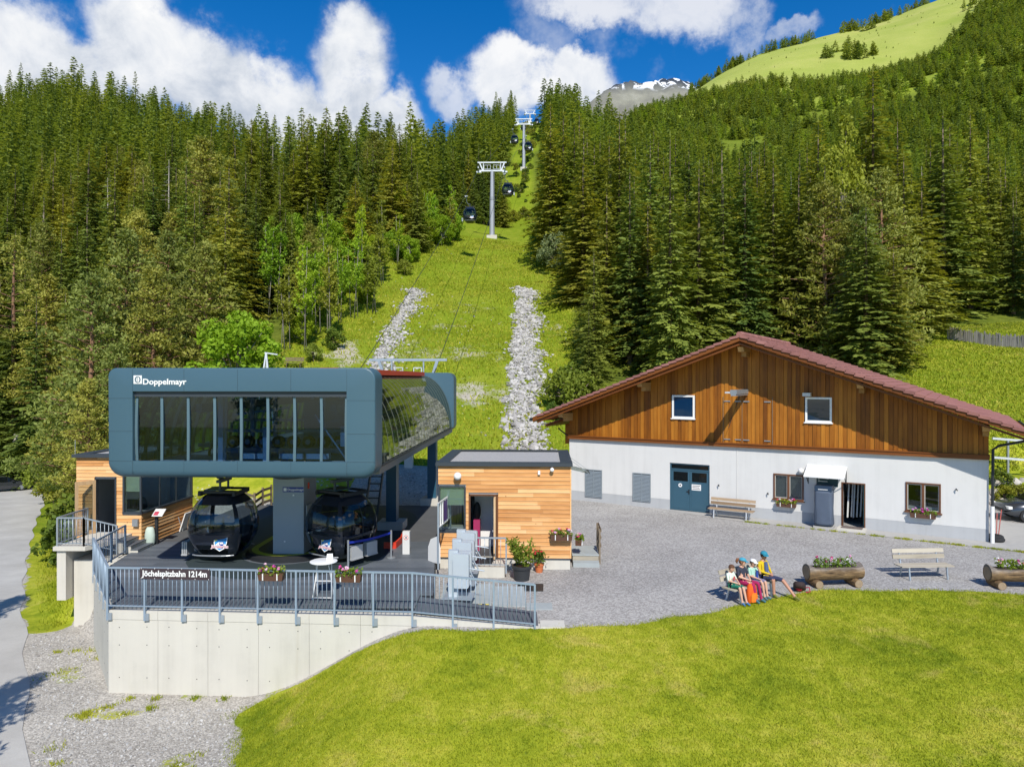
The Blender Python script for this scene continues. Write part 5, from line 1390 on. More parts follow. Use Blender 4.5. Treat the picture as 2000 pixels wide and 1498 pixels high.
def build_portal():
    # white steel gantry standing behind the station roof
    t = thing('entry_gantry', 'white steel gantry with braced legs rising behind the station roof', 'gantry', (-6.6, 45.5, gz(-6.6, 45.5)), TH)
    g = t.location.z; zt = 6.5 + 36 / F * 45.5
    for a, b, w in [((-2.55, 0, zt - g), (2.45, 0, zt - g), .16), ((-1.95, 0, zt - g), (-1.45, 0, zt - g - 1.4), .18), ((1.85, 0, zt - g), (1.4, 0, zt - g - 1.4), .18), ((-1.1, 0, zt - g), (-1.1, 0, zt - g - 1.4), .08), ((.95, 0, zt - g), (.95, 0, zt - g - 1.4), .08), ((-1.8, 0, zt - g - 1.4), (1.8, 0, zt - g - 1.4), .25)]:
        MB().beam(a, b, w).build('gantry_beam', MT['galv'], t)
    MB().beam((0, 0, -.3), (0, 0, zt - g - 1.4), .5).build('gantry_post', MT['white_steel'], t)
    for s in (-.85, .35): 
        mb = MB()
        for a, b in (((s, -.5), (s + .5, -.5)), ((s, -1.0), (s + .5, -1.0)), ((s, -.5), (s, -1.2)), ((s + .5, -.5), (s + .5, -1.2))): mb.beam((a[0], -.2, zt - g + a[1]), (b[0], -.2, zt - g + b[1]), .05)
        mb.build('guard_frame', MT['white_steel'], t)
    # tripod on the slope left of it
    q = D(520, 725, 47); t = thing('steel_tripod', 'small white steel tripod frame sticking up behind the station roof', 'tripod', (q.x, q.y, gz(q.x, q.y)), 0)
    zt = 6.5 + 50 / F * 47 - t.location.z
    for a in (100, 215, 330): MB().beam((math.cos(R(a)) * .9, math.sin(R(a)) * .9, -.1), (0, 0, zt), .09).build('leg', MT['white_steel'], t)
    MB().beam((-.1, 0, zt), (.75, 0, zt - .12), .08).build('arm', MT['white_steel'], t)
build_portal()
# ------------------------------------------------------------------ timber kiosks
def clad(parent, O, rz, L, z0, z1, pitch, holes, mat, name='board', depth=.028):
    """horizontal boards on a wall that starts at O (local to parent) and runs along the direction rz; holes: (s0, s1, z0, z1)"""
    z = z0; c, s = math.cos(rz), math.sin(rz)
    while z < z1 - .02:
        h = min(pitch, z1 - z); zm = z + h / 2
        segs = [(0.0, L)]
        for h0, h1, a, b in holes:
            if a < zm < b:
                out = []
                for p, q in segs:
                    if h1 <= p or h0 >= q: out.append((p, q)); continue
                    if h0 > p: out.append((p, h0))
                    if h1 < q: out.append((h1, q))
                segs = out
        parts = []
        for p, q in segs:
            if q - p > 2.2:
                m = random.uniform(p + .8, q - .8); parts += [(p, m - .003), (m, q)]
            else: parts.append((p, q))
        for p, q in parts:
            if q - p < .02: continue
            dj = random.uniform(-.004, .004)
            mb = MB(); mb.box(0, -depth - dj, 0, q - p, 0, h - .014)
            mb.add([(0, -depth - dj - .012, 0), (q - p, -depth - dj - .012, 0), (q - p, -depth - dj - .0005, .05), (0, -depth - dj - .0005, .05), (0, -depth - dj, .0), (q - p, -depth - dj, .0)], [(0,1,2,3), (0,4,5,1)])
            o = mb.build(name, mat, parent); o.location = (O[0] + p * c, O[1] + p * s, z); o.rotation_euler = (0, 0, rz)
        z += pitch
def flat_roof(t, x0, y0, x1, y1, z, gravel=True):
    b = .42
    mb = MB()
    for a in ((x0, y0, x1, y0 + b), (x0, y1 - b, x1, y1), (x0, y0 + b, x0 + b, y1 - b), (x1 - b, y0 + b, x1, y1 - b)): mb.box(a[0], a[1], z, a[2], a[3], z + .12)
    mb.build('roof_edge', MT['anthracite'], t)
    MB().box(x0 + b - .02, y0 + b - .02, z - .05, x1 - b + .02, y1 - b + .02, z + .07).build('roof', MT['gravel_roof'], t)
    MB().box(x0 + .14, y0 + .17, z - .12, x1 - .12, y1 - .12, z - .052).build('roof_board', MT['dark'], t)
    MB().box(x0 + b, y1 - b - .05, z + .071, x1 - b, y1 - b - .003, z + .14).build('roof_upstand', MT['dark'], t)
def open_shell(t, x0, y0, x1, y1, z0, z1, front_holes, wall=.12, inner=None):
    """wall core behind the boards with real openings in the front"""
    inner = inner or MT['inner']
    mb = MB(); mb.box(x0, y1 - wall, z0, x1, y1, z1); mb.box(x0, y0 + wall, z0, x0 + wall, y1 - wall, z1); mb.build('wall_core', inner, t)
    mb = MB(); xs = sorted(set([x0, x1] + [h[0] for h in front_holes] + [h[1] for h in front_holes]))
    for a, b in zip(xs[:-1], xs[1:]):
        hs = [h for h in front_holes if h[0] <= a + 1e-6 and h[1] >= b - 1e-6]
        if not hs: mb.box(a, y0, z0, b, y0 + wall, z1)
        else:
            h = hs[0]
            if h[2] > z0: mb.box(a, y0, z0, b, y0 + wall, h[2])
            if h[3] < z1: mb.box(a, y0, h[3], b, y0 + wall, z1)
    mb.build('front_core', inner, t)
    MB().box(x0 + wall, y0 + wall, z0 - .02, x1 - wall, y1 - wall, z0 + .02).build('floor', MT['inner_dark'], t)
MT['inner'] = plain('inner_wall', (.40, .41, .42), .8); MT['inner_dark'] = plain('inner_floor', (.06, .06, .065), .7); MT['magenta'] = plain('magenta', (.35, .02, .10), .7)
def flower_box(label, loc, rz, w=.75, group='flower boxes', parent_h=.2, seed=0, cols=None, depth=.2):
    t = thing('flower_box', label, 'flower box', loc, rz, group)
    mb = MB(); mb.loft([[(-w/2 + .03, -depth/2 + .02, 0), (w/2 - .03, -depth/2 + .02, 0), (w/2 - .03, depth/2, 0), (-w/2 + .03, depth/2, 0)], [(-w/2, -depth/2, .2), (w/2, -depth/2, .2), (w/2, depth/2, .2), (-w/2, depth/2, .2)]]); mb.build('box', MT['brown_box'], t)
    for x in (-w * .28, w * .28): MB().box(x - .014, -depth/2 - .014, .02, x + .014, -depth/2 + .03, .205).build('hook', MT['white'], t)
    flowers(t, w, depth, .19, seed, cols)
    return t
PETALS = {}
def petal(c):
    if c not in PETALS: PETALS[c] = plain('petal_%d' % len(PETALS), c, .6, 0, .15)
    return PETALS[c]
def flowers(t, w, d, z, seed, cols=None, n_leaf=150, n_fl=16, hgt=.22):
    st = random.getstate(); random.seed(seed + 100)
    cols = cols or [(.62, .22, .42), (.55, .03, .10), (.72, .45, .58), (.48, .05, .28)]
    tb = TB_()
    for _ in range(n_leaf):
        p = Vector((random.uniform(-w/2, w/2), random.uniform(-d/2 - .04, d/2 + .02), z + random.uniform(-.03, hgt * .75)))
        tb.leaf(p, (rv() + Vector((0, -.3, .6))).normalized() * .075, .035, random.uniform(.1, .9))
    link_mesh('leaves', tb.mesh('leaves', MT['plant']), t)
    k = n_fl // len(cols) + 1
    for ci, c in enumerate(cols):
        for _ in range(max(1, k // 2)):
            mb = MB(); p = Vector((random.uniform(-w/2 + .04, w/2 - .04), random.uniform(-d/2 - .05, d/2), z + random.uniform(hgt * .45, hgt)))
            for q in range(7):
                dd = rv().normalized() * .032; mb.ball(p + dd, .026, .026, .020, 6, 4)
            mb.build('blossom', petal(c), t)
    random.setstate(st)

def ticket_kiosk():
    o = Vector((-2.65, 25.52, 0)); W, Dp = 4.75, 4.6
    t = thing('ticket_kiosk', 'larch clad flat roofed ticket kiosk with open door between station and hall', 'kiosk', o, TH)
    zb, zt = .10, 3.36
    door = (1.16, 2.10, .08, 2.30); win = (.02, .98, 1.05, 2.62)
    MB().box(.03, .0, -.6, W - .03, Dp, zb).build('plinth', MT['concrete'], t)
    open_shell(t, .03, .03, W - .03, Dp, zb, zt, [(1.16, 2.10, zb, 2.30), (.03, .98, 1.05, 2.62)])
    MB().box(W - .16, .15, zb, W - .03, Dp - .13, zt).build('side_wall', MT['inner'], t)
    clad(t, (0, .03, 0), 0, W, zb, zt, .145, [(1.10, 2.16, 0, 2.36), (.0, 1.0, 1.0, 2.66)], MT['larch'])
    clad(t, (W - .03, .03, 0), R(90), Dp, zb, zt, .145, [], MT['larch'])
    MB().box(W - .03, -.02, zb - .01, W + .015, .03, zt).build('corner_post', MT['larch'], t)
    MB().box(-.04, -.05, zb - .03, W + .02, .03, zb).build('base_trim', MT['anthracite'], t)
    flat_roof(t, -.08, -.12, W + .06, Dp + .06, zt + .01)
    # door opening, leaf swung in, frame
    mb = MB(); mb.box(1.10, -.03, zb, 1.16, .15, 2.36); mb.box(2.10, -.03, zb, 2.16, .15, 2.36); mb.box(1.10, -.03, 2.30, 2.16, .15, 2.36); mb.build('door_frame', MT['brown_frame'], t)
    d = MB().box(2.02, -.35, zb + .02, 2.085, .10, 2.28).build('door', MT['frame_wood'], t)
    MB().box(1.97, -.30, 1.08, 2.02, -.22, 1.14).build('handle', MT['grey_metal'], d)
    MB().box(1.16, 1.6, zb, 1.9, 1.7, 2.1).build('cabinet', MT['white'], t)
    MB().box(1.18, .9, zb, 1.42, 1.2, 1.25).build('counter', MT['magenta'], t)
    mb = MB(); mb.ball((1.3, 1.1, 1.55), .14, .1, .35, 10, 8); mb.build('hanging_coat', MT['black'], t)
    # corner window with blind
    MB().box(.06, .02, 1.05, .94, .028, 2.60).build('window_pane', MT['glass_win'], t)
    mb = MB(); mb.box(.0, -.035, 1.0, .98, .04, 1.06); mb.box(.0, -.03, 2.60, .98, .04, 2.66); mb.box(.94, -.03, 1.06, 1.0, .04, 2.60); mb.box(0, -.03, 1.06, .06, .04, 2.60); mb.build('window_frame', MT['anthracite'], t)
    MB().box(.08, .05, 1.95, .92, .07, 2.60).build('blind', MT['blind'], t)
    MB().box(.1, .5, 1.0, .9, .9, 1.08).build('desk', MT['offwhite'], t)
    # lamps
    mb = MB(); mb.ball((.72, -.17, 3.02), .14, .14, .14, 16, 10); mb.build('globe_lamp', MT['white'], t, 'all')
    mb = MB(); mb.ball((4.08, -.14, 3.26), .075, .075, .075, 12, 8); mb.tube([(4.08, -.14, 3.3), (4.08, 0, 3.36)], .02, 6); mb.build('spot_lamp', MT['white'], t, 'all')
    MB().box(3.58, -.09, 3.08, 3.66, -.03, 3.22).build('sensor_box', MT['white'], t)
    # glass canopy on the right side
    MB().add([(W, .9, 3.15), (W + .75, .9, 2.98), (W + .75, 2.2, 2.98), (W, 2.2, 3.15)], [(0,1,2,3)]).build('canopy', MT['canopy'], t)
    mb = MB(); mb.beam((W, 1.0, 3.5), (W + .7, 1.0, 3.0), .015); mb.beam((W, 2.1, 3.5), (W + .7, 2.1, 3.0), .015); mb.build('canopy_rod', MT['grey_metal'], t)
    # landing in front of the door with its railing
    MB().box(1.05, -1.15, -.4, 2.45, -.06, .06).build('door_landing', MT['concrete'], t)
    MB().box(1.2, -.75, .062, 2.0, -.1, .075).build('door_mat', MT['dark'], t)
    return t
MT['canopy'] = glass('canopy_glass', (.55, .65, .62), .4, 1.5)
TK = ticket_kiosk()
flower_box('flower box on the larch wall of the ticket kiosk', (1.75, 25.15, .78), TH, .78, seed=1, cols=[(.6, .3, .5), (.5, .02, .06), (.75, .6, .7)])
railing('railing', 'short steel railing guarding the ticket kiosk door landing', [(-1.85, 24.35, .06), (-.20, 24.25, .06)], 1.0, 1.64, .17, MT['galv'], .2)

def operator_kiosk():
    o = Vector((-16.98, 27.72, 0)); W, Dp = 2.6, 4.0
    t = thing('operator_kiosk', 'larch clad operator kiosk with corner window at the left end of the deck', 'kiosk', o, TH)
    zb, zt = -.02, 3.42
    door = (.80, 1.55, .5, 2.58); win = (1.92, W, 1.30, 2.72)
    MB().box(.0, .0, -3.0, W, Dp, zb).build('plinth', MT['concrete'], t)
    open_shell(t, .03, .03, W - .03, Dp, zb, zt, [(.80, 1.55, .5, 2.58), (1.92, W - .03, 1.30, 2.72)])
    clad(t, (0, .03, 0), 0, W, zb, zt, .135, [(.74, 1.60, .45, 2.64), (1.86, W, 1.24, 2.78)], MT['larch'])
    clad(t, (W - .03, .03, 0), R(90), Dp, zb, 1.28, .135, [], MT['larch'])
    clad(t, (W - .03, .03, 0), R(90), Dp, 2.74, zt, .135, [], MT['larch'])
    MB().box(W - .16, .03, zb, W - .03, Dp, 1.25).build('side_wall', MT['inner'], t); MB().box(W - .16, .03, 2.74, W - .03, Dp, zt).build('side_lintel', MT['inner'], t)
    flat_roof(t, -.10, -.14, W + .08, Dp + .06, zt + .01)
    mb = MB(); mb.box(1.86, -.05, 1.24, W + .06, .04, 1.31); mb.box(W - .03, -.05, 1.24, W + .06, Dp, 1.31); mb.box(W - .06, -.03, 1.31, W + .01, .04, 2.74); mb.box(1.86, -.03, 1.31, 1.93, .04, 2.74); mb.box(W - .05, Dp - .08, 1.31, W + .02, Dp, 2.74); mb.build('window_frame', MT['anthracite'], t)
    MB().box(1.94, .0, 1.31, W - .07, .008, 2.72).build('front_pane', MT['glass_win'], t)
    for i in range(3):
        a, b = .06 + 1.30 * i, .06 + 1.30 * (i + 1) - .05; MB().box(W - .02, a, 1.31, W - .012, b, 2.74).build('side_pane', MT['glass_win'], t)
        MB().box(W - .045, b, 1.31, W + .005, b + .05, 2.74).build('side_mullion', MT['anthracite'], t)
    MB().box(1.96, .06, 2.1, W - .1, .08, 2.70).build('blind', MT['blind'], t)
    MB().box(W - .6, .4, .9, W - .2, 3.4, 1.22).build('control_desk', MT['offwhite'], t)
    mb = MB(); mb.ball((W - .9, 1.6, 1.3), .22, .2, .35, 10, 8); mb.build('office_chair', MT['black'], t)
    MB().box(.3, Dp - .5, .5, 1.7, Dp - .2, 2.4).build('wardrobe', MT['white'], t)
    MB().box(.75, 1.8, .5, 1.5, 1.9, 2.0).build('partition', MT['offwhite'], t); MB().box(.95, 1.78, 1.1, 1.4, 1.8, 1.5).build('notice', MT['dark'], t)
    mb = MB(); mb.box(.74, -.03, .46, .80, .15, 2.64); mb.box(1.55, -.03, .46, 1.61, .15, 2.64); mb.box(.74, -.03, 2.58, 1.61, .15, 2.64); mb.build('door_frame', MT['anthracite'], t)
    dr = bpy.data.objects.new('door', None); COL.objects.link(dr); dr.parent = t; dr.location = (.78, -.02, .5); dr.rotation_euler = (0, 0, R(-125))
    mb = MB(); mb.box(0, -.03, 0, .10, .03, 2.05); mb.box(.62, -.03, 0, .72, .03, 2.05); mb.box(.1, -.03, 0, .62, .03, .14); mb.box(.1, -.03, 1.9, .62, .03, 2.05); mb.build('leaf_frame', MT['frame_wood'], dr)
    MB().box(.1, -.005, .14, .62, .005, 1.9).build('door_glass', MT['glass_win'], dr)
    MB().box(2.30, -.13, .78, 2.52, -.035, 1.05).build('switch_box', MT['grey_metal'], t)
    mb = MB(); mb.tube([(.02, -.1, zt), (.02, -.1, zt + .7)], .012, 5); mb.build('antenna', MT['grey_metal'], t)
operator_kiosk()

def deck_props():
    # info panel, folded table, glass recycling bin beside the operator kiosk
    p = P(306, 1062, 0); t = thing('info_panel', 'dark steel post with slanted info panel beside the left kiosk', 'info panel', p, TH)
    MB().box(-.055, -.04, 0, .055, .04, 1.25).build('post', MT['dark'], t)
    mb = MB(); mb.add([(-.1, -.2, 1.12), (.32, -.2, 1.12), (.32, .12, 1.36), (-.1, .12, 1.36)], [(0,1,2,3)]); mb.build('panel', MT['offwhite'], t)
    mb = MB(); mb.add([(-.06, -.16, 1.152), (.12, -.16, 1.152), (.12, .0, 1.272), (-.06, .0, 1.272)], [(0,1,2,3)]); mb.build('panel_picture', MT['crest_red'], t)
    p = P(293, 1064, 0); t = thing('waste_sack', 'pale green waste sack leaning at the left kiosk wall', 'waste sack', p, TH)
    mb = MB(); mb.loft([[(math.cos(a) * r, math.sin(a) * r * .8, z) for a in np.linspace(0, 6.283, 13)[:-1]] for r, z in ((.14, 0), (.20, .1), (.20, .4), (.16, .62), (.11, .70))]); mb.build('sack', MT['palegreen'], t, 'all')
    p = P(362, 1033, 0); t = thing('folded_table', 'folded white table leaning at the operator kiosk side wall', 'table', p, TH)
    mb = MB(); mb.at(Matrix.Rotation(R(18), 4, 'Y')); mb.box(-.02, -.5, .0, .02, .5, .8); mb.build('table_top', MT['white'], t)
    mb = MB(); mb.beam((.1, -.4, 0), (-.1, -.4, .6), .03); mb.beam((.1, .4, 0), (-.1, .4, .6), .03); mb.build('leg_pair', MT['grey_metal'], t)
    # bistro table with menu stand
    p = P(632, 1167, 0); t = thing('bistro_table', 'round white folding bar table just behind the front railing', 'table', p, 0)
    mb = MB(); mb.lathe((0, 0, 1.06), [(.38, 0), (.40, .012), (.40, .028), (.38, .036)], 32); mb.build('table_top', MT['white'], t, 40)
    for s in (-1, 1): 
        mb = MB(); mb.tube([(s * .28, -.18, 0), (s * .20, .16, 1.05)], .014, 6); mb.tube([(s * .25, .22, 0), (s * .18, -.14, 1.05)], .014, 6); mb.build('leg', MT['white'], t)
    mb = MB(); mb.beam((-.28, -.17, .05), (.28, -.17, .05), .02); mb.beam((-.25, .0, .5), (.25, .0, .5), .02); mb.build('crossbar', MT['white'], t)
    q = p + Vector((.18, .02, 1.10)); t = thing('menu_stand', 'small folded menu card on the round white table', 'menu card', q, R(15))
    MB().add([(-.1, -.06, 0), (.1, -.06, 0), (.08, 0, .2), (-.08, 0, .2), (-.1, .06, 0), (.1, .06, 0)], [(0,1,2,3), (4,3,2,5)]).build('card', MT['white'], t)
    # stanchions with blue belt
    a = P(680, 1112, 0); b = P(764, 1089, 0)
    for p, lab in ((a, 'front steel belt post beside the right hand gondola'), (b, 'rear steel belt post beside the grey pillar')):
        t = thing('barrier_post', lab, 'barrier post', p, 0, 'belt barrier posts')
        mb = MB(); mb.cyl((0, 0, .02), .035, .98, 14); mb.build('tube', MT['grey_metal'], t, 40); mb = MB(); mb.lathe((0, 0, 0), [(.16, 0), (.16, .02), (.05, .035)], 18); mb.build('foot', MT['grey_metal'], t, 40)
    t = thing('barrier_belt', 'dark blue belt stretched between the two steel posts', 'belt', a + Vector((0, 0, .88)))
    mb = mbw(t); n = 10
    for i in range(n):
        u0, u1 = i / n, (i + 1) / n; f = lambda u: lerp(a, b, u) + Vector((0, 0, .92 - .05 * math.sin(math.pi * u)))
        mb.add([f(u0) - Vector((0, 0, .05)), f(u1) - Vector((0, 0, .05)), f(u1) + Vector((0, 0, .03)), f(u0) + Vector((0, 0, .03))], [(0,1,2,3)])
    mb.build('webbing', MT['blue_tape'], t)
    # grey access pillar and red rubber kerb
    p = P(794, 1081, 0); t = thing('access_pillar', 'light grey pillar with round hand sign beside the deck', 'pillar', p, TH)
    MB().box(-.13, -.10, 0, .13, .10, .84).build('housing', MT['offwhite'], t)
    mb = MB(); mb.tube([(0, -.101, .62), (0, -.107, .62)], .085, 20); sg = mb.build('round_sign', MT['white'], t)
    mb = MB(); r0 = [(.085 * math.cos(a), -.109, .62 + .085 * math.sin(a)) for a in np.linspace(0, 6.283, 25)[:-1]]; r1 = [(.066 * math.cos(a), -.109, .62 + .066 * math.sin(a)) for a in np.linspace(0, 6.283, 25)[:-1]]
    mb.loft([r0, r1], False); mb.build('sign_ring', MT['red'], sg); MB().box(-.02, -.111, .58, .025, -.108, .66).build('hand_symbol', MT['black'], sg)
    p0, p1 = P(755, 1072, 0), P(787, 1052, 0); t = thing('rubber_kerb', 'bright red rubber guide wall curving beside the grey pillar', 'guide wall', p0)
    mb = mbw(t)
    pts = [P(750, 1071, 0), P(772, 1071, 0), P(784, 1060, 0), P(788, 1044, 0)]
    for a, b in zip(pts[:-1], pts[1:]): mb.beam(a + Vector((0, 0, .12)), b + Vector((0, 0, .12)), .07, .24)
    mb.build('kerb', MT['red'], t)
    # white sun sail / tarp bundle and lattice sign at the kiosk corner
    p = P(848, 1097, 0); t = thing('cover_bag', 'white covered board standing beside the lattice sign post', 'covered board', p, R(-50))
    mb = MB(); mb.loft([[(-.30, -.06, 0), (.30, -.06, 0), (.30, .06, 0), (-.30, .06, 0)], [(-.28, -.07, .5), (.30, -.05, .55), (.30, .06, .55), (-.28, .06, .5)], [(-.18, -.03, .78), (.22, -.03, .95), (.22, .03, .95), (-.18, .03, .78)]]); mb.build('cover', MT['white'], t, 50)
    t = thing('lattice_sign', 'pale lattice sign board on steel posts in front of the kiosk window', 'sign', P(855, 1112, 0))
    pa, pb = P(856, 1112, 0), P(880, 1086, 0)
    for q in (pa, pb):
        mb = mbw(t); mb.beam(q, q + Vector((0, 0, 2.25 if q is pa else 2.3)), .055); mb.build('post', MT['galv'], t)
    mb = mbw(t); u = (pb - pa)
    for z in (1.42, 2.25): mb.beam(pa + Vector((0, 0, z)), pb + Vector((0, 0, z)), .04)
    for k in range(7): q = lerp(pa, pb, k / 6); mb.beam(q + Vector((0, 0, 1.42)), q + Vector((0, 0, 2.25)), .05, .02)
    mb.build('lattice', MT['offwhite'], t)
    mb = mbw(t); n = Vector((u.y, -u.x, 0)).normalized() * .03; q0, q1 = lerp(pa, pb, .35), lerp(pa, pb, .65)
    for sg in (1, -1): mb.add([q0 + n * sg + Vector((0, 0, 1.5)), q1 + n * sg + Vector((0, 0, 1.5)), q1 + n * sg + Vector((0, 0, 2.2)), q0 + n * sg + Vector((0, 0, 2.2))], [(0,1,2,3)])
    mb.build('sign_panel', MT['purple'], t)
    # turnstile cabinets
    for i, (px, py, lab) in enumerate([(886, 1162, 'foremost'), (893, 1135, 'middle'), (901, 1112, 'rearmost')]):
        p = P(px, py, 0); p.z = -.02
        t = thing('turnstile', '%s of three grey turnstile cabinets beside the ramp' % lab, 'turnstile', p, R(-6), 'turnstiles')
        mb = MB(); mb.loft([rrr(-.15, .15, -.10, .10, .02, z) for z in (0, 1.38)]); mb.build('column', MT['turn'], t)
        mb = MB(); mb.loft([[(x, .12 + .0, z) for x, z in rrect(.05, .52, .30, 1.30, .07, 4)], [(x, .30, z) for x, z in rrect(.05, .52, .30, 1.30, .07, 4)]]); mb.loft([[(x, -.26, z) for x, z in rrect(.02, .50, .30, 1.32, .07, 4)], [(x, -.08, z) for x, z in rrect(.02, .50, .30, 1.32, .07, 4)]]); mb.build('cabinet', MT['turn'], t)
        mb = MB(); mb.tube([(.5, -.1, .86), (.95, -.1, .80)], .02, 8); mb.tube([(.5, -.1, .80), (.72, -.1, .42)], .02, 8); mb.build('arm', MT['galv'], t)
        MB().box(-.3, -.3, -.03, .6, .4, .0).build('base_plate', MT['galv'], t)
MT['palegreen'] = plain('pale_green', (.50, .60, .52), .7); MT['purple'] = plain('sign_purple', (.10, .05, .18), .6); MT['turn'] = plain('turnstile_grey', (.44, .49, .53), .5, .05, .06)
def rrr(x0, x1, y0, y1, r, z): return [(x0 + r, y0, z), (x1 - r, y0, z), (x1, y0 + r, z), (x1, y1 - r, z), (x1 - r, y1, z), (x0 + r, y1, z), (x0, y1 - r, z), (x0, y0 + r, z)]
deck_props()

def railing_props():
    # banner with the lift's name
    a = DA + off; b = DB + off; u = (b - a).normalized(); n = Vector((u.y, -u.x, 0)); n = n if n.y < 0 else -n
    p = lerp(a, b, .112) + n * .04; t = thing('name_banner', 'dark banner reading Jöchelspitzbahn 1214m tied to the front railing', 'banner', (p.x, p.y, 0), math.atan2(u.y, u.x))
    MB().box(0, -.006, .87, 2.02, .006, 1.17).build('banner_cloth', MT['banner'], t)
    text('banner_lettering', 'Jöchelspitzbahn 1214m', .225, MT['white'], t, (1.01, -.010, .955), (R(90), 0, 0), .007, 'CENTER', .001, .90)
    for i in range(6):
        for z in (.872, 1.15): MB().box(.03 + .39 * i, -.008, z, .045 + .39 * i, .012, z + .025).build('cable_tie', MT['white'], t)
    for px, lab, sd in ((538, 'flower box with pink geraniums on the front railing, nearer the banner', 2), (689, 'flower box with pink geraniums on the front railing, below the right hand gondola', 3)):
        X = (px - 1000) / F * 20.0; k = (X - a.x) / (b.x - a.x); q = lerp(a, b, k) + n * .12
        flower_box(lab, (q.x, q.y, .92), math.atan2(u.y, u.x), .72, seed=sd)
MT['banner'] = plain('banner_cloth', (.045, .03, .035), .7)
railing_props()

def kiosk_yard():
    # potted plants
    p = P(1019, 1132, YARD); t = thing('potted_shrub', 'big leafy shrub in a black tub beside the ticket kiosk', 'potted plant', p)
    mb = MB(); mb.lathe((0, 0, 0), [(.25, 0), (.30, .40), (.335, .40), (.345, .50), (.30, .50), (.29, .44)], 24); mb.build('tub', MT['pot_black'], t, 40)
    tb = TB_()
    for s in range(9):
        a = random.uniform(0, 6.28); e = Vector((math.cos(a) * .36, math.sin(a) * .36, random.uniform(.85, 1.35)))
        for k in range(60):
            q = Vector((0, 0, .45)).lerp(e, random.uniform(.25, 1.05)) + rv(.07); tb.card(q, (rv() + Vector((0, 0, .6))).normalized() * .17, .035, random.uniform(.1, 1))
    link_mesh('foliage', tb.mesh('foliage', MT['leaf_olive']), t)
    p = P(1053, 1117, YARD); t = thing('potted_rose', 'small red rose in an orange pot beside the ticket kiosk', 'potted plant', p)
    mb = MB(); mb.lathe((0, 0, 0), [(.12, 0), (.155, .24), (.175, .24), (.175, .30), (.15, .30)], 20); mb.build('pot', MT['terracotta'], t, 40)
    tb = TB_()
    for k in range(170): tb.leaf(Vector((random.gauss(0, .10), random.gauss(0, .10), .32 + random.uniform(0, .42))), (rv() + Vector((0, 0, .4))).normalized() * .10, .045, random.uniform(.1, .8))
    link_mesh('foliage', tb.mesh('foliage', MT['leaf_dark']), t)
    for k in range(7):
        mb = MB(); mb.ball((random.gauss(0, .1), random.gauss(0, .1) - .05, random.uniform(.5, .78)), .035, .035, .03, 8, 5); mb.build('bloom', petal((.55, .02, .03)), t)
    # paving slabs and mat between ramp and kiosk
    pv = thing('paving', 'grey paving slabs between the turnstiles and the ticket kiosk', 'paving', (-.8, 22.2, YARD))
    for (xa, xb, ya, yb) in [(-2.2, -1.45, 21.3, 22.3), (-2.2, -1.45, 22.32, 23.4), (-1.40, -.62, 21.3, 22.3), (-1.40, -.62, 22.32, 23.4), (-.55, -.10, 21.2, 22.2), (-.07, .40, 21.2, 22.2), (-.55, -.10, 22.22, 23.2), (-.07, .40, 22.22, 23.2), (.43, 1.2, 20.9, 21.5)]:
        mb = mbw(pv); mb.box(xa, ya, -.36, xb, yb, -.275 + .02 * (xa < -.6)); mb.build('paving_slab', MT['slab'], pv)
    p = P(1036, 1147, YARD); mb = MB(); o = thing('floor_grate', 'black floor mat on the gravel beside the ramp end', 'floor mat', (p.x, p.y, YARD), TH)
    mb.box(-.42, -.42, .0, .42, .38, .02); mb.build('grate', MT['dark'], o)
    t = thing('hazard_strip', 'yellow and black hazard strip on the slab edge behind the railing', 'hazard strip', (-2.0, 21.27, -.25))
    for i in range(12): MB().box(.11 * i, -.03, -.005, .11 * i + .108, .03, .006).build('stripe', MT['crest_yellow'] if i % 2 else MT['black'], t)
    # wooden side porch of the kiosk
    t = thing('side_porch', 'small wooden porch with dark rail on the right side of the ticket kiosk', 'porch', (2.75, 26.6, YARD), TH)
    for i in range(6): MB().box(-.52, -.6 + .24 * i, .32, .46, -.6 + .24 * i + .228, .36).build('plank', MT['slab'], t)
    MB().box(-.5, -.58, .0, .44, .8, .31).build('base', MT['bench_grey'], t); MB().box(-.5, -1.0, .0, .44, -.62, .16).build('step', MT['slab'], t)
    for y in (-.5, .15, .75): MB().box(.46, y - .03, -.0, .52, y + .03, 1.25).build('post', MT['dark_wood'], t)
    for z in (.62, .92, 1.18): MB().box(.525, -.56, z, .55, .8, z + .09).build('rail', MT['dark_wood'], t)
    flower_box('pink flower pot on the porch at the kiosk corner', (2.45, 26.0, .42), R(80), .4, seed=5, depth=.24)
MT['slab'] = concrete('paving_slab', (.34, .37, .37), .7)
kiosk_yard()
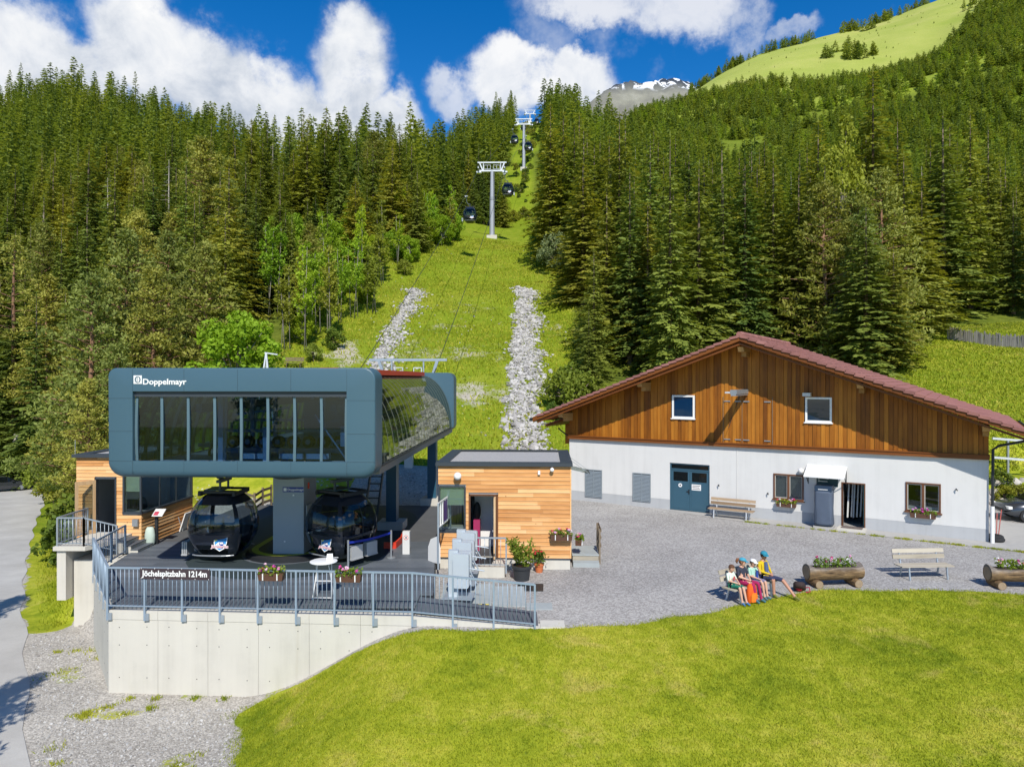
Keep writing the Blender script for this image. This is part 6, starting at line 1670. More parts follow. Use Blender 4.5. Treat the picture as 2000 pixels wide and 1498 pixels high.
# ------------------------------------------------------------------ the hall
HRZ = math.atan2(HU.y, HU.x); HL = 19.6
def HS(px, py):
    """photo pixel -> (distance along the hall front, height above its floor)"""
    k = (px - 1000) / F; s = (k * HALL.y - HALL.x) / (HU.x - k * HU.y); Y = HALL.y + HU.y * s
    return s, H - (py - HY) / F * Y - YARD
def hrect(x0, y0, x1, y1):
    s0, za = HS(x0, y0); s1, zb = HS(x1, y1); sm, zt = HS((x0+x1)/2, y0); _, zl = HS((x0+x1)/2, y1); return s0, s1, zl, zt
def build_hall():
    t = thing('hall', 'white rendered hall with brown timber gable and red tiled roof', 'building', HALL, HRZ)
    BEL = 3.52; RZ = 8.62 - YARD; SL = 4.19 / 11.27; DEP = 9.4; FR = -1.6     # belt height, ridge top, roof slope, depth, front overhang
    def roof_z(s): return RZ - abs(s - 9.8) * SL
    def win(name, r, frame, glass_m, two=False, sill=True, deep=.10, fw=.07):
        s0, s1, z0, z1 = r
        w = bpy.data.objects.new(name, None); COL.objects.link(w); w.parent = t; w.location = (s0, 0, z0)
        W, Hh = s1 - s0, z1 - z0
        mb = MB()
        for a in ((0, 0, W, fw), (0, Hh - fw, W, Hh), (0, fw, fw, Hh - fw), (W - fw, fw, W, Hh - fw)): mb.box(a[0], -.045, a[1], a[2], deep, a[3])
        if two: mb.box(W/2 - .045, -.035, fw, W/2 + .045, deep, Hh - fw)
        mb.build('frame', frame, w)
        if two:
            for a, b in ((fw, W/2 - .045), (W/2 + .045, W - fw)):
                f2 = MB()
                for q in ((a, fw, b, fw + .045), (a, Hh - fw - .045, b, Hh - fw), (a, fw + .045, a + .04, Hh - fw - .045), (b - .04, fw + .045, b, Hh - fw - .045)): f2.box(q[0], .0, q[1], q[2], .03, q[3])
                f2.build('sash', MT['sash'], w); MB().box(a + .04, .012, fw + .04, b - .04, .018, Hh - fw - .04).build('pane', glass_m, w)
        else: MB().box(fw, .01, fw, W - fw, .02, Hh - fw).build('pane', glass_m, w)
        if sill: MB().box(-.05, -.10, -.05, W + .05, deep, -.001).build('sill', frame, w)
        return w
    lw = hrect(1511, 926, 1570, 976); rw = hrect(1769, 943, 1838, 1000); dd = hrect(1308, 906, 1386, 997); od = hrect(1646, 945, 1688, 1028)
    dd = (dd[0], dd[1], 0.0, dd[3]); od = (od[0], od[1], 0.0, od[3])
    holes = [lw, rw, dd, od]
    # rendered wall with openings
    mb = MB(); pl = MB(); xs = sorted(set([0, HL] + [h[0] for h in holes] + [h[1] for h in holes])); PZ = .52
    for a, b in zip(xs[:-1], xs[1:]):
        hs = [h for h in holes if h[0] <= a + 1e-6 and h[1] >= b - 1e-6]
        if not hs: mb.box(a, 0, PZ, b, .35, BEL); pl.box(a, .006, -.5, b, .34, PZ)
        else:
            h = hs[0]; mb.box(a, 0, h[3], b, .35, BEL)
            if h[2] > PZ: mb.box(a, 0, PZ, b, .35, h[2]); pl.box(a, .006, -.5, b, .34, PZ)
            else: pl.box(a, .006, -.5, b, .34, -.01)
    mb.build('wall', MT['render'], t); pl.build('plinth', MT['plinth'], t)
    mb = MB(); mb.box(0, .35, -.5, .3, DEP, BEL); mb.box(HL - .3, .35, -.5, HL, DEP, BEL); mb.box(.3, DEP - .3, -.5, HL - .3, DEP, BEL); mb.build('rear_wall', MT['render'], t)
    MB().box(.3, .35, -.2, HL - .3, DEP - .3, -.02).build('floor', MT['inner_dark'], t)
    MB().box(.3, .5, BEL - .06, HL - .3, DEP - .3, BEL - .01).build('ceiling', MT['inner_dark'], t)
    # belt beam and gable cladding
    MB().box(-.03, -.16, BEL - .10, HL + .03, .30, BEL + .06).build('belt_beam', MT['trim_wood'], t); MB().box(-.04, -.20, BEL + .06, HL + .04, .30, BEL + .10).build('belt_cap', MT['trim_wood'], t)
    core = MB(); core.prism([(0.02, BEL + .10), (HL - .02, BEL + .10), (HL - .02, roof_z(HL) - .5), (9.8, RZ - .42), (.02, roof_z(0) - .5)], .10, .30); core.build('gable_core', MT['dark_wood'], t)
    uw = [hrect(1313, 772, 1357, 817), hrect(1573, 776, 1625, 825)]
    hatch = hrect(1413, 772, 1509, 863)
    s = .0; i = 0; pw = .185
    while s < HL - .01:
        e = min(s + pw, HL); dj = -.03 if i % 2 else 0.0
        z0 = BEL + .10; a, b = s + .004, e - .004
        za, zb = roof_z(a) - .34, roof_z(b) - .34
        cuts = [(z0, None)]
        for w0, w1, wz0, wz1 in uw:
            if w0 < (a + b) / 2 < w1: cuts = [(z0, wz0), (wz1, None)]
        for c0, c1 in cuts:
            poly = [(a, c0), (b, c0), (b, zb if c1 is None else c1), (a, za if c1 is None else c1)]
            mb = MB(); mb.prism([(x - a, z - c0) for x, z in poly], dj, .10)
            o = mb.build('plank', MT['gable'], t); o.location = (a, 0, c0)
        s += pw; i += 1
    for r in uw: win('upper_window', r, MT['white'], MT['glass_deep'], False, True, .08, .09)
    h0, h1, hz0, hz1 = hatch; hm = (h0 + h1) / 2 - .25
    hd = bpy.data.objects.new('hatch', None); COL.objects.link(hd); hd.parent = t; hd.location = (h0, -.045, BEL + .12)
    for x in (0, hm - h0, h1 - h0): MB().box(x - .012, 0, 0, x + .012, .02, hz1 - BEL - .2).build('hatch_seam', MT['dark_wood'], hd)
    for x in (.05, hm - h0 - .35, h1 - h0 - .38, hm - h0 + .05):
        for z in (.12, hz1 - BEL - .45): MB().box(x, -.012, z, x + .30, .012, z + .05).build('hinge', MT['grey_metal'], hd)
    # hoist boom with its lamp
    hb, hz = HS(1452, 766)
    bm = MB(); bm.box(hb - .05, -2.2, hz - .06, hb + .25, .05, hz + .14); bm.box(hb - .02, -2.2, hz - .14, hb + .22, .05, hz - .061); b = bm.build('hoist_beam', MT['grey_metal'], t)
    MB().box(hb - .28, -2.25, hz - .02, hb - .06, -1.7, hz + .05).build('hoist_trolley', MT['white_steel'], b)
    MB().beam((hb - .15, -.02, hz - .1), (hb - .9, -.02, BEL + .3), .02).build('hoist_cable', MT['dark'], b)
    fs, fz = HS(1580, 773); mb = MB(); mb.box(fs - .22, -.38, fz - .02, fs + .12, -.05, fz + .14); mb.build('flood_lamp', MT['offwhite'], t)
    # roof: boards, purlin ends, verge boards, tiles
    for sg in (-1, 1):
        e = 9.8 + sg * 11.25; zr = RZ - .12
        mb = MB(); mb.prism([(9.8, zr - .22), (9.8, zr), (e, zr - 11.25 * SL), (e, zr - 11.25 * SL - .22)][::sg], FR + .12, DEP + .5); mb.build('roof_deck', MT['trim_wood'], t)
        mb = MB(); mb.prism([(9.8, zr - .24), (9.8, zr + .05), (e + sg * .03, zr - 11.28 * SL + .05), (e + sg * .03, zr - 11.28 * SL - .20)][::sg], FR + .03, FR + .115); mb.build('verge_board', MT['trim_wood'], t)
        mb = MB(); mb.prism([(9.8, zr - .42), (9.8, zr - .32), (e - sg * .2, zr - 11.05 * SL - .26), (e - sg * .2, zr - 11.05 * SL - .36)][::sg], FR + .14, FR + .22); mb.build('verge_trim', MT['trim_wood'], t)
    for sp in (.12, 4.7, 9.8, 14.9, HL - .12):
        z = roof_z(sp) - .42 if sp != 9.8 else RZ - .62
        mb = MB()
        mb.add([(sp - .13, FR + .35, z - .24), (sp + .13, FR + .35, z - .24), (sp + .13, .12, z - .24), (sp - .13, .12, z - .24), (sp - .13, FR + .20, z - .02), (sp + .13, FR + .20, z - .02), (sp + .13, .12, z - .02), (sp - .13, .12, z - .02)], [(3,2,1,0),(4,5,6,7),(0,1,5,4),(1,2,6,5),(2,3,7,6),(3,0,4,7)]); mb.build('purlin', MT['purlin'], t)
        mb = MB(); mb.box(sp - .11, FR + .85, z - .46, sp + .11, .12, z - .242); mb.build('bracket', MT['purlin'], t)
    # concrete tiles, individually for the courses next to the verge, joined further back
    tw, tl, nrow = .335, .40, 29
    ncol = int((DEP + .55 - FR) / tw)
    ang = math.atan(SL)
    def tile_mb(mb, sg, col, row, jit):
        y = FR + col * tw; d = (row + .08) * tl / 1.0
        x0 = 9.8 + sg * d * math.cos(ang); x1 = 9.8 + sg * (d + tl + .05) * math.cos(ang)
        za = RZ - d * math.sin(ang) - .10 + .012; zb = RZ - (d + tl + .05) * math.sin(ang) - .10 + .075 + jit
        th = .05
        vs = [(x0, y + .006, za - th), (x1, y + .006, zb - th), (x1, y + tw - .006, zb - th), (x0, y + tw - .006, za - th), (x0, y + .006, za), (x1, y + .006, zb), (x1, y + tw - .006, zb), (x0, y + tw - .006, za),
              (x0, y + tw * .5, za + .028), (x1, y + tw * .5, zb + .028)]
        f = [(4, 5, 9, 8), (8, 9, 6, 7), (0, 1, 5, 4), (2, 3, 7, 6), (1, 2, 6, 9, 5), (3, 0, 4, 8, 7)]
        if col == 0:
            vs += [(x0, y - .03, za + .01), (x1, y - .03, zb + .01), (x1, y - .03, zb - .11), (x0, y - .03, za - .11), (x0, y + .02, za + .01), (x1, y + .02, zb + .01), (x1, y + .02, zb - .11), (x0, y + .02, za - .11)]
            f = f + [(13, 12, 11, 10), (10, 11, 15, 14), (12, 13, 17, 16), (11, 12, 16, 15)]
        mb.add(vs, f if sg > 0 else [q[::-1] for q in f])
    joined = {1: MB(), -1: MB()}
    for sg in (1, -1):
        for row in range(nrow):
            for col in range(ncol):
                if (sg > 0 and col < 8) or (sg < 0 and col < 1):
                    mb = MB(); tile_mb(mb, sg, col, row, random.uniform(-.004, .006)); mb.build('roof_tile', MT['tile'], t)
                else: tile_mb(joined[sg], sg, col, row, random.uniform(-.004, .006))
    for sg in (1, -1): tag(joined[sg].build('roof_tiles', MT['tile'], t), kind='stuff')
    for k in range(ncol):
        mb = MB(); mb.tube([(9.8, FR + k * tw - .01, RZ - .06), (9.8, FR + (k + 1) * tw + .02, RZ - .045)], [.14, .15], 10); mb.build('ridge_tile', MT['tile'], t, 40)
    # gutters and the downpipe at the right corner
    for sg in (-1, 1):
        e = 9.8 + sg * 11.4; zz = RZ - 11.35 * SL - .16
        mb = MB(); mb.tube([(e, FR, zz), (e, DEP + .5, zz)], .075, 8); mb.build('gutter', MT['dark'], t, 40)
    e = 9.8 + 11.4; zz = RZ - 11.4 * SL - .2
    mb = MB(); mb.tube([(e, -.4, zz), (e - .2, -.38, zz - .15), (HL + .35, -.2, zz - .45), (HL + .14, -.16, zz - .62), (HL + .12, -.16, 1.5)], .055, 10); mb.build('downpipe', MT['dark'], t, 40)
    mb = MB(); mb.tube([(HL + .12, -.16, 1.52), (HL + .12, -.16, 0)], .075, 12); mb.build('downpipe_guard', MT['white'], t, 40)
    # lean-to with its own eave on the left end
    MB().box(-.9, 1.2, 3.0, 0, 4.6, 4.15).build('side_bay', MT['gable'], t)
    mb = MB(); mb.prism([(-1.9, 3.98), (.0, 4.55), (.0, 4.67), (-1.9, 4.10)], .6, 6.0); mb.build('side_roof', MT['trim_wood'], t)
    for r in range(6):
        for c in range(16):
            if c < 3:
                x0, x1 = -.32 * r, -.32 * (r + 1) - .04; y = .58 + .34 * c; z0, z1 = 4.70 + x0 * .3, 4.74 + x1 * .3
                mb = MB(); mb.add([(x0, y, z0 - .04), (x1, y, z1 - .04), (x1, y + .33, z1 - .04), (x0, y + .33, z0 - .04), (x0, y, z0), (x1, y, z1), (x1, y + .33, z1), (x0, y + .33, z0)], [(3,2,1,0)[::-1],(4,5,6,7)[::-1],(0,1,5,4)[::-1],(1,2,6,5)[::-1],(2,3,7,6)[::-1],(3,0,4,7)[::-1]]); mb.build('roof_tile', MT['tile'], t)
    mb = MB(); mb.tube([(-1.2, .9, 3.9), (-.75, 1.0, 3.55), (-.05, 1.1, 3.3), (-.05, 1.1, 2.6)], .04, 8); mb.build('side_downpipe', MT['dark'], t, 40)
    # ventilation louvres
    for r in (hrect(1143, 917, 1176, 971), hrect(1236, 924, 1271, 979)):
        w = bpy.data.objects.new('louvre', None); COL.objects.link(w); w.parent = t; w.location = (r[0], -.012, r[2]); W, Hh = r[1] - r[0], r[3] - r[2]
        MB().box(0, 0, 0, W, .011, Hh).build('backing', MT['louvre_dark'], w)
        mb = MB()
        for a in ((0, 0, .05, Hh), (W - .05, 0, W, Hh), (W/2 - .02, .05, W/2 + .02, Hh - .05), (.05, 0, W - .05, .05), (.05, Hh - .05, W - .05, Hh)): mb.box(a[0], -.03, a[1], a[2], -.001, a[3])
        mb.build('frame', MT['louvre'], w)
        for k in range(19):
            z = .07 + k * (Hh - .14) / 19
            mb = MB(); mb.add([(.05, -.03, z), (W - .05, -.03, z), (W - .05, -.004, z + .055), (.05, -.004, z + .055)], [(0,1,2,3)]); mb.build('slat', MT['louvre'], w)
    # blue double door
    s0, s1, z0, z1 = dd; W = s1 - s0; dz = z1 - .34
    w = bpy.data.objects.new('double_door', None); COL.objects.link(w); w.parent = t; w.location = (s0, .05, 0)
    mb = MB(); mb.box(0, 0, 0, .07, .1, z1); mb.box(W - .07, 0, 0, W, .1, z1); mb.box(.07, 0, z1 - .07, W - .07, .1, z1); mb.box(.07, 0, dz, W - .07, .1, dz + .06); mb.build('frame', MT['door_blue'], w)
    MB().box(.07, .04, dz + .06, W - .07, .05, z1 - .07).build('transom_pane', MT['glass_black'], w)
    for a, b in ((.07, W/2 - .006), (W/2 + .006, W - .07)):
        lf = MB(); lf.box(a, .03, .02, b, .08, dz - .58); lf.box(a, .03, dz - .58, a + .1, .08, dz); lf.box(b - .1, .03, dz - .58, b, .08, dz); lf.box(a + .1, .03, dz - .1, b - .1, .08, dz)
        lf.box(a + .1, .018, .12, b - .1, .0295, dz - .68); lf.build('leaf', MT['door_blue'], w)
        MB().box(a + .1, .05, dz - .58, b - .1, .06, dz - .1).build('pane', MT['glass_black'], w)
    MB().box(W/2 - .16, -.01, .98, W/2 - .02, .02, 1.03).build('handle', MT['black'], w); MB().box(W/2 - .06, .0, .88, W/2 - .02, .02, 1.12).build('lock_plate', MT['black'], w)
    mb = MB(); mb.tube([(W * .26, .028, 1.30), (W * .26, .012, 1.30)], .10, 20); sg_ = mb.build('round_sign', MT['white'], w); mb = MB(); mb.tube([(W * .26, .011, 1.30), (W * .26, .008, 1.30)], .04, 12); mb.build('round_symbol', MT['black'], sg_)
    MB().box(W * .55, .008, 1.10, W * .78, .017, 1.40).build('notice', MT['white'], w)
    for k in range(3): MB().box(W * .57, .004, 1.32 - .08 * k, W * (.76 - .02 * (k % 2)), .0075, 1.345 - .08 * k).build('notice_line', MT['print_dark'], w)
    # ground floor windows
    a = win('window', lw, MT['brown_frame'], MT['glass_win'], True, True, .22, .06); MB().box(.08, .10, .1, lw[1] - lw[0] - .08, .12, lw[3] - lw[2] - .08).build('roller_shutter', MT['shutter'], a)
    a = win('window', rw, MT['brown_frame'], MT['glass_win'], True, True, .22, .06); MB().box(.08, .30, .06, rw[1] - rw[0] - .08, .5, .18).build('inner_ledge', MT['offwhite'], a)
    MB().box(rw[0] - .6, 3.2, 0, rw[1] + .6, 3.3, 3.2).build('room_wall', MT['room_green'], t)
    # open entrance with white boards standing inside
    s0, s1, z0, z1 = od; W = s1 - s0
    w = bpy.data.objects.new('entrance', None); COL.objects.link(w); w.parent = t; w.location = (s0, 0, 0)
    mb = MB(); mb.box(-.05, -.02, 0, .0, .3, z1 + .05); mb.box(W, -.02, 0, W + .05, .3, z1 + .05); mb.box(0, -.02, z1, W, .3, z1 + .05); mb.build('frame', MT['brown_frame'], w)
    MB().box(W - .055, .1, .02, W - .005, .95, z1 - .02).build('door', MT['door_green'], w)
    for k, (x, y) in enumerate(((.12, .7), (.26, .9), (.36, .75), (.48, 1.0), (.62, 1.1))): MB().beam((x, y, .35), (x + .05, y + .12, 1.9), .06, .10).build('leaning_board', MT['offwhite'] if k != 2 else MT['grey_metal'], w)
    MB().box(.7, 1.3, .3, 1.1, 1.6, 1.6).build('shelf', MT['offwhite'], w)
    MB().box(-.15, -.85, .0, W + .1, -.02, .07).build('doorstep', MT['concrete'], w); MB().box(-.02, -.55, .071, W - .03, -.05, .085).build('door_mat', MT['brown_mat'], w)
    # awning with struts
    q0, q1, _, za = hrect(1577, 909, 1655, 935); dr = .42; out = 1.0
    aw = bpy.data.objects.new('awning', None); COL.objects.link(aw); aw.parent = t; aw.location = (q0, 0, za)
    mb = MB(); mb.add([(0, -.0, .0), (q1 - q0, 0, .0), (q1 - q0 + .0, -out, -dr), (0, -out, -dr), (0, 0, -.03), (q1 - q0, 0, -.03), (q1 - q0, -out, -dr - .05), (0, -out, -dr - .05)], [(0,3,2,1), (4,5,6,7), (3,7,6,2), (0,4,7,3), (1,2,6,5)]); mb.build('sheet', MT['white'], aw)
    for x in (.04, q1 - q0 - .04): MB().beam((x, -.01, -.85), (x, -out * .75, -dr * .8), .03).build('strut', MT['dark'], aw); MB().box(x - .015, -.02, -.9, x + .015, -.0, -.05).build('wall_bar', MT['dark'], aw)
    gs, gz_ = HS(1566, 919); mb = MB(); mb.ball((gs, -.15, gz_), .13, .13, .13, 14, 10); mb.build('globe_lamp', MT['white'], t, 'all')
    r = hrect(1595, 932, 1637, 949); sb = MB().box(r[0], -.03, r[2], r[1], -.002, r[3]).build('sign_board', MT['sign_green'], t)
    for k, (a, b) in enumerate(((.08, .55), (.08, .14), (.08, .5))): MB().box(r[0] + a * .9, -.034, r[3] - .07 - .07 * k, r[0] + b * .95, -.0305, r[3] - .045 - .07 * k).build('sign_line', MT['white'], sb)
    # fittings on the wall
    for px, py in ((1404, 947), (1500, 963), (1868, 955)):
        a, b = HS(px, py); mb = MB(); mb.tube([(a, 0, b), (a, -.10, b)], .03, 8); mb.tube([(a, -.09, b), (a + .05, -.12, b - .05)], .022, 8); mb.build('wall_tap' if px != 1868 else 'wall_lamp', MT['dark'], t)
    a, _ = HS(1440, 900); MB().box(a - .012, -.018, .55, a + .012, -.001, BEL - .11).build('cable_conduit', MT['offwhite'], t)
    return t
MT['sash'] = plain('sash_pale', (.38, .36, .32), .6); MT['louvre'] = plain('louvre_grey', (.24, .28, .31), .5, .2); MT['louvre_dark'] = plain('louvre_dark', (.05, .06, .065), .6)
MT['glass_black'] = window_glass('black_glass', (.006, .008, .009), .06); MT['shutter'] = plain('shutter_grey', (.13, .135, .14), .6, 0, .1, 12); MT['room_green'] = plain('room_wall', (.20, .25, .06), .8)
MT['door_green'] = plain('door_green', (.03, .16, .14), .5); MT['brown_mat'] = plain('brown_mat', (.14, .11, .10), .9); MT['sign_green'] = plain('sign_dark_green', (.012, .045, .05), .5); MT['print_dark'] = plain('print_dark', (.06, .03, .03), .7)
build_hall()
def hw(s, v, z=0): p = HALL + HU * s + HV * v; return Vector((p.x, p.y, YARD + z))
def hall_props():
    s, z = HS(1537, 985); flower_box('flower box under the left ground floor window of the hall', hw(s, -.16, z - .10), HRZ, .9, seed=7, cols=[(.6, .25, .5), (.5, .02, .08), (.7, .5, .6)])
    s, z = HS(1803, 1006); flower_box('flower box under the right ground floor window of the hall', hw(s, -.16, z - .10), HRZ, 1.0, seed=8, cols=[(.5, .03, .3), (.55, .25, .5)])
    # machine under a dark blue cover
    s0, _ = HS(1597, 1000); s1, _ = HS(1630, 1000); sm = (s0 + s1) / 2; Wd = (s1 - s0)
    t = thing('covered_machine', 'vending machine under a dark blue tarpaulin below the white awning', 'covered machine', hw(sm, -.55), HRZ)
    MB().box(-Wd/2 - .05, -.35, .0, Wd/2 + .05, .35, .10).build('base', MT['concrete_grey'], t)
    rings = []
    for i in range(15):
        z = .16 + 1.56 * i / 14; row = []
        for k in range(28):
            a = 2 * math.pi * k / 28; c, sn = math.cos(a), math.sin(a)
            x = (Wd/2 + .02) * math.copysign(abs(c) ** .35, c); y = .36 * math.copysign(abs(sn) ** .35, sn)
            f = 1 + (.03 * math.sin(7 * a + 3 * z) + .03 * math.sin(4 * a - 6 * z + x * 6)) * (1.1 - i / 14)
            row.append((x * f, y * f, z + .02 * math.sin(5 * a)))
        rings.append(row)
    mb = MB(); mb.loft(rings); mb.build('cover', MT['tarp'], t, 'all')
    MB().box(-Wd/2, -.36, 1.70, Wd/2, .36, 1.93).build('machine_top', MT['machine'], t)
    st = MB()
    for k in range(9): st.box(-.20 + .045 * k, -.364, 1.76, -.168 + .045 * k, -.361, 1.80)
    st.build('cover_print', MT['white'], t)
    # bench along the wall
    build_bench('brown wooden bench standing against the white hall wall', hw(HS(1436, 990)[0], -.75), HRZ, MT['bench_wood'], 2.15)
    # tyres with red sticks at the corner
    p = P(1944, 1057, YARD); t = thing('sign_foot', 'old tyre on the ground at the right corner of the hall', 'tyre', p)
    for i, (dx, dy, dz) in enumerate(((0, 0, 0), (.12, .25, .05))):
        mb = MB(); mb.at(Matrix.Translation((dx, dy, .09 + dz)))
        rings = [[(math.cos(a) * (.25 + .10 * math.cos(b)), math.sin(a) * (.25 + .10 * math.cos(b)), .09 * math.sin(b)) for b in np.linspace(0, 2 * math.pi, 11)[:-1]] for a in np.linspace(0, 2 * math.pi, 25)]
        mb.loft(rings, False); mb.build('tyre', MT['rubber'], t, 'all')
    for k, (x, y) in enumerate(((.02, .0), (.14, .12))):
        p2 = P(1946 + 4 * k, 1050, YARD); s = thing('marker_stick', 'thin red marker stick stuck in the old tyre, %s one' % ('left' if k == 0 else 'right'), 'stick', p2 + Vector((0, 0, .05)), 0, 'marker sticks')
        mb = MB(); mb.tube([(0, 0, 0), (.03 + .1 * k, 0, 1.0 + .15 * k)], .018, 6); mb.build('rod', MT['redstick'], s)
MT['machine'] = plain('machine_blue', (.015, .035, .07), .5); MT['redstick'] = plain('red_stick', (.45, .10, .08), .7)
def build_bench(label, loc, rz, wood_m, L=1.8, group='wooden benches', legs=None):
    t = thing('bench', label, 'bench', loc, rz, group); legs = legs or MT['white_steel']
    for k in range(4): MB().box(-L/2, -.24 + .125 * k, .42, L/2, -.24 + .125 * k + .105, .455).build('seat_slat', wood_m, t)
    for k in range(2):
        z = .60 + .19 * k; y = .27 + .05 * k
        mb = MB(); mb.add([(-L/2, y, z), (L/2, y, z), (L/2, y + .035, z), (-L/2, y + .035, z), (-L/2, y + .035, z + .13), (L/2, y + .035, z + .13), (L/2, y + .07, z + .13), (-L/2, y + .07, z + .13)], [(3,2,1,0),(4,5,6,7),(0,1,5,4),(1,2,6,5),(2,3,7,6),(3,0,4,7)]); mb.build('back_slat', wood_m, t)
    for s in (-1, 1):
        x = s * L * .36
        mb = MB(); mb.beam((x, -.20, .42), (x, -.26, 0), .045); mb.build('leg', legs, t); mb = MB(); mb.beam((x, .18, .42), (x, .30, 0), .045); mb.build('leg', legs, t)
        mb = MB(); mb.beam((x, -.24, .40), (x, .30, .40), .04); mb.beam((x, .26, .40), (x, .40, .92), .04); mb.build('bracket', legs, t)
    return t
hall_props()
# ------------------------------------------------------------------ yard furniture, people, vehicles, rocks
p = P(1808, 1130, YARD); build_bench('pale weathered empty bench between the two log planters', (p.x, p.y + .1, YARD), R(4), MT['bench_grey'], 1.85, legs=MT['galv'])
def log_planter(label, loc, rz, L, seed):
    t = thing('log_planter', label, 'log planter', loc, rz, 'hollow log planters')
    rings = []; n = 22
    for i in range(9):
        u = i / 8; x = -L/2 + L * u; r = .27 * (1 - .05 * math.sin(3 * u + seed)); row = []
        for k in range(n):
            a = 2 * math.pi * k / n; rr = r * (1 + .035 * math.sin(3 * a + 2 * x + seed)); y, z = rr * math.cos(a), rr * math.sin(a)
            if .04 < u < .96: z = min(z, .16)
            row.append((x, y, .46 + z))
        rings.append(row)
    MB().loft(rings).build('trunk', MT['log'], t, 35)
    MB().box(-L/2 + .22, -.17, .60, L/2 - .22, .17, .627).build('soil', MT['soil'], t)
    for s in (-1, 1):
        mb = MB(); mb.tube([(s * L * .36, -.36, .13), (s * L * .36, .34, .13)], .135, 14); b = mb.build('foot_log', MT['log'], t, 40)
        mb = MB(); mb.tube([(s * L * .36, -.366, .13), (s * L * .36, -.3605, .13)], .12, 14); mb.build('cut_face', MT['cut'], b)
    for s in (-1, 1):
        mb = MB(); mb.tube([(s * (L/2 + .001), 0, .45), (s * (L/2 + .006), 0, .45)], .21, 18); mb.build('cut_face', MT['cut'], t)
    e = bpy.data.objects.new('planting', None); COL.objects.link(e); e.parent = t; e.location = (0, 0, .62)
    flowers(e, L - .55, .3, .0, seed, [(.42, .02, .13), (.62, .3, .45), (.75, .72, .72), (.32, .02, .16)], 420, 20, .34)
MT['soil'] = plain('soil', (.05, .035, .025), .95); MT['cut'] = plain('cut_wood', (.30, .22, .14), .85, 0, .35, 9)
p = P(1633, 1146, YARD); log_planter('hollow log planter with flowers right of the sitting family', (p.x, p.y + .2, YARD), R(5), 1.85, 3)
p = P(1994, 1150, YARD); log_planter('hollow log planter cut by the right border of the picture', (p.x, p.y + .15, YARD), R(-6), 1.85, 6)

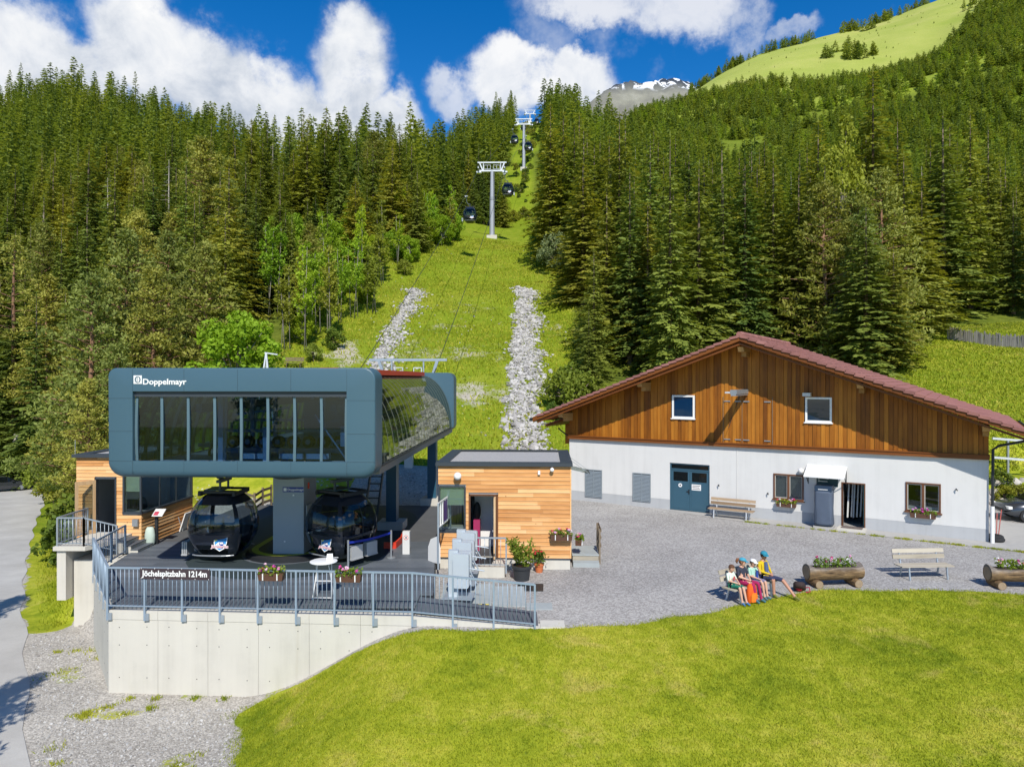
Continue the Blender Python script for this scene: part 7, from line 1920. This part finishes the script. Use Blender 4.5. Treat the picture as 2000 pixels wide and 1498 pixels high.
BX, BY, BR = 7.36, 22.02, R(33)
BU, BN = Vector((math.cos(BR), math.sin(BR), 0)), Vector((math.sin(BR), -math.cos(BR), 0))       # along the bench, forwards
build_bench('bench on which the four people sit at the lawn edge', (BX, BY, YARD), BR, MT['bench_grey'], 2.0)
def person(label, s, hgt, mats, lean=0.0, turn=0.0, hands='lap', legs=((0, .0), (0, .0)), stretch=(0, 0), hat=None, hair=None, extra=None):
    """seated figure; local x along the bench, -y forwards; hgt = standing height"""
    k = hgt / 1.75; loc = Vector((BX, BY, YARD)) + BU * s
    t = thing('person', label, 'person', loc, BR)
    V, E, Rr, Mi = [], [], [], []
    def v(p, r): V.append(Vector(p)); Rr.append(r); return len(V) - 1
    def e(a, b, m): E.append((a, b)); Mi.append(m)
    zs = .455 + .11 * k
    SK, TOP, BOT, SH = 0, 1, 2, 3
    pel = v((0, .06, zs), .145 * k); wa = v((0, .09, zs + .20 * k), .125 * k); ch = v((0, .10 - lean, zs + .40 * k), .145 * k); nb = v((0, .09 - lean, zs + .52 * k), .075 * k); nk = v((0, .06 - lean, zs + .60 * k), .052 * k)
    e(pel, wa, TOP); e(wa, ch, TOP); e(ch, nb, TOP); e(nb, nk, SK)
    for sd, (kx, kz), st in ((-1, legs[0], stretch[0]), (1, legs[1], stretch[1])):
        hp = v((sd * .10 * k, .03, zs - .01), .095 * k)
        kn = v((sd * .11 * k + kx, -.40 * k - st * .08, zs + .02 + kz - st * .06), .062 * k); md = v((V[hp] + V[kn]) / 2, .080 * k)
        an = v((sd * .10 * k + kx * 1.15, -.46 * k - st * .46, .085), .038 * k); cf = v(V[kn].lerp(V[an], .38), .052 * k)
        to = v((V[an].x + sd * .02, V[an].y - .17 * k, .04), .036 * k); hl = v((V[an].x, V[an].y + .03, .045), .036 * k)
        e(pel, hp, BOT); e(hp, md, BOT); e(md, kn, mats.get('thigh', BOT)); e(kn, cf, mats.get('shin', SK)); e(cf, an, mats.get('shin', SK)); e(an, hl, SH); e(an, to, SH)
    for sd in (-1, 1):
        sh = v((sd * .17 * k, .10 - lean, zs + .47 * k), .058 * k)
        if hands == 'lap': el = (sd * .25 * k, .02 - lean, zs + .22 * k); wr = (sd * .05 * k, -.20, zs + .14 * k)
        elif hands == 'face' and sd > 0: el = (sd * .20 * k, -.12, zs + .25 * k); wr = (sd * .05, -.10 - lean, zs + .50 * k)
        elif hands == 'bench' and sd < 0: el = (sd * .26 * k, .14, zs + .24 * k); wr = (sd * .24 * k, .0, zs + .02)
        else: el = (sd * .24 * k, .02, zs + .20 * k); wr = (sd * .12 * k, -.22, zs + .13 * k)
        el = v(el, .042 * k); wr = v(wr, .030 * k); d = (V[wr] - V[el]).normalized(); pm = v(V[wr] + d * .055 * k, .030 * k)
        e(ch, sh, TOP); up = v((V[sh] + V[el]) / 2, .048 * k); e(sh, up, TOP); e(up, el, mats.get('sleeve', SK)); e(el, wr, mats.get('fore', SK)); e(wr, pm, SK)
        side = d.cross(Vector((0, 0, 1))).normalized() if abs(d.z) < .9 else Vector((1, 0, 0))
        for q, (o, L) in enumerate(((-.026, .060), (-.009, .072), (.009, .068), (.026, .052))):
            f1 = v(V[pm] + side * o * k + d * .030 * k, .009 * k); f2 = v(V[pm] + side * o * 1.1 * k + (d * .9 + Vector((0, 0, -.35))) * L * k, .008 * k); e(pm, f1, SK); e(f1, f2, SK)
        th = v(V[wr] - side * .032 * sd * k + d * .04 * k, .010 * k); e(wr, th, SK)
    me = bpy.data.meshes.new('body'); me.from_pydata([tuple(q) for q in V], E, []); ob = bpy.data.objects.new('body_skin', me); COL.objects.link(ob)
    ob.modifiers.new('skin', 'SKIN'); sv = me.skin_vertices[0].data
    for i, r in enumerate(Rr): sv[i].radius = (r * (1.18 if r > .03 else 1), r * (1.12 if r > .03 else 1)); sv[i].use_root = (i == 0)
    sub = ob.modifiers.new('sub', 'SUBSURF'); sub.levels = 2; sub.render_levels = 2
    dg = bpy.context.evaluated_depsgraph_get(); bm_ = bpy.data.meshes.new_from_object(ob.evaluated_get(dg)); bpy.data.objects.remove(ob)
    for m in (mats['skin'], mats['top'], mats['bottom'], mats['shoe']): bm_.materials.append(m)
    A = np.array([V[a] for a, b in E]); B = np.array([V[b] for a, b in E]); AB = B - A; L2 = (AB ** 2).sum(1)
    for f in bm_.polygons:
        c = np.array(f.center); tt = np.clip(((c - A) * AB).sum(1) / L2, 0, 1); dd = np.linalg.norm(A + AB * tt[:, None] - c, axis=1)
        f.material_index = Mi[int(dd.argmin())]; f.use_smooth = True
    link_mesh('body', bm_, t)
    # head with face, ears, hair and headgear
    hc = V[nk] + Vector((0, -.015, .115 * k)); hr = .108 * (.4 + .6 * k)
    hd = bpy.data.objects.new('head', None); COL.objects.link(hd); hd.parent = t; hd.location = hc; hd.rotation_euler = (R(8), 0, turn)
    mb = MB(); rings = []
    for z, rx, ry, oy in ((-1.25, .30, .34, -.10), (-1.12, .52, .58, -.12), (-.8, .70, .78, -.06), (-.3, .80, .92, 0), (.2, .84, 1.0, .02), (.65, .74, .90, .04), (.95, .46, .58, .05), (1.1, .12, .16, .05)):
        rings.append([(hr * rx * math.cos(a), hr * (oy + ry * math.sin(a)), hr * z) for a in np.linspace(0, 6.283, 19)[:-1]])
    mb.loft(rings); mb.build('face', mats['skin'], hd, 'all')
    mb = MB(); mb.add([(-.018 * k, -hr * .90, -.25 * hr), (.018 * k, -hr * .90, -.25 * hr), (0, -hr * 1.18, -.28 * hr), (0, -hr * .94, .15 * hr)], [(0,1,2), (0,2,3), (2,1,3)]); mb.build('nose', mats['skin'], hd)
    MB().box(-.028 * k, -hr * .90, -.64 * hr, .028 * k, -hr * .84, -.56 * hr).build('mouth', MT['lip'], hd)
    for sd in (-1, 1):
        mb = MB(); mb.ball((sd * hr * .82, .02, -.1 * hr), .012, .025, .035, 8, 6); mb.build('ear', mats['skin'], hd, 'all')
        if 'glasses' not in mats: mb = MB(); mb.ball((sd * .034 * k, -hr * .90, .08 * hr), .012, .008, .009, 8, 6); mb.build('eye', MT['black'], hd)
    if 'glasses' in mats:
        mb = MB(); mb.loft([[(hr * 1.0 * math.cos(a), hr * 1.04 * math.sin(a), z * hr) for a in np.linspace(math.pi * 1.06, math.pi * 1.94, 12)] for z in (-.12, .24)], False, False); mb.build('sunglasses', MT['black'], hd)
    hm = mats['hairmat']
    mb = MB(); rings = []
    for z, s_ in ((-.55, .96), (-.1, 1.06), (.4, 1.10), (.8, .92), (1.08, .55), (1.2, .1)):
        rings.append([(hr * .90 * s_ * math.cos(a), hr * (.05 + 1.04 * s_ * math.sin(a)) if (z > .38 or math.sin(a) > -.25) else hr * -.15, hr * z) for a in np.linspace(0, 6.283, 19)[:-1]])
    mb.loft(rings); mb.build('hair', hm, hd, 'all')
    if hair == 'ponytail': mb = MB(); mb.tube([(0, hr * 1.0, .6 * hr), (0, hr * 1.6, .45 * hr), (0, hr * 1.75, -.3 * hr), (0, hr * 1.5, -.9 * hr)], [.03, .045, .04, .01], 8); mb.build('ponytail', hm, hd, 'all')
    if hat:
        mat, vis = hat
        mb = MB(); rings = [[(hr * .98 * s_ * math.cos(a), hr * (.03 + 1.12 * s_ * math.sin(a)), hr * z) for a in np.linspace(0, 6.283, 19)[:-1]] for z, s_ in ((.38, 1.04), (.62, 1.04), (.95, .86), (1.2, .50), (1.28, .08))]
        mb.loft(rings); cp = mb.build('cap', mat, hd, 'all')
        if vis:
            mb = MB(); n = 9; ar = [math.pi * 1.18 + math.pi * .64 * i / (n - 1) for i in range(n)]
            mb.loft([[(hr * .98 * math.cos(a), hr * 1.08 * math.sin(a), .42 * hr) for a in ar], [(hr * 1.1 * math.cos(a), hr * 1.85 * math.sin(a), .26 * hr) for a in ar], [(hr * 1.1 * math.cos(a), hr * 1.85 * math.sin(a), .22 * hr) for a in ar], [(hr * .98 * math.cos(a), hr * 1.06 * math.sin(a), .36 * hr) for a in ar]], False, False); mb.build('visor', mat, cp)
    if extra: extra(t, V, k, zs)
    return t
def cl(name, c, r=.85): return plain(name, c, r, 0, .15, 8, .1)
MT['lip'] = cl('lip', (.45, .16, .14)); brown, dark_h, red_h = cl('hair_brown', (.11, .05, .025)), cl('hair_dark', (.03, .02, .015)), cl('hair_chestnut', (.20, .08, .035))
cyan = cl('cyan_cap', (.05, .30, .42)); wht = cl('white_cloth', (.75, .75, .74))
def shirt_print(t, V, k, zs): MB().ball((0, -.055, zs + .30 * k), .055, .012, .07, 10, 6).build('shirt_print', cl('shirt_red_print', (.45, .10, .10)), t)
person('boy in white shirt and green shorts at the left end of the bench', -.78, 1.24, dict(skin=MT['skin'], top=cl('boy_shirt', (.62, .70, .60)), bottom=cl('green_shorts', (.01, .16, .10)), shoe=cl('blue_shoe', (.05, .16, .36)), hairmat=brown, sleeve=1), .0, R(-6), 'lap', ((.03, 0), (.02, 0)), (.15, .25), extra=shirt_print)
person('woman in dark shirt, magenta trousers and pale blue cap beside the boy', -.28, 1.50, dict(skin=MT['skin'], top=cl('slate_shirt', (.030, .034, .055)), bottom=cl('magenta_trousers', (.33, .008, .085)), shoe=cl('teal_shoe', (.05, .15, .18)), hairmat=red_h, sleeve=1, shin=2), .0, R(42), 'lap', ((.10, 0), (.14, 0)), (.1, .15), hat=(cyan, True), hair='ponytail')
def scarf(t, V, k, zs): MB().box(.02, -.07, zs + .08 * k, .10, -.04, zs + .38 * k).build('bag_strap', cl('blue_strap', (.02, .06, .30)), t)
person('child in white cap and mint shirt between the woman and the man', .22, 1.29, dict(skin=MT['skin'], top=cl('mint_shirt', (.36, .58, .48)), bottom=cl('grey_violet_shorts', (.20, .18, .27)), shoe=cl('child_shoe', (.06, .16, .20)), hairmat=dark_h, sleeve=1), .0, R(8), 'face', ((.06, 0), (.05, 0)), (.1, .1), hat=(wht, True), extra=scarf)
def jacket(t, V, k, zs):
    b = cl('blue_shirt', (.075, .11, .24))
    mb = MB(); mb.loft([[(-.05 * k, -.075, zs + .08), (.05 * k, -.075, zs + .08), (.05 * k, -.05, zs + .08), (-.05 * k, -.05, zs + .08)], [(-.085 * k, -.075, zs + .30 * k), (.085 * k, -.075, zs + .30 * k), (.085 * k, -.03, zs + .30 * k), (-.085 * k, -.03, zs + .30 * k)], [(-.05 * k, -.05, zs + .50 * k), (.05 * k, -.05, zs + .50 * k), (.05 * k, 0, zs + .50 * k), (-.05 * k, 0, zs + .50 * k)]]); mb.build('shirt_front', b, t, 60)
person('man in yellow jacket, blue shorts and sunglasses at the right end of the bench', .74, 1.63, dict(skin=plain('skin_tan', (.46, .23, .15), .55), top=cl('yellow_jacket', (.60, .42, .006)), bottom=cl('navy_shorts', (.028, .034, .085)), shoe=cl('trail_shoe', (.16, .17, .03)), hairmat=dark_h, glasses=1, sleeve=1, fore=1), .0, R(-14), 'lap', ((.02, 0), (.16, 0)), (-.1, 1.0), hat=(cl('teal_band', (.02, .22, .32)), True), extra=jacket)
def backpacks():
    p = P(1468, 1176, YARD); t = thing('backpack', 'bright orange backpack standing upright in front of the bench', 'backpack', p, R(20), 'backpacks')
    mb = MB(); mb.loft([rrr(-.17 * s, .17 * s, -.10 * s, .10 * s, .05 * s, z) for z, s in ((0, .9), (.05, 1.05), (.3, 1.0), (.5, .8), (.58, .45))]); mb.build('bag', cl('orange_nylon', (.72, .10, .008)), t, 50)
    mb = MB(); mb.loft([rrr(-.12 * s, .12 * s, -.165, -.095, .03, z) for z, s in ((.05, 1), (.26, .95), (.32, .6))]); mb.build('pocket', cl('orange_pocket', (.78, .18, .01)), t, 50)
    mb = MB(); mb.tube([(-.05, .02, .56), (0, .0, .66), (.05, .02, .56)], .012, 6); mb.build('handle', MT['black'], t)
    p = P(1560, 1158, YARD); t = thing('backpack', 'red and black backpack lying beside the right shoe of the man', 'backpack', p + Vector((.1, .2, 0)), R(-25), 'backpacks')
    mb = MB(); mb.at(Matrix.Translation((0, 0, .17)) @ Matrix.Rotation(R(65), 4, 'X') @ Matrix.Translation((0, 0, -.25))); mb.loft([rrr(-.18 * s, .18 * s, -.12 * s, .12 * s, .06 * s, z) for z, s in ((0, .85), (.06, 1.05), (.34, 1.0), (.5, .75), (.55, .4))]); mb.build('bag', cl('black_nylon', (.035, .02, .02)), t, 50)
    mb = MB(); mb.ball((0, -.13, .17), .12, .06, .14, 12, 8); mb.build('pocket', cl('red_nylon', (.40, .012, .03)), t, 'all')
    mb = MB(); mb.tube([(.12, .05, .12), (.30, -.02, .16), (.32, -.1, .05), (.2, -.12, .02)], .02, 6); mb.build('strap', cl('red_strap', (.38, .02, .05)), t)
backpacks()

def car(label, loc, rz, paint):
    t = thing('parked_car', label, 'car', loc, rz, 'parked cars')
    # local x = length (front +x), 4.4 m
    st = [(-2.2, .42, .80, .66, .80), (-2.1, .30, .98, .80, .95), (-1.6, .26, 1.02, .88, .98), (-.9, .25, .98, .90, .96), (.2, .25, .96, .90, .94), (.9, .25, .95, .90, .92), (1.5, .26, .88, .88, .82), (2.0, .30, .78, .80, .70), (2.2, .38, .66, .62, .60)]
    rings = []
    for x, zb, zt, w, zs in st:
        rings.append([(x, -w * .92, zb), (x, w * .92, zb), (x, w, zb + .12), (x, w, zs * .72), (x, w * .95, zs - .03), (x, w * .82, zt), (x, -w * .82, zt), (x, -w * .95, zs - .03), (x, -w, zs * .72), (x, -w, zb + .12)])
    MB().loft(rings).build('body', paint, t, 50)
    gl = [(-1.95, .98, .98, .70), (-1.35, .98, 1.40, .66), (-.6, .97, 1.47, .64), (.2, .95, 1.44, .64), (.6, .95, 1.30, .66), (1.15, .92, .94, .72)]
    MB().loft([[(x, -.80, zb - .02), (x, .80, zb - .02), (x, w, zt), (x, -w, zt)] for x, zb, zt, w in gl]).build('glasshouse', MT['glass_black'], t, 50)
    MB().loft([[(x, -w - .004, zt - .03), (x, w + .004, zt - .03), (x, w - .06, zt + .02), (x, -w + .06, zt + .02)] for x, zb, zt, w in gl[1:4]]).build('roof', paint, t, 50)
    for x in (-1.35, 1.35):
        for s in (-1, 1):
            mb = MB(); mb.tube([(x, s * .70, .32), (x, s * .92, .32)], .32, 20); w = mb.build('wheel', MT['rubber'], t, 40); mb = MB(); mb.tube([(x, s * .915, .32), (x, s * .935, .32)], .21, 14); mb.build('rim', MT['grey_metal'], w)
    for s in (-1, 1):
        MB().box(1.98, s * .68 - .16, .60, 2.14, s * .68 + .16, .72).build('headlight', MT['white'], t); MB().box(-2.16, s * .66 - .18, .78, -2.05, s * .66 + .18, .92).build('tail_light', MT['taillight'], t)
        MB().box(.55, s * .92 - .10, .95, .75, s * .92 + .10, 1.08).build('mirror', paint, t)
    MB().box(-2.225, -.26, .58, -2.17, .26, .69).build('number_plate', MT['white'], t); MB().box(2.14, -.5, .45, 2.205, .5, .58).build('grille', MT['black'], t)
MT['taillight'] = plain('tail_light', (.45, .015, .015), .3); PAINT = plain('anthracite_paint', (.055, .060, .070), .25, .4, .05, 1, 0, .5, .6)
x, y = (8 - 1000) / F * 70, 70; car('dark grey car parked at the bend of the road on the left', (x - .2, y, gz(x, y) + .02), R(52), PAINT)
p = P(1990, 1022, YARD); car('dark car parked right of the hall, cut by the picture border', (p.x + 1.95, p.y + .7, YARD + .015), R(170), PAINT)

def rocks():
    def rock_pts(seed):
        st = np.random.default_rng(seed); t = (1 + 5 ** .5) / 2
        v = np.array([(-1,t,0),(1,t,0),(-1,-t,0),(1,-t,0),(0,-1,t),(0,1,t),(0,-1,-t),(0,1,-t),(t,0,-1),(t,0,1),(-t,0,-1),(-t,0,1)], float); v /= np.linalg.norm(v[0])
        f = np.array([(0,11,5),(0,5,1),(0,1,7),(0,7,10),(0,10,11),(1,5,9),(5,11,4),(11,10,2),(10,7,6),(7,1,8),(3,9,4),(3,4,2),(3,2,6),(3,6,8),(3,8,9),(4,9,5),(2,4,11),(6,2,10),(8,6,7),(9,8,1)])
        v = v * st.uniform(.62, 1.25, (12, 1)) * st.uniform(.6, 1.2, (1, 3)); return v, f
    base = [rock_pts(s) for s in range(8)]
    def scatter(name, label, places, mat, cat, kind='stuff'):
        V, Fs, T = [], [], []; n = 0
        for x, y, z, s in places:
            v, f = base[random.randrange(8)]; q = Matrix.Rotation(random.uniform(0, 6.28), 3, 'Z') @ Matrix.Rotation(random.uniform(0, 3), 3, 'X')
            w = v @ np.array(q).T * s; w[:, 2] *= .8; V.append(w + np.array([x, y, z])); Fs.append(f + n); T.append(np.full(12, random.random())); n += 12
        me = fast_mesh(name, np.concatenate(V), np.concatenate(Fs), mat, {'tone': np.concatenate(T)}); o = bpy.data.objects.new(name, me); COL.objects.link(o); tag(o, label, cat, kind=kind)
    # two rock filled drains in the slope: centre line by photo column, width by row
    def strip(rows, n, smin, smax, seed=1):
        out = []
        ys = [r[0] for r in rows]
        for _ in range(n):
            Y = math.sqrt(random.uniform(ys[0] ** 2, ys[-1] ** 2)) if random.random() < .5 else random.uniform(ys[0], ys[-1])
            l = np.interp(Y, ys, [r[1] for r in rows]) + random.gauss(0, 6); r = np.interp(Y, ys, [r[2] for r in rows]) + random.gauss(0, 11)
            wv = 26 * (float(vnoise(np.array([Y * .38]), np.array([seed * 1.7]), 5)[0]) - .5) * min(1, 60 / Y); wl = 18 * (float(vnoise(np.array([Y * .45]), np.array([seed * 3.1]), 8)[0]) - .5); l += wl; r += wv * 1.6
            if r < l: l, r = r, l
            px = random.uniform(l, r); x = (px - 1000) / F * Y; out.append((x, Y, gz(x, Y) + random.uniform(-.06, .14), random.uniform(smin, smax) ** 1.0 * random.choice([1, 1, 1, 1.6])))
        return out
    right = strip([(47.5, 992, 1088), (50, 990, 1058), (53, 992, 1066), (56, 990, 1044), (60, 996, 1052), (64, 1000, 1040), (68, 1002, 1054), (71, 1006, 1038), (76, 1010, 1048), (84, 1013, 1040), (90, 1016, 1030), (95, 1020, 1025)], 6000, .05, .20)
    scatter('rock_drain', 'pale rock filled drainage channel running up the slope left of the hall', right, MT['rockstuff'], 'rocks')
    left = strip([(60, 700, 755), (63, 715, 768), (67, 740, 768), (72, 745, 786), (78, 768, 792), (84, 782, 808), (90, 800, 818), (93, 810, 820)], 2200, .05, .19, 4)
    scatter('rock_drain', 'narrower pale rock channel on the slope above the station roof', left, MT['rockstuff'], 'rocks')
    loose = []
    for _ in range(420):
        Y = random.uniform(50, 120); px = random.uniform(560, 1115); x = (px - 1000) / F * Y
        if vnoise(np.array([x * .2]), np.array([Y * .2]), 77)[0] > .58: loose.append((x, Y, gz(x, Y), random.uniform(.05, .16)))
    scatter('loose_stones', 'loose pale stones scattered over the cleared slope', loose, MT['rockstuff'], 'stones')
    rear = []
    for _ in range(900):
        x = random.uniform(-13.5, 0); Y = random.uniform(36.2, 46); rear.append((x, Y, gz(x, Y) + .0, random.uniform(.03, .10)))
    for _ in range(260):
        x = random.uniform(-30, -17.6); Y = random.uniform(34, 44); 
        if abs(x - road_edge(Y)) > 4: rear.append((x, Y, gz(x, Y), random.uniform(.04, .14)))
    scatter('rubble', 'grey rubble on the ground behind and under the rear of the station', rear, MT['rockstuff'], 'rubble')
    grav = []
    for _ in range(12000):
        Y = random.uniform(12.5, 25); re = float(road_edge(Y)); x = random.uniform(re + .2, -5.2)
        if Y > 19.2 and x > -11.6 - (Y - 20) * .7: continue
        if x > np.interp(Y, [12, 16.5, 18.0, 18.8, 19.4], [-5.6, -6.4, -6.9, -7.3, -6.9]) - .1: continue
        grav.append((x, Y, gz(x, Y) + .004, min(.009 + random.expovariate(95), .055)))
    scatter('gravel', 'coarse pale gravel on the forecourt below the concrete wall', grav, MT['gravelstone'], 'gravel')
    # boulder bank right of the hall
    for i in range(22):
        px = 1945 + (i % 8) * 13 + random.uniform(-4, 4); row = i // 8; Y = 37.6 + row * .45; x = (px - 1000) / F * Y; s = random.uniform(.28, .42)
        v, f = base[random.randrange(8)]; q = Matrix.Rotation(random.uniform(0, 6.28), 3, 'Z'); w = v @ np.array(q).T * s
        me = fast_mesh('boulder', w, f, MT['boulder'], {'tone': np.full(12, random.random())}); o = bpy.data.objects.new('boulder', me); COL.objects.link(o); o.location = (x, Y, YARD + .18 + row * .48)
        bv = o.modifiers.new('bevel', 'BEVEL'); bv.width = .06; bv.segments = 2
        tag(o, 'boulder in the stacked stone bank right of the hall', 'boulder', 'boulders of the stone bank')
MT['gravelstone'] = rock_mat('gravel_stone', (.20, .19, .18), (.52, .51, .49), 3)
rocks()

def fences():
    # grey picket fence up on the right
    t = thing('picket_fence', 'weathered grey picket fence across the meadow on the right', 'fence', (0, 0, 0))
    n = 60; x0, y0 = (1852 - 1000) / F * 68, 68; x1, y1 = (2090 - 1000) / F * 60, 60
    t.location = (x0, y0, gz(x0, y0)); mb0 = None; prev = None
    for i in range(n):
        u = i / (n - 1); x, y = x0 + (x1 - x0) * u, y0 + (y1 - y0) * u; z = gz(x, y)
        hh = random.uniform(1.05, 1.3); mb = mbw(t); a = math.atan2(y1 - y0, x1 - x0); dx, dy = math.cos(a) * .075, math.sin(a) * .075; lx = random.uniform(-.05, .05)
        mb.add([(x - dx, y - dy, z - .1), (x + dx, y + dy, z - .1), (x + dx + lx, y + dy, z + hh - .12), (x + lx, y, z + hh), (x - dx + lx, y - dy, z + hh - .12), (x - dx, y - dy + .04, z - .1), (x + dx, y + dy + .04, z - .1), (x + dx + lx, y + dy + .04, z + hh - .12), (x + lx, y + .04, z + hh), (x - dx + lx, y - dy + .04, z + hh - .12)],
               [(0,1,2,3,4), (9,8,7,6,5), (0,5,6,1), (1,6,7,2), (2,7,8,3), (3,8,9,4), (4,9,5,0)]); mb.build('picket', MT['fence_wood'], t)
        if prev is not None and i % 12 == 0:
            for h_ in (.35, .85): mb = mbw(t); mb.beam(Vector(prev) + Vector((0, .08, h_)), Vector((x, y + .08, z + h_)), .05, .08); mb.build('rail', MT['fence_wood'], t)
        if i % 12 == 0: prev = (x, y, z)
    # three-rail fence visible under the station box
    t = thing('rail_fence', 'brown three rail wooden fence on the grass beyond the left gondola', 'fence', (-15, 41, gz(-15, 41)))
    pts = [Vector((-15.6, 40.0, 0)), Vector((-14.2, 38.5, 0)), Vector((-12.8, 40.2, 0)), Vector((-11.2, 38.9, 0))]
    pts = [P(481, 986, .1), P(497, 990, .1), P(513, 978, .1), P(530, 972, .1)]
    for p in pts: p.z = gz(p.x, p.y)
    for p in pts: mb = mbw(t); mb.beam(p - Vector((0, 0, .2)), p + Vector((0, 0, 1.1)), .09); mb.build('post', MT['dark_wood'], t)
    for a, b in zip(pts[:-1], pts[1:]):
        for z in (.3, .62, .95): mb = mbw(t); mb.beam(a + Vector((0, -.06, z)), b + Vector((0, -.06, z)), .04, .13); mb.build('rail', MT['dark_wood'], t)
    # marker post on the bank, tree stump, bench up the slope
    p = Vector((-17.2, 26.6, 0)); p = P(131, 1135, -1.6); t = thing('marker_post', 'thin grey post on the grass bank beside the road', 'post', (p.x, p.y, gz(p.x, p.y)))
    mb = MB(); mb.tube([(0, 0, -.3), (0, 0, 1.55)], .035, 8); mb.build('rod', MT['galv'], t); MB().box(-.06, -.05, 1.5, .06, .05, 1.68).build('cap', MT['bench_wood'], t)
    x, y = (34 - 1000) / F * 80, 80; t = thing('tree_stump', 'pale tree stump on the grass below the tall pine', 'tree stump', (x, y, gz(x, y)))
    mb = MB(); mb.lathe((0, 0, -.2), [(.5, 0), (.36, .4), (.34, .95)], 12); mb.build('stump', MT['bark_pale'], t, 40)
    x, y = (574 - 1000) / F * 62, 62; t = build_bench('dark wooden bench on the slope above the station roof', (x, y, gz(x, y)), R(5), MT['dark_wood'], 1.6, legs=MT['dark_wood'])
    # steel rails (folded barrier beams) right of the hall
    for k, (py, Y) in enumerate(((856, 41), (893, 40))):
        a, b = D(1938, py, Y), D(2040, py + 8, Y - .5); t = thing('steel_beam', '%s pale steel beam beside the right wall of the hall' % ('upper' if k == 0 else 'lower'), 'steel beam', a, 0, 'steel beams beside the hall')
        mb = mbw(t); mb.beam(a, b, .12); mb.build('beam', MT['white_steel'], t)
        for q in (b, lerp(a, b, .3)): mb = mbw(t); mb.beam((q.x, q.y, gz(q.x, q.y) - .2), q, .1); mb.build('stand', MT['grey_metal'], t)
fences()

def grass_geo():
    def blades(name, label, X, Y, h, w, mat, cat='grass'):
        n = len(X); Z = ground(X, Y); a = rng.uniform(0, 2 * math.pi, n); hh = h * rng.uniform(.5, 1.3, n); ww = w * rng.uniform(.7, 1.3, n); lx, ly = rng.normal(0, .45, n) * hh, rng.normal(0, .45, n) * hh
        V = np.empty((n, 3, 3)); c, s = np.cos(a) * ww, np.sin(a) * ww
        V[:, 0] = np.stack([X - c, Y - s, Z - .01], 1); V[:, 1] = np.stack([X + c, Y + s, Z - .01], 1); V[:, 2] = np.stack([X + lx, Y + ly, Z + hh], 1)
        tone = np.repeat(np.clip(rng.normal(.45, .25, n), 0, 1), 3)
        me = fast_mesh(name, V.reshape(-1, 3), np.arange(3 * n).reshape(-1, 3), mat, {'tone': tone}); o = bpy.data.objects.new(name, me); COL.objects.link(o); tag(o, label, cat, kind='stuff')
    n = 330000; X = rng.uniform(-8, 20, n); Y = rng.uniform(12.6, 23.4, n)
    yb = np.interp(X, EDGE_X, EDGE_Y); gx = np.interp(Y, [8, 12, 16.5, 18.0, 18.8, 19.4, 20.2], [-6.0, -5.6, -6.4, -6.9, -7.3, -6.9, -6.4])
    k = (Y < yb + .12 * rng.normal(0, 1, n) + .35 * (vnoise(X * .9, Y * .9, 21) - .5)) & (X > gx + .15 * rng.normal(0, 1, n) + .5 * (vnoise(X * 1.3, Y * 1.3, 5) - .5)) & (np.abs(X) < Y * .74 + 1)
    k &= ~((Y > 19.3 - .0) & (X < .9) & (X > -14))
    blades('lawn_grass', 'short mown grass of the lawn in the foreground', X[k], Y[k], .055, .010, MT['grassblade'])
    n = 60000; X = rng.uniform(-30, -13.2, n); Y = rng.uniform(22.5, 42, n); re = road_edge(Y)
    k = (X > re + .5 + .8 * rng.random(n)) & ~in_poly(X, Y, [(-17.2, 27.5), (-13, 27.5), (-13, 45), (-17.2, 45)]) & (Y > 22.5 + 2 * rng.random(n)) & ~in_poly(X, Y, RAISED) & ~((X > -16.5) & (Y < 28.2))
    blades('bank_grass', 'taller grass on the bank between road and kiosk', X[k], Y[k], .16, .018, MT['grassblade'])
    n = 110000; Y = np.sqrt(rng.uniform(46 ** 2, 130 ** 2, n)); PX = rng.uniform(480, 1135, n); X = (PX - 1000) / F * Y
    k = (PX > np.interp(Y, *CLEAR_L) - 25) & (PX < np.interp(Y, *CLEAR_R) + 10) & (vnoise(X * .25, Y * .25, 41) * .6 + .4 * rng.random(n) > .30)
    blades('slope_grass', 'rough meadow grass on the cleared slope behind the station', X[k], Y[k], .22, .06, MT['grassblade'])
    n = 40000; Y = rng.uniform(41, 75, n); PX = rng.uniform(1700, 2080, n); X = (PX - 1000) / F * Y
    blades('field_grass', 'bright meadow grass on the field right of the hall', X, Y, .16, .05, MT['grassblade'])
    # weeds in the cracks and along the apron
    def tufts(pts, h, w, name, label):
        X = np.concatenate([rng.normal(x, r, k_) for x, y, r, k_ in pts]); Y = np.concatenate([rng.normal(y, r, k_) for x, y, r, k_ in pts]); blades(name, label, X, Y, h, w, MT['grassblade'], 'weeds')
    pts = []
    for i in range(70):
        s = random.uniform(10, 21); w_ = np.interp(s, [5.6, 9, 14, 21.4], [.25, 1.1, 1.15, 1.35]); q = HALL + HU * s + HV * (-w_ - .05); pts.append((q.x, q.y, .07, 40))
    tufts(pts, .07, .014, 'apron_weeds', 'thin line of grass along the concrete strip in front of the hall')
    pts = []
    for i in range(85):
        y = random.uniform(14, 24); x = random.uniform(float(road_edge(y)) + .6, -6.5)
        if vnoise(np.array([x * .9]), np.array([y * .9]), 31)[0] > .62 and not (y > 19.3 and x > -12.5): pts.append((x, y, random.uniform(.06, .18), 50))
    for x in (-10.6, -9.9, -8.8, -8.0): pts.append((x, 19.75, .08, 60))
    tufts(pts, .09, .016, 'forecourt_weeds', 'small weeds growing in the gravel forecourt')
grass_geo()
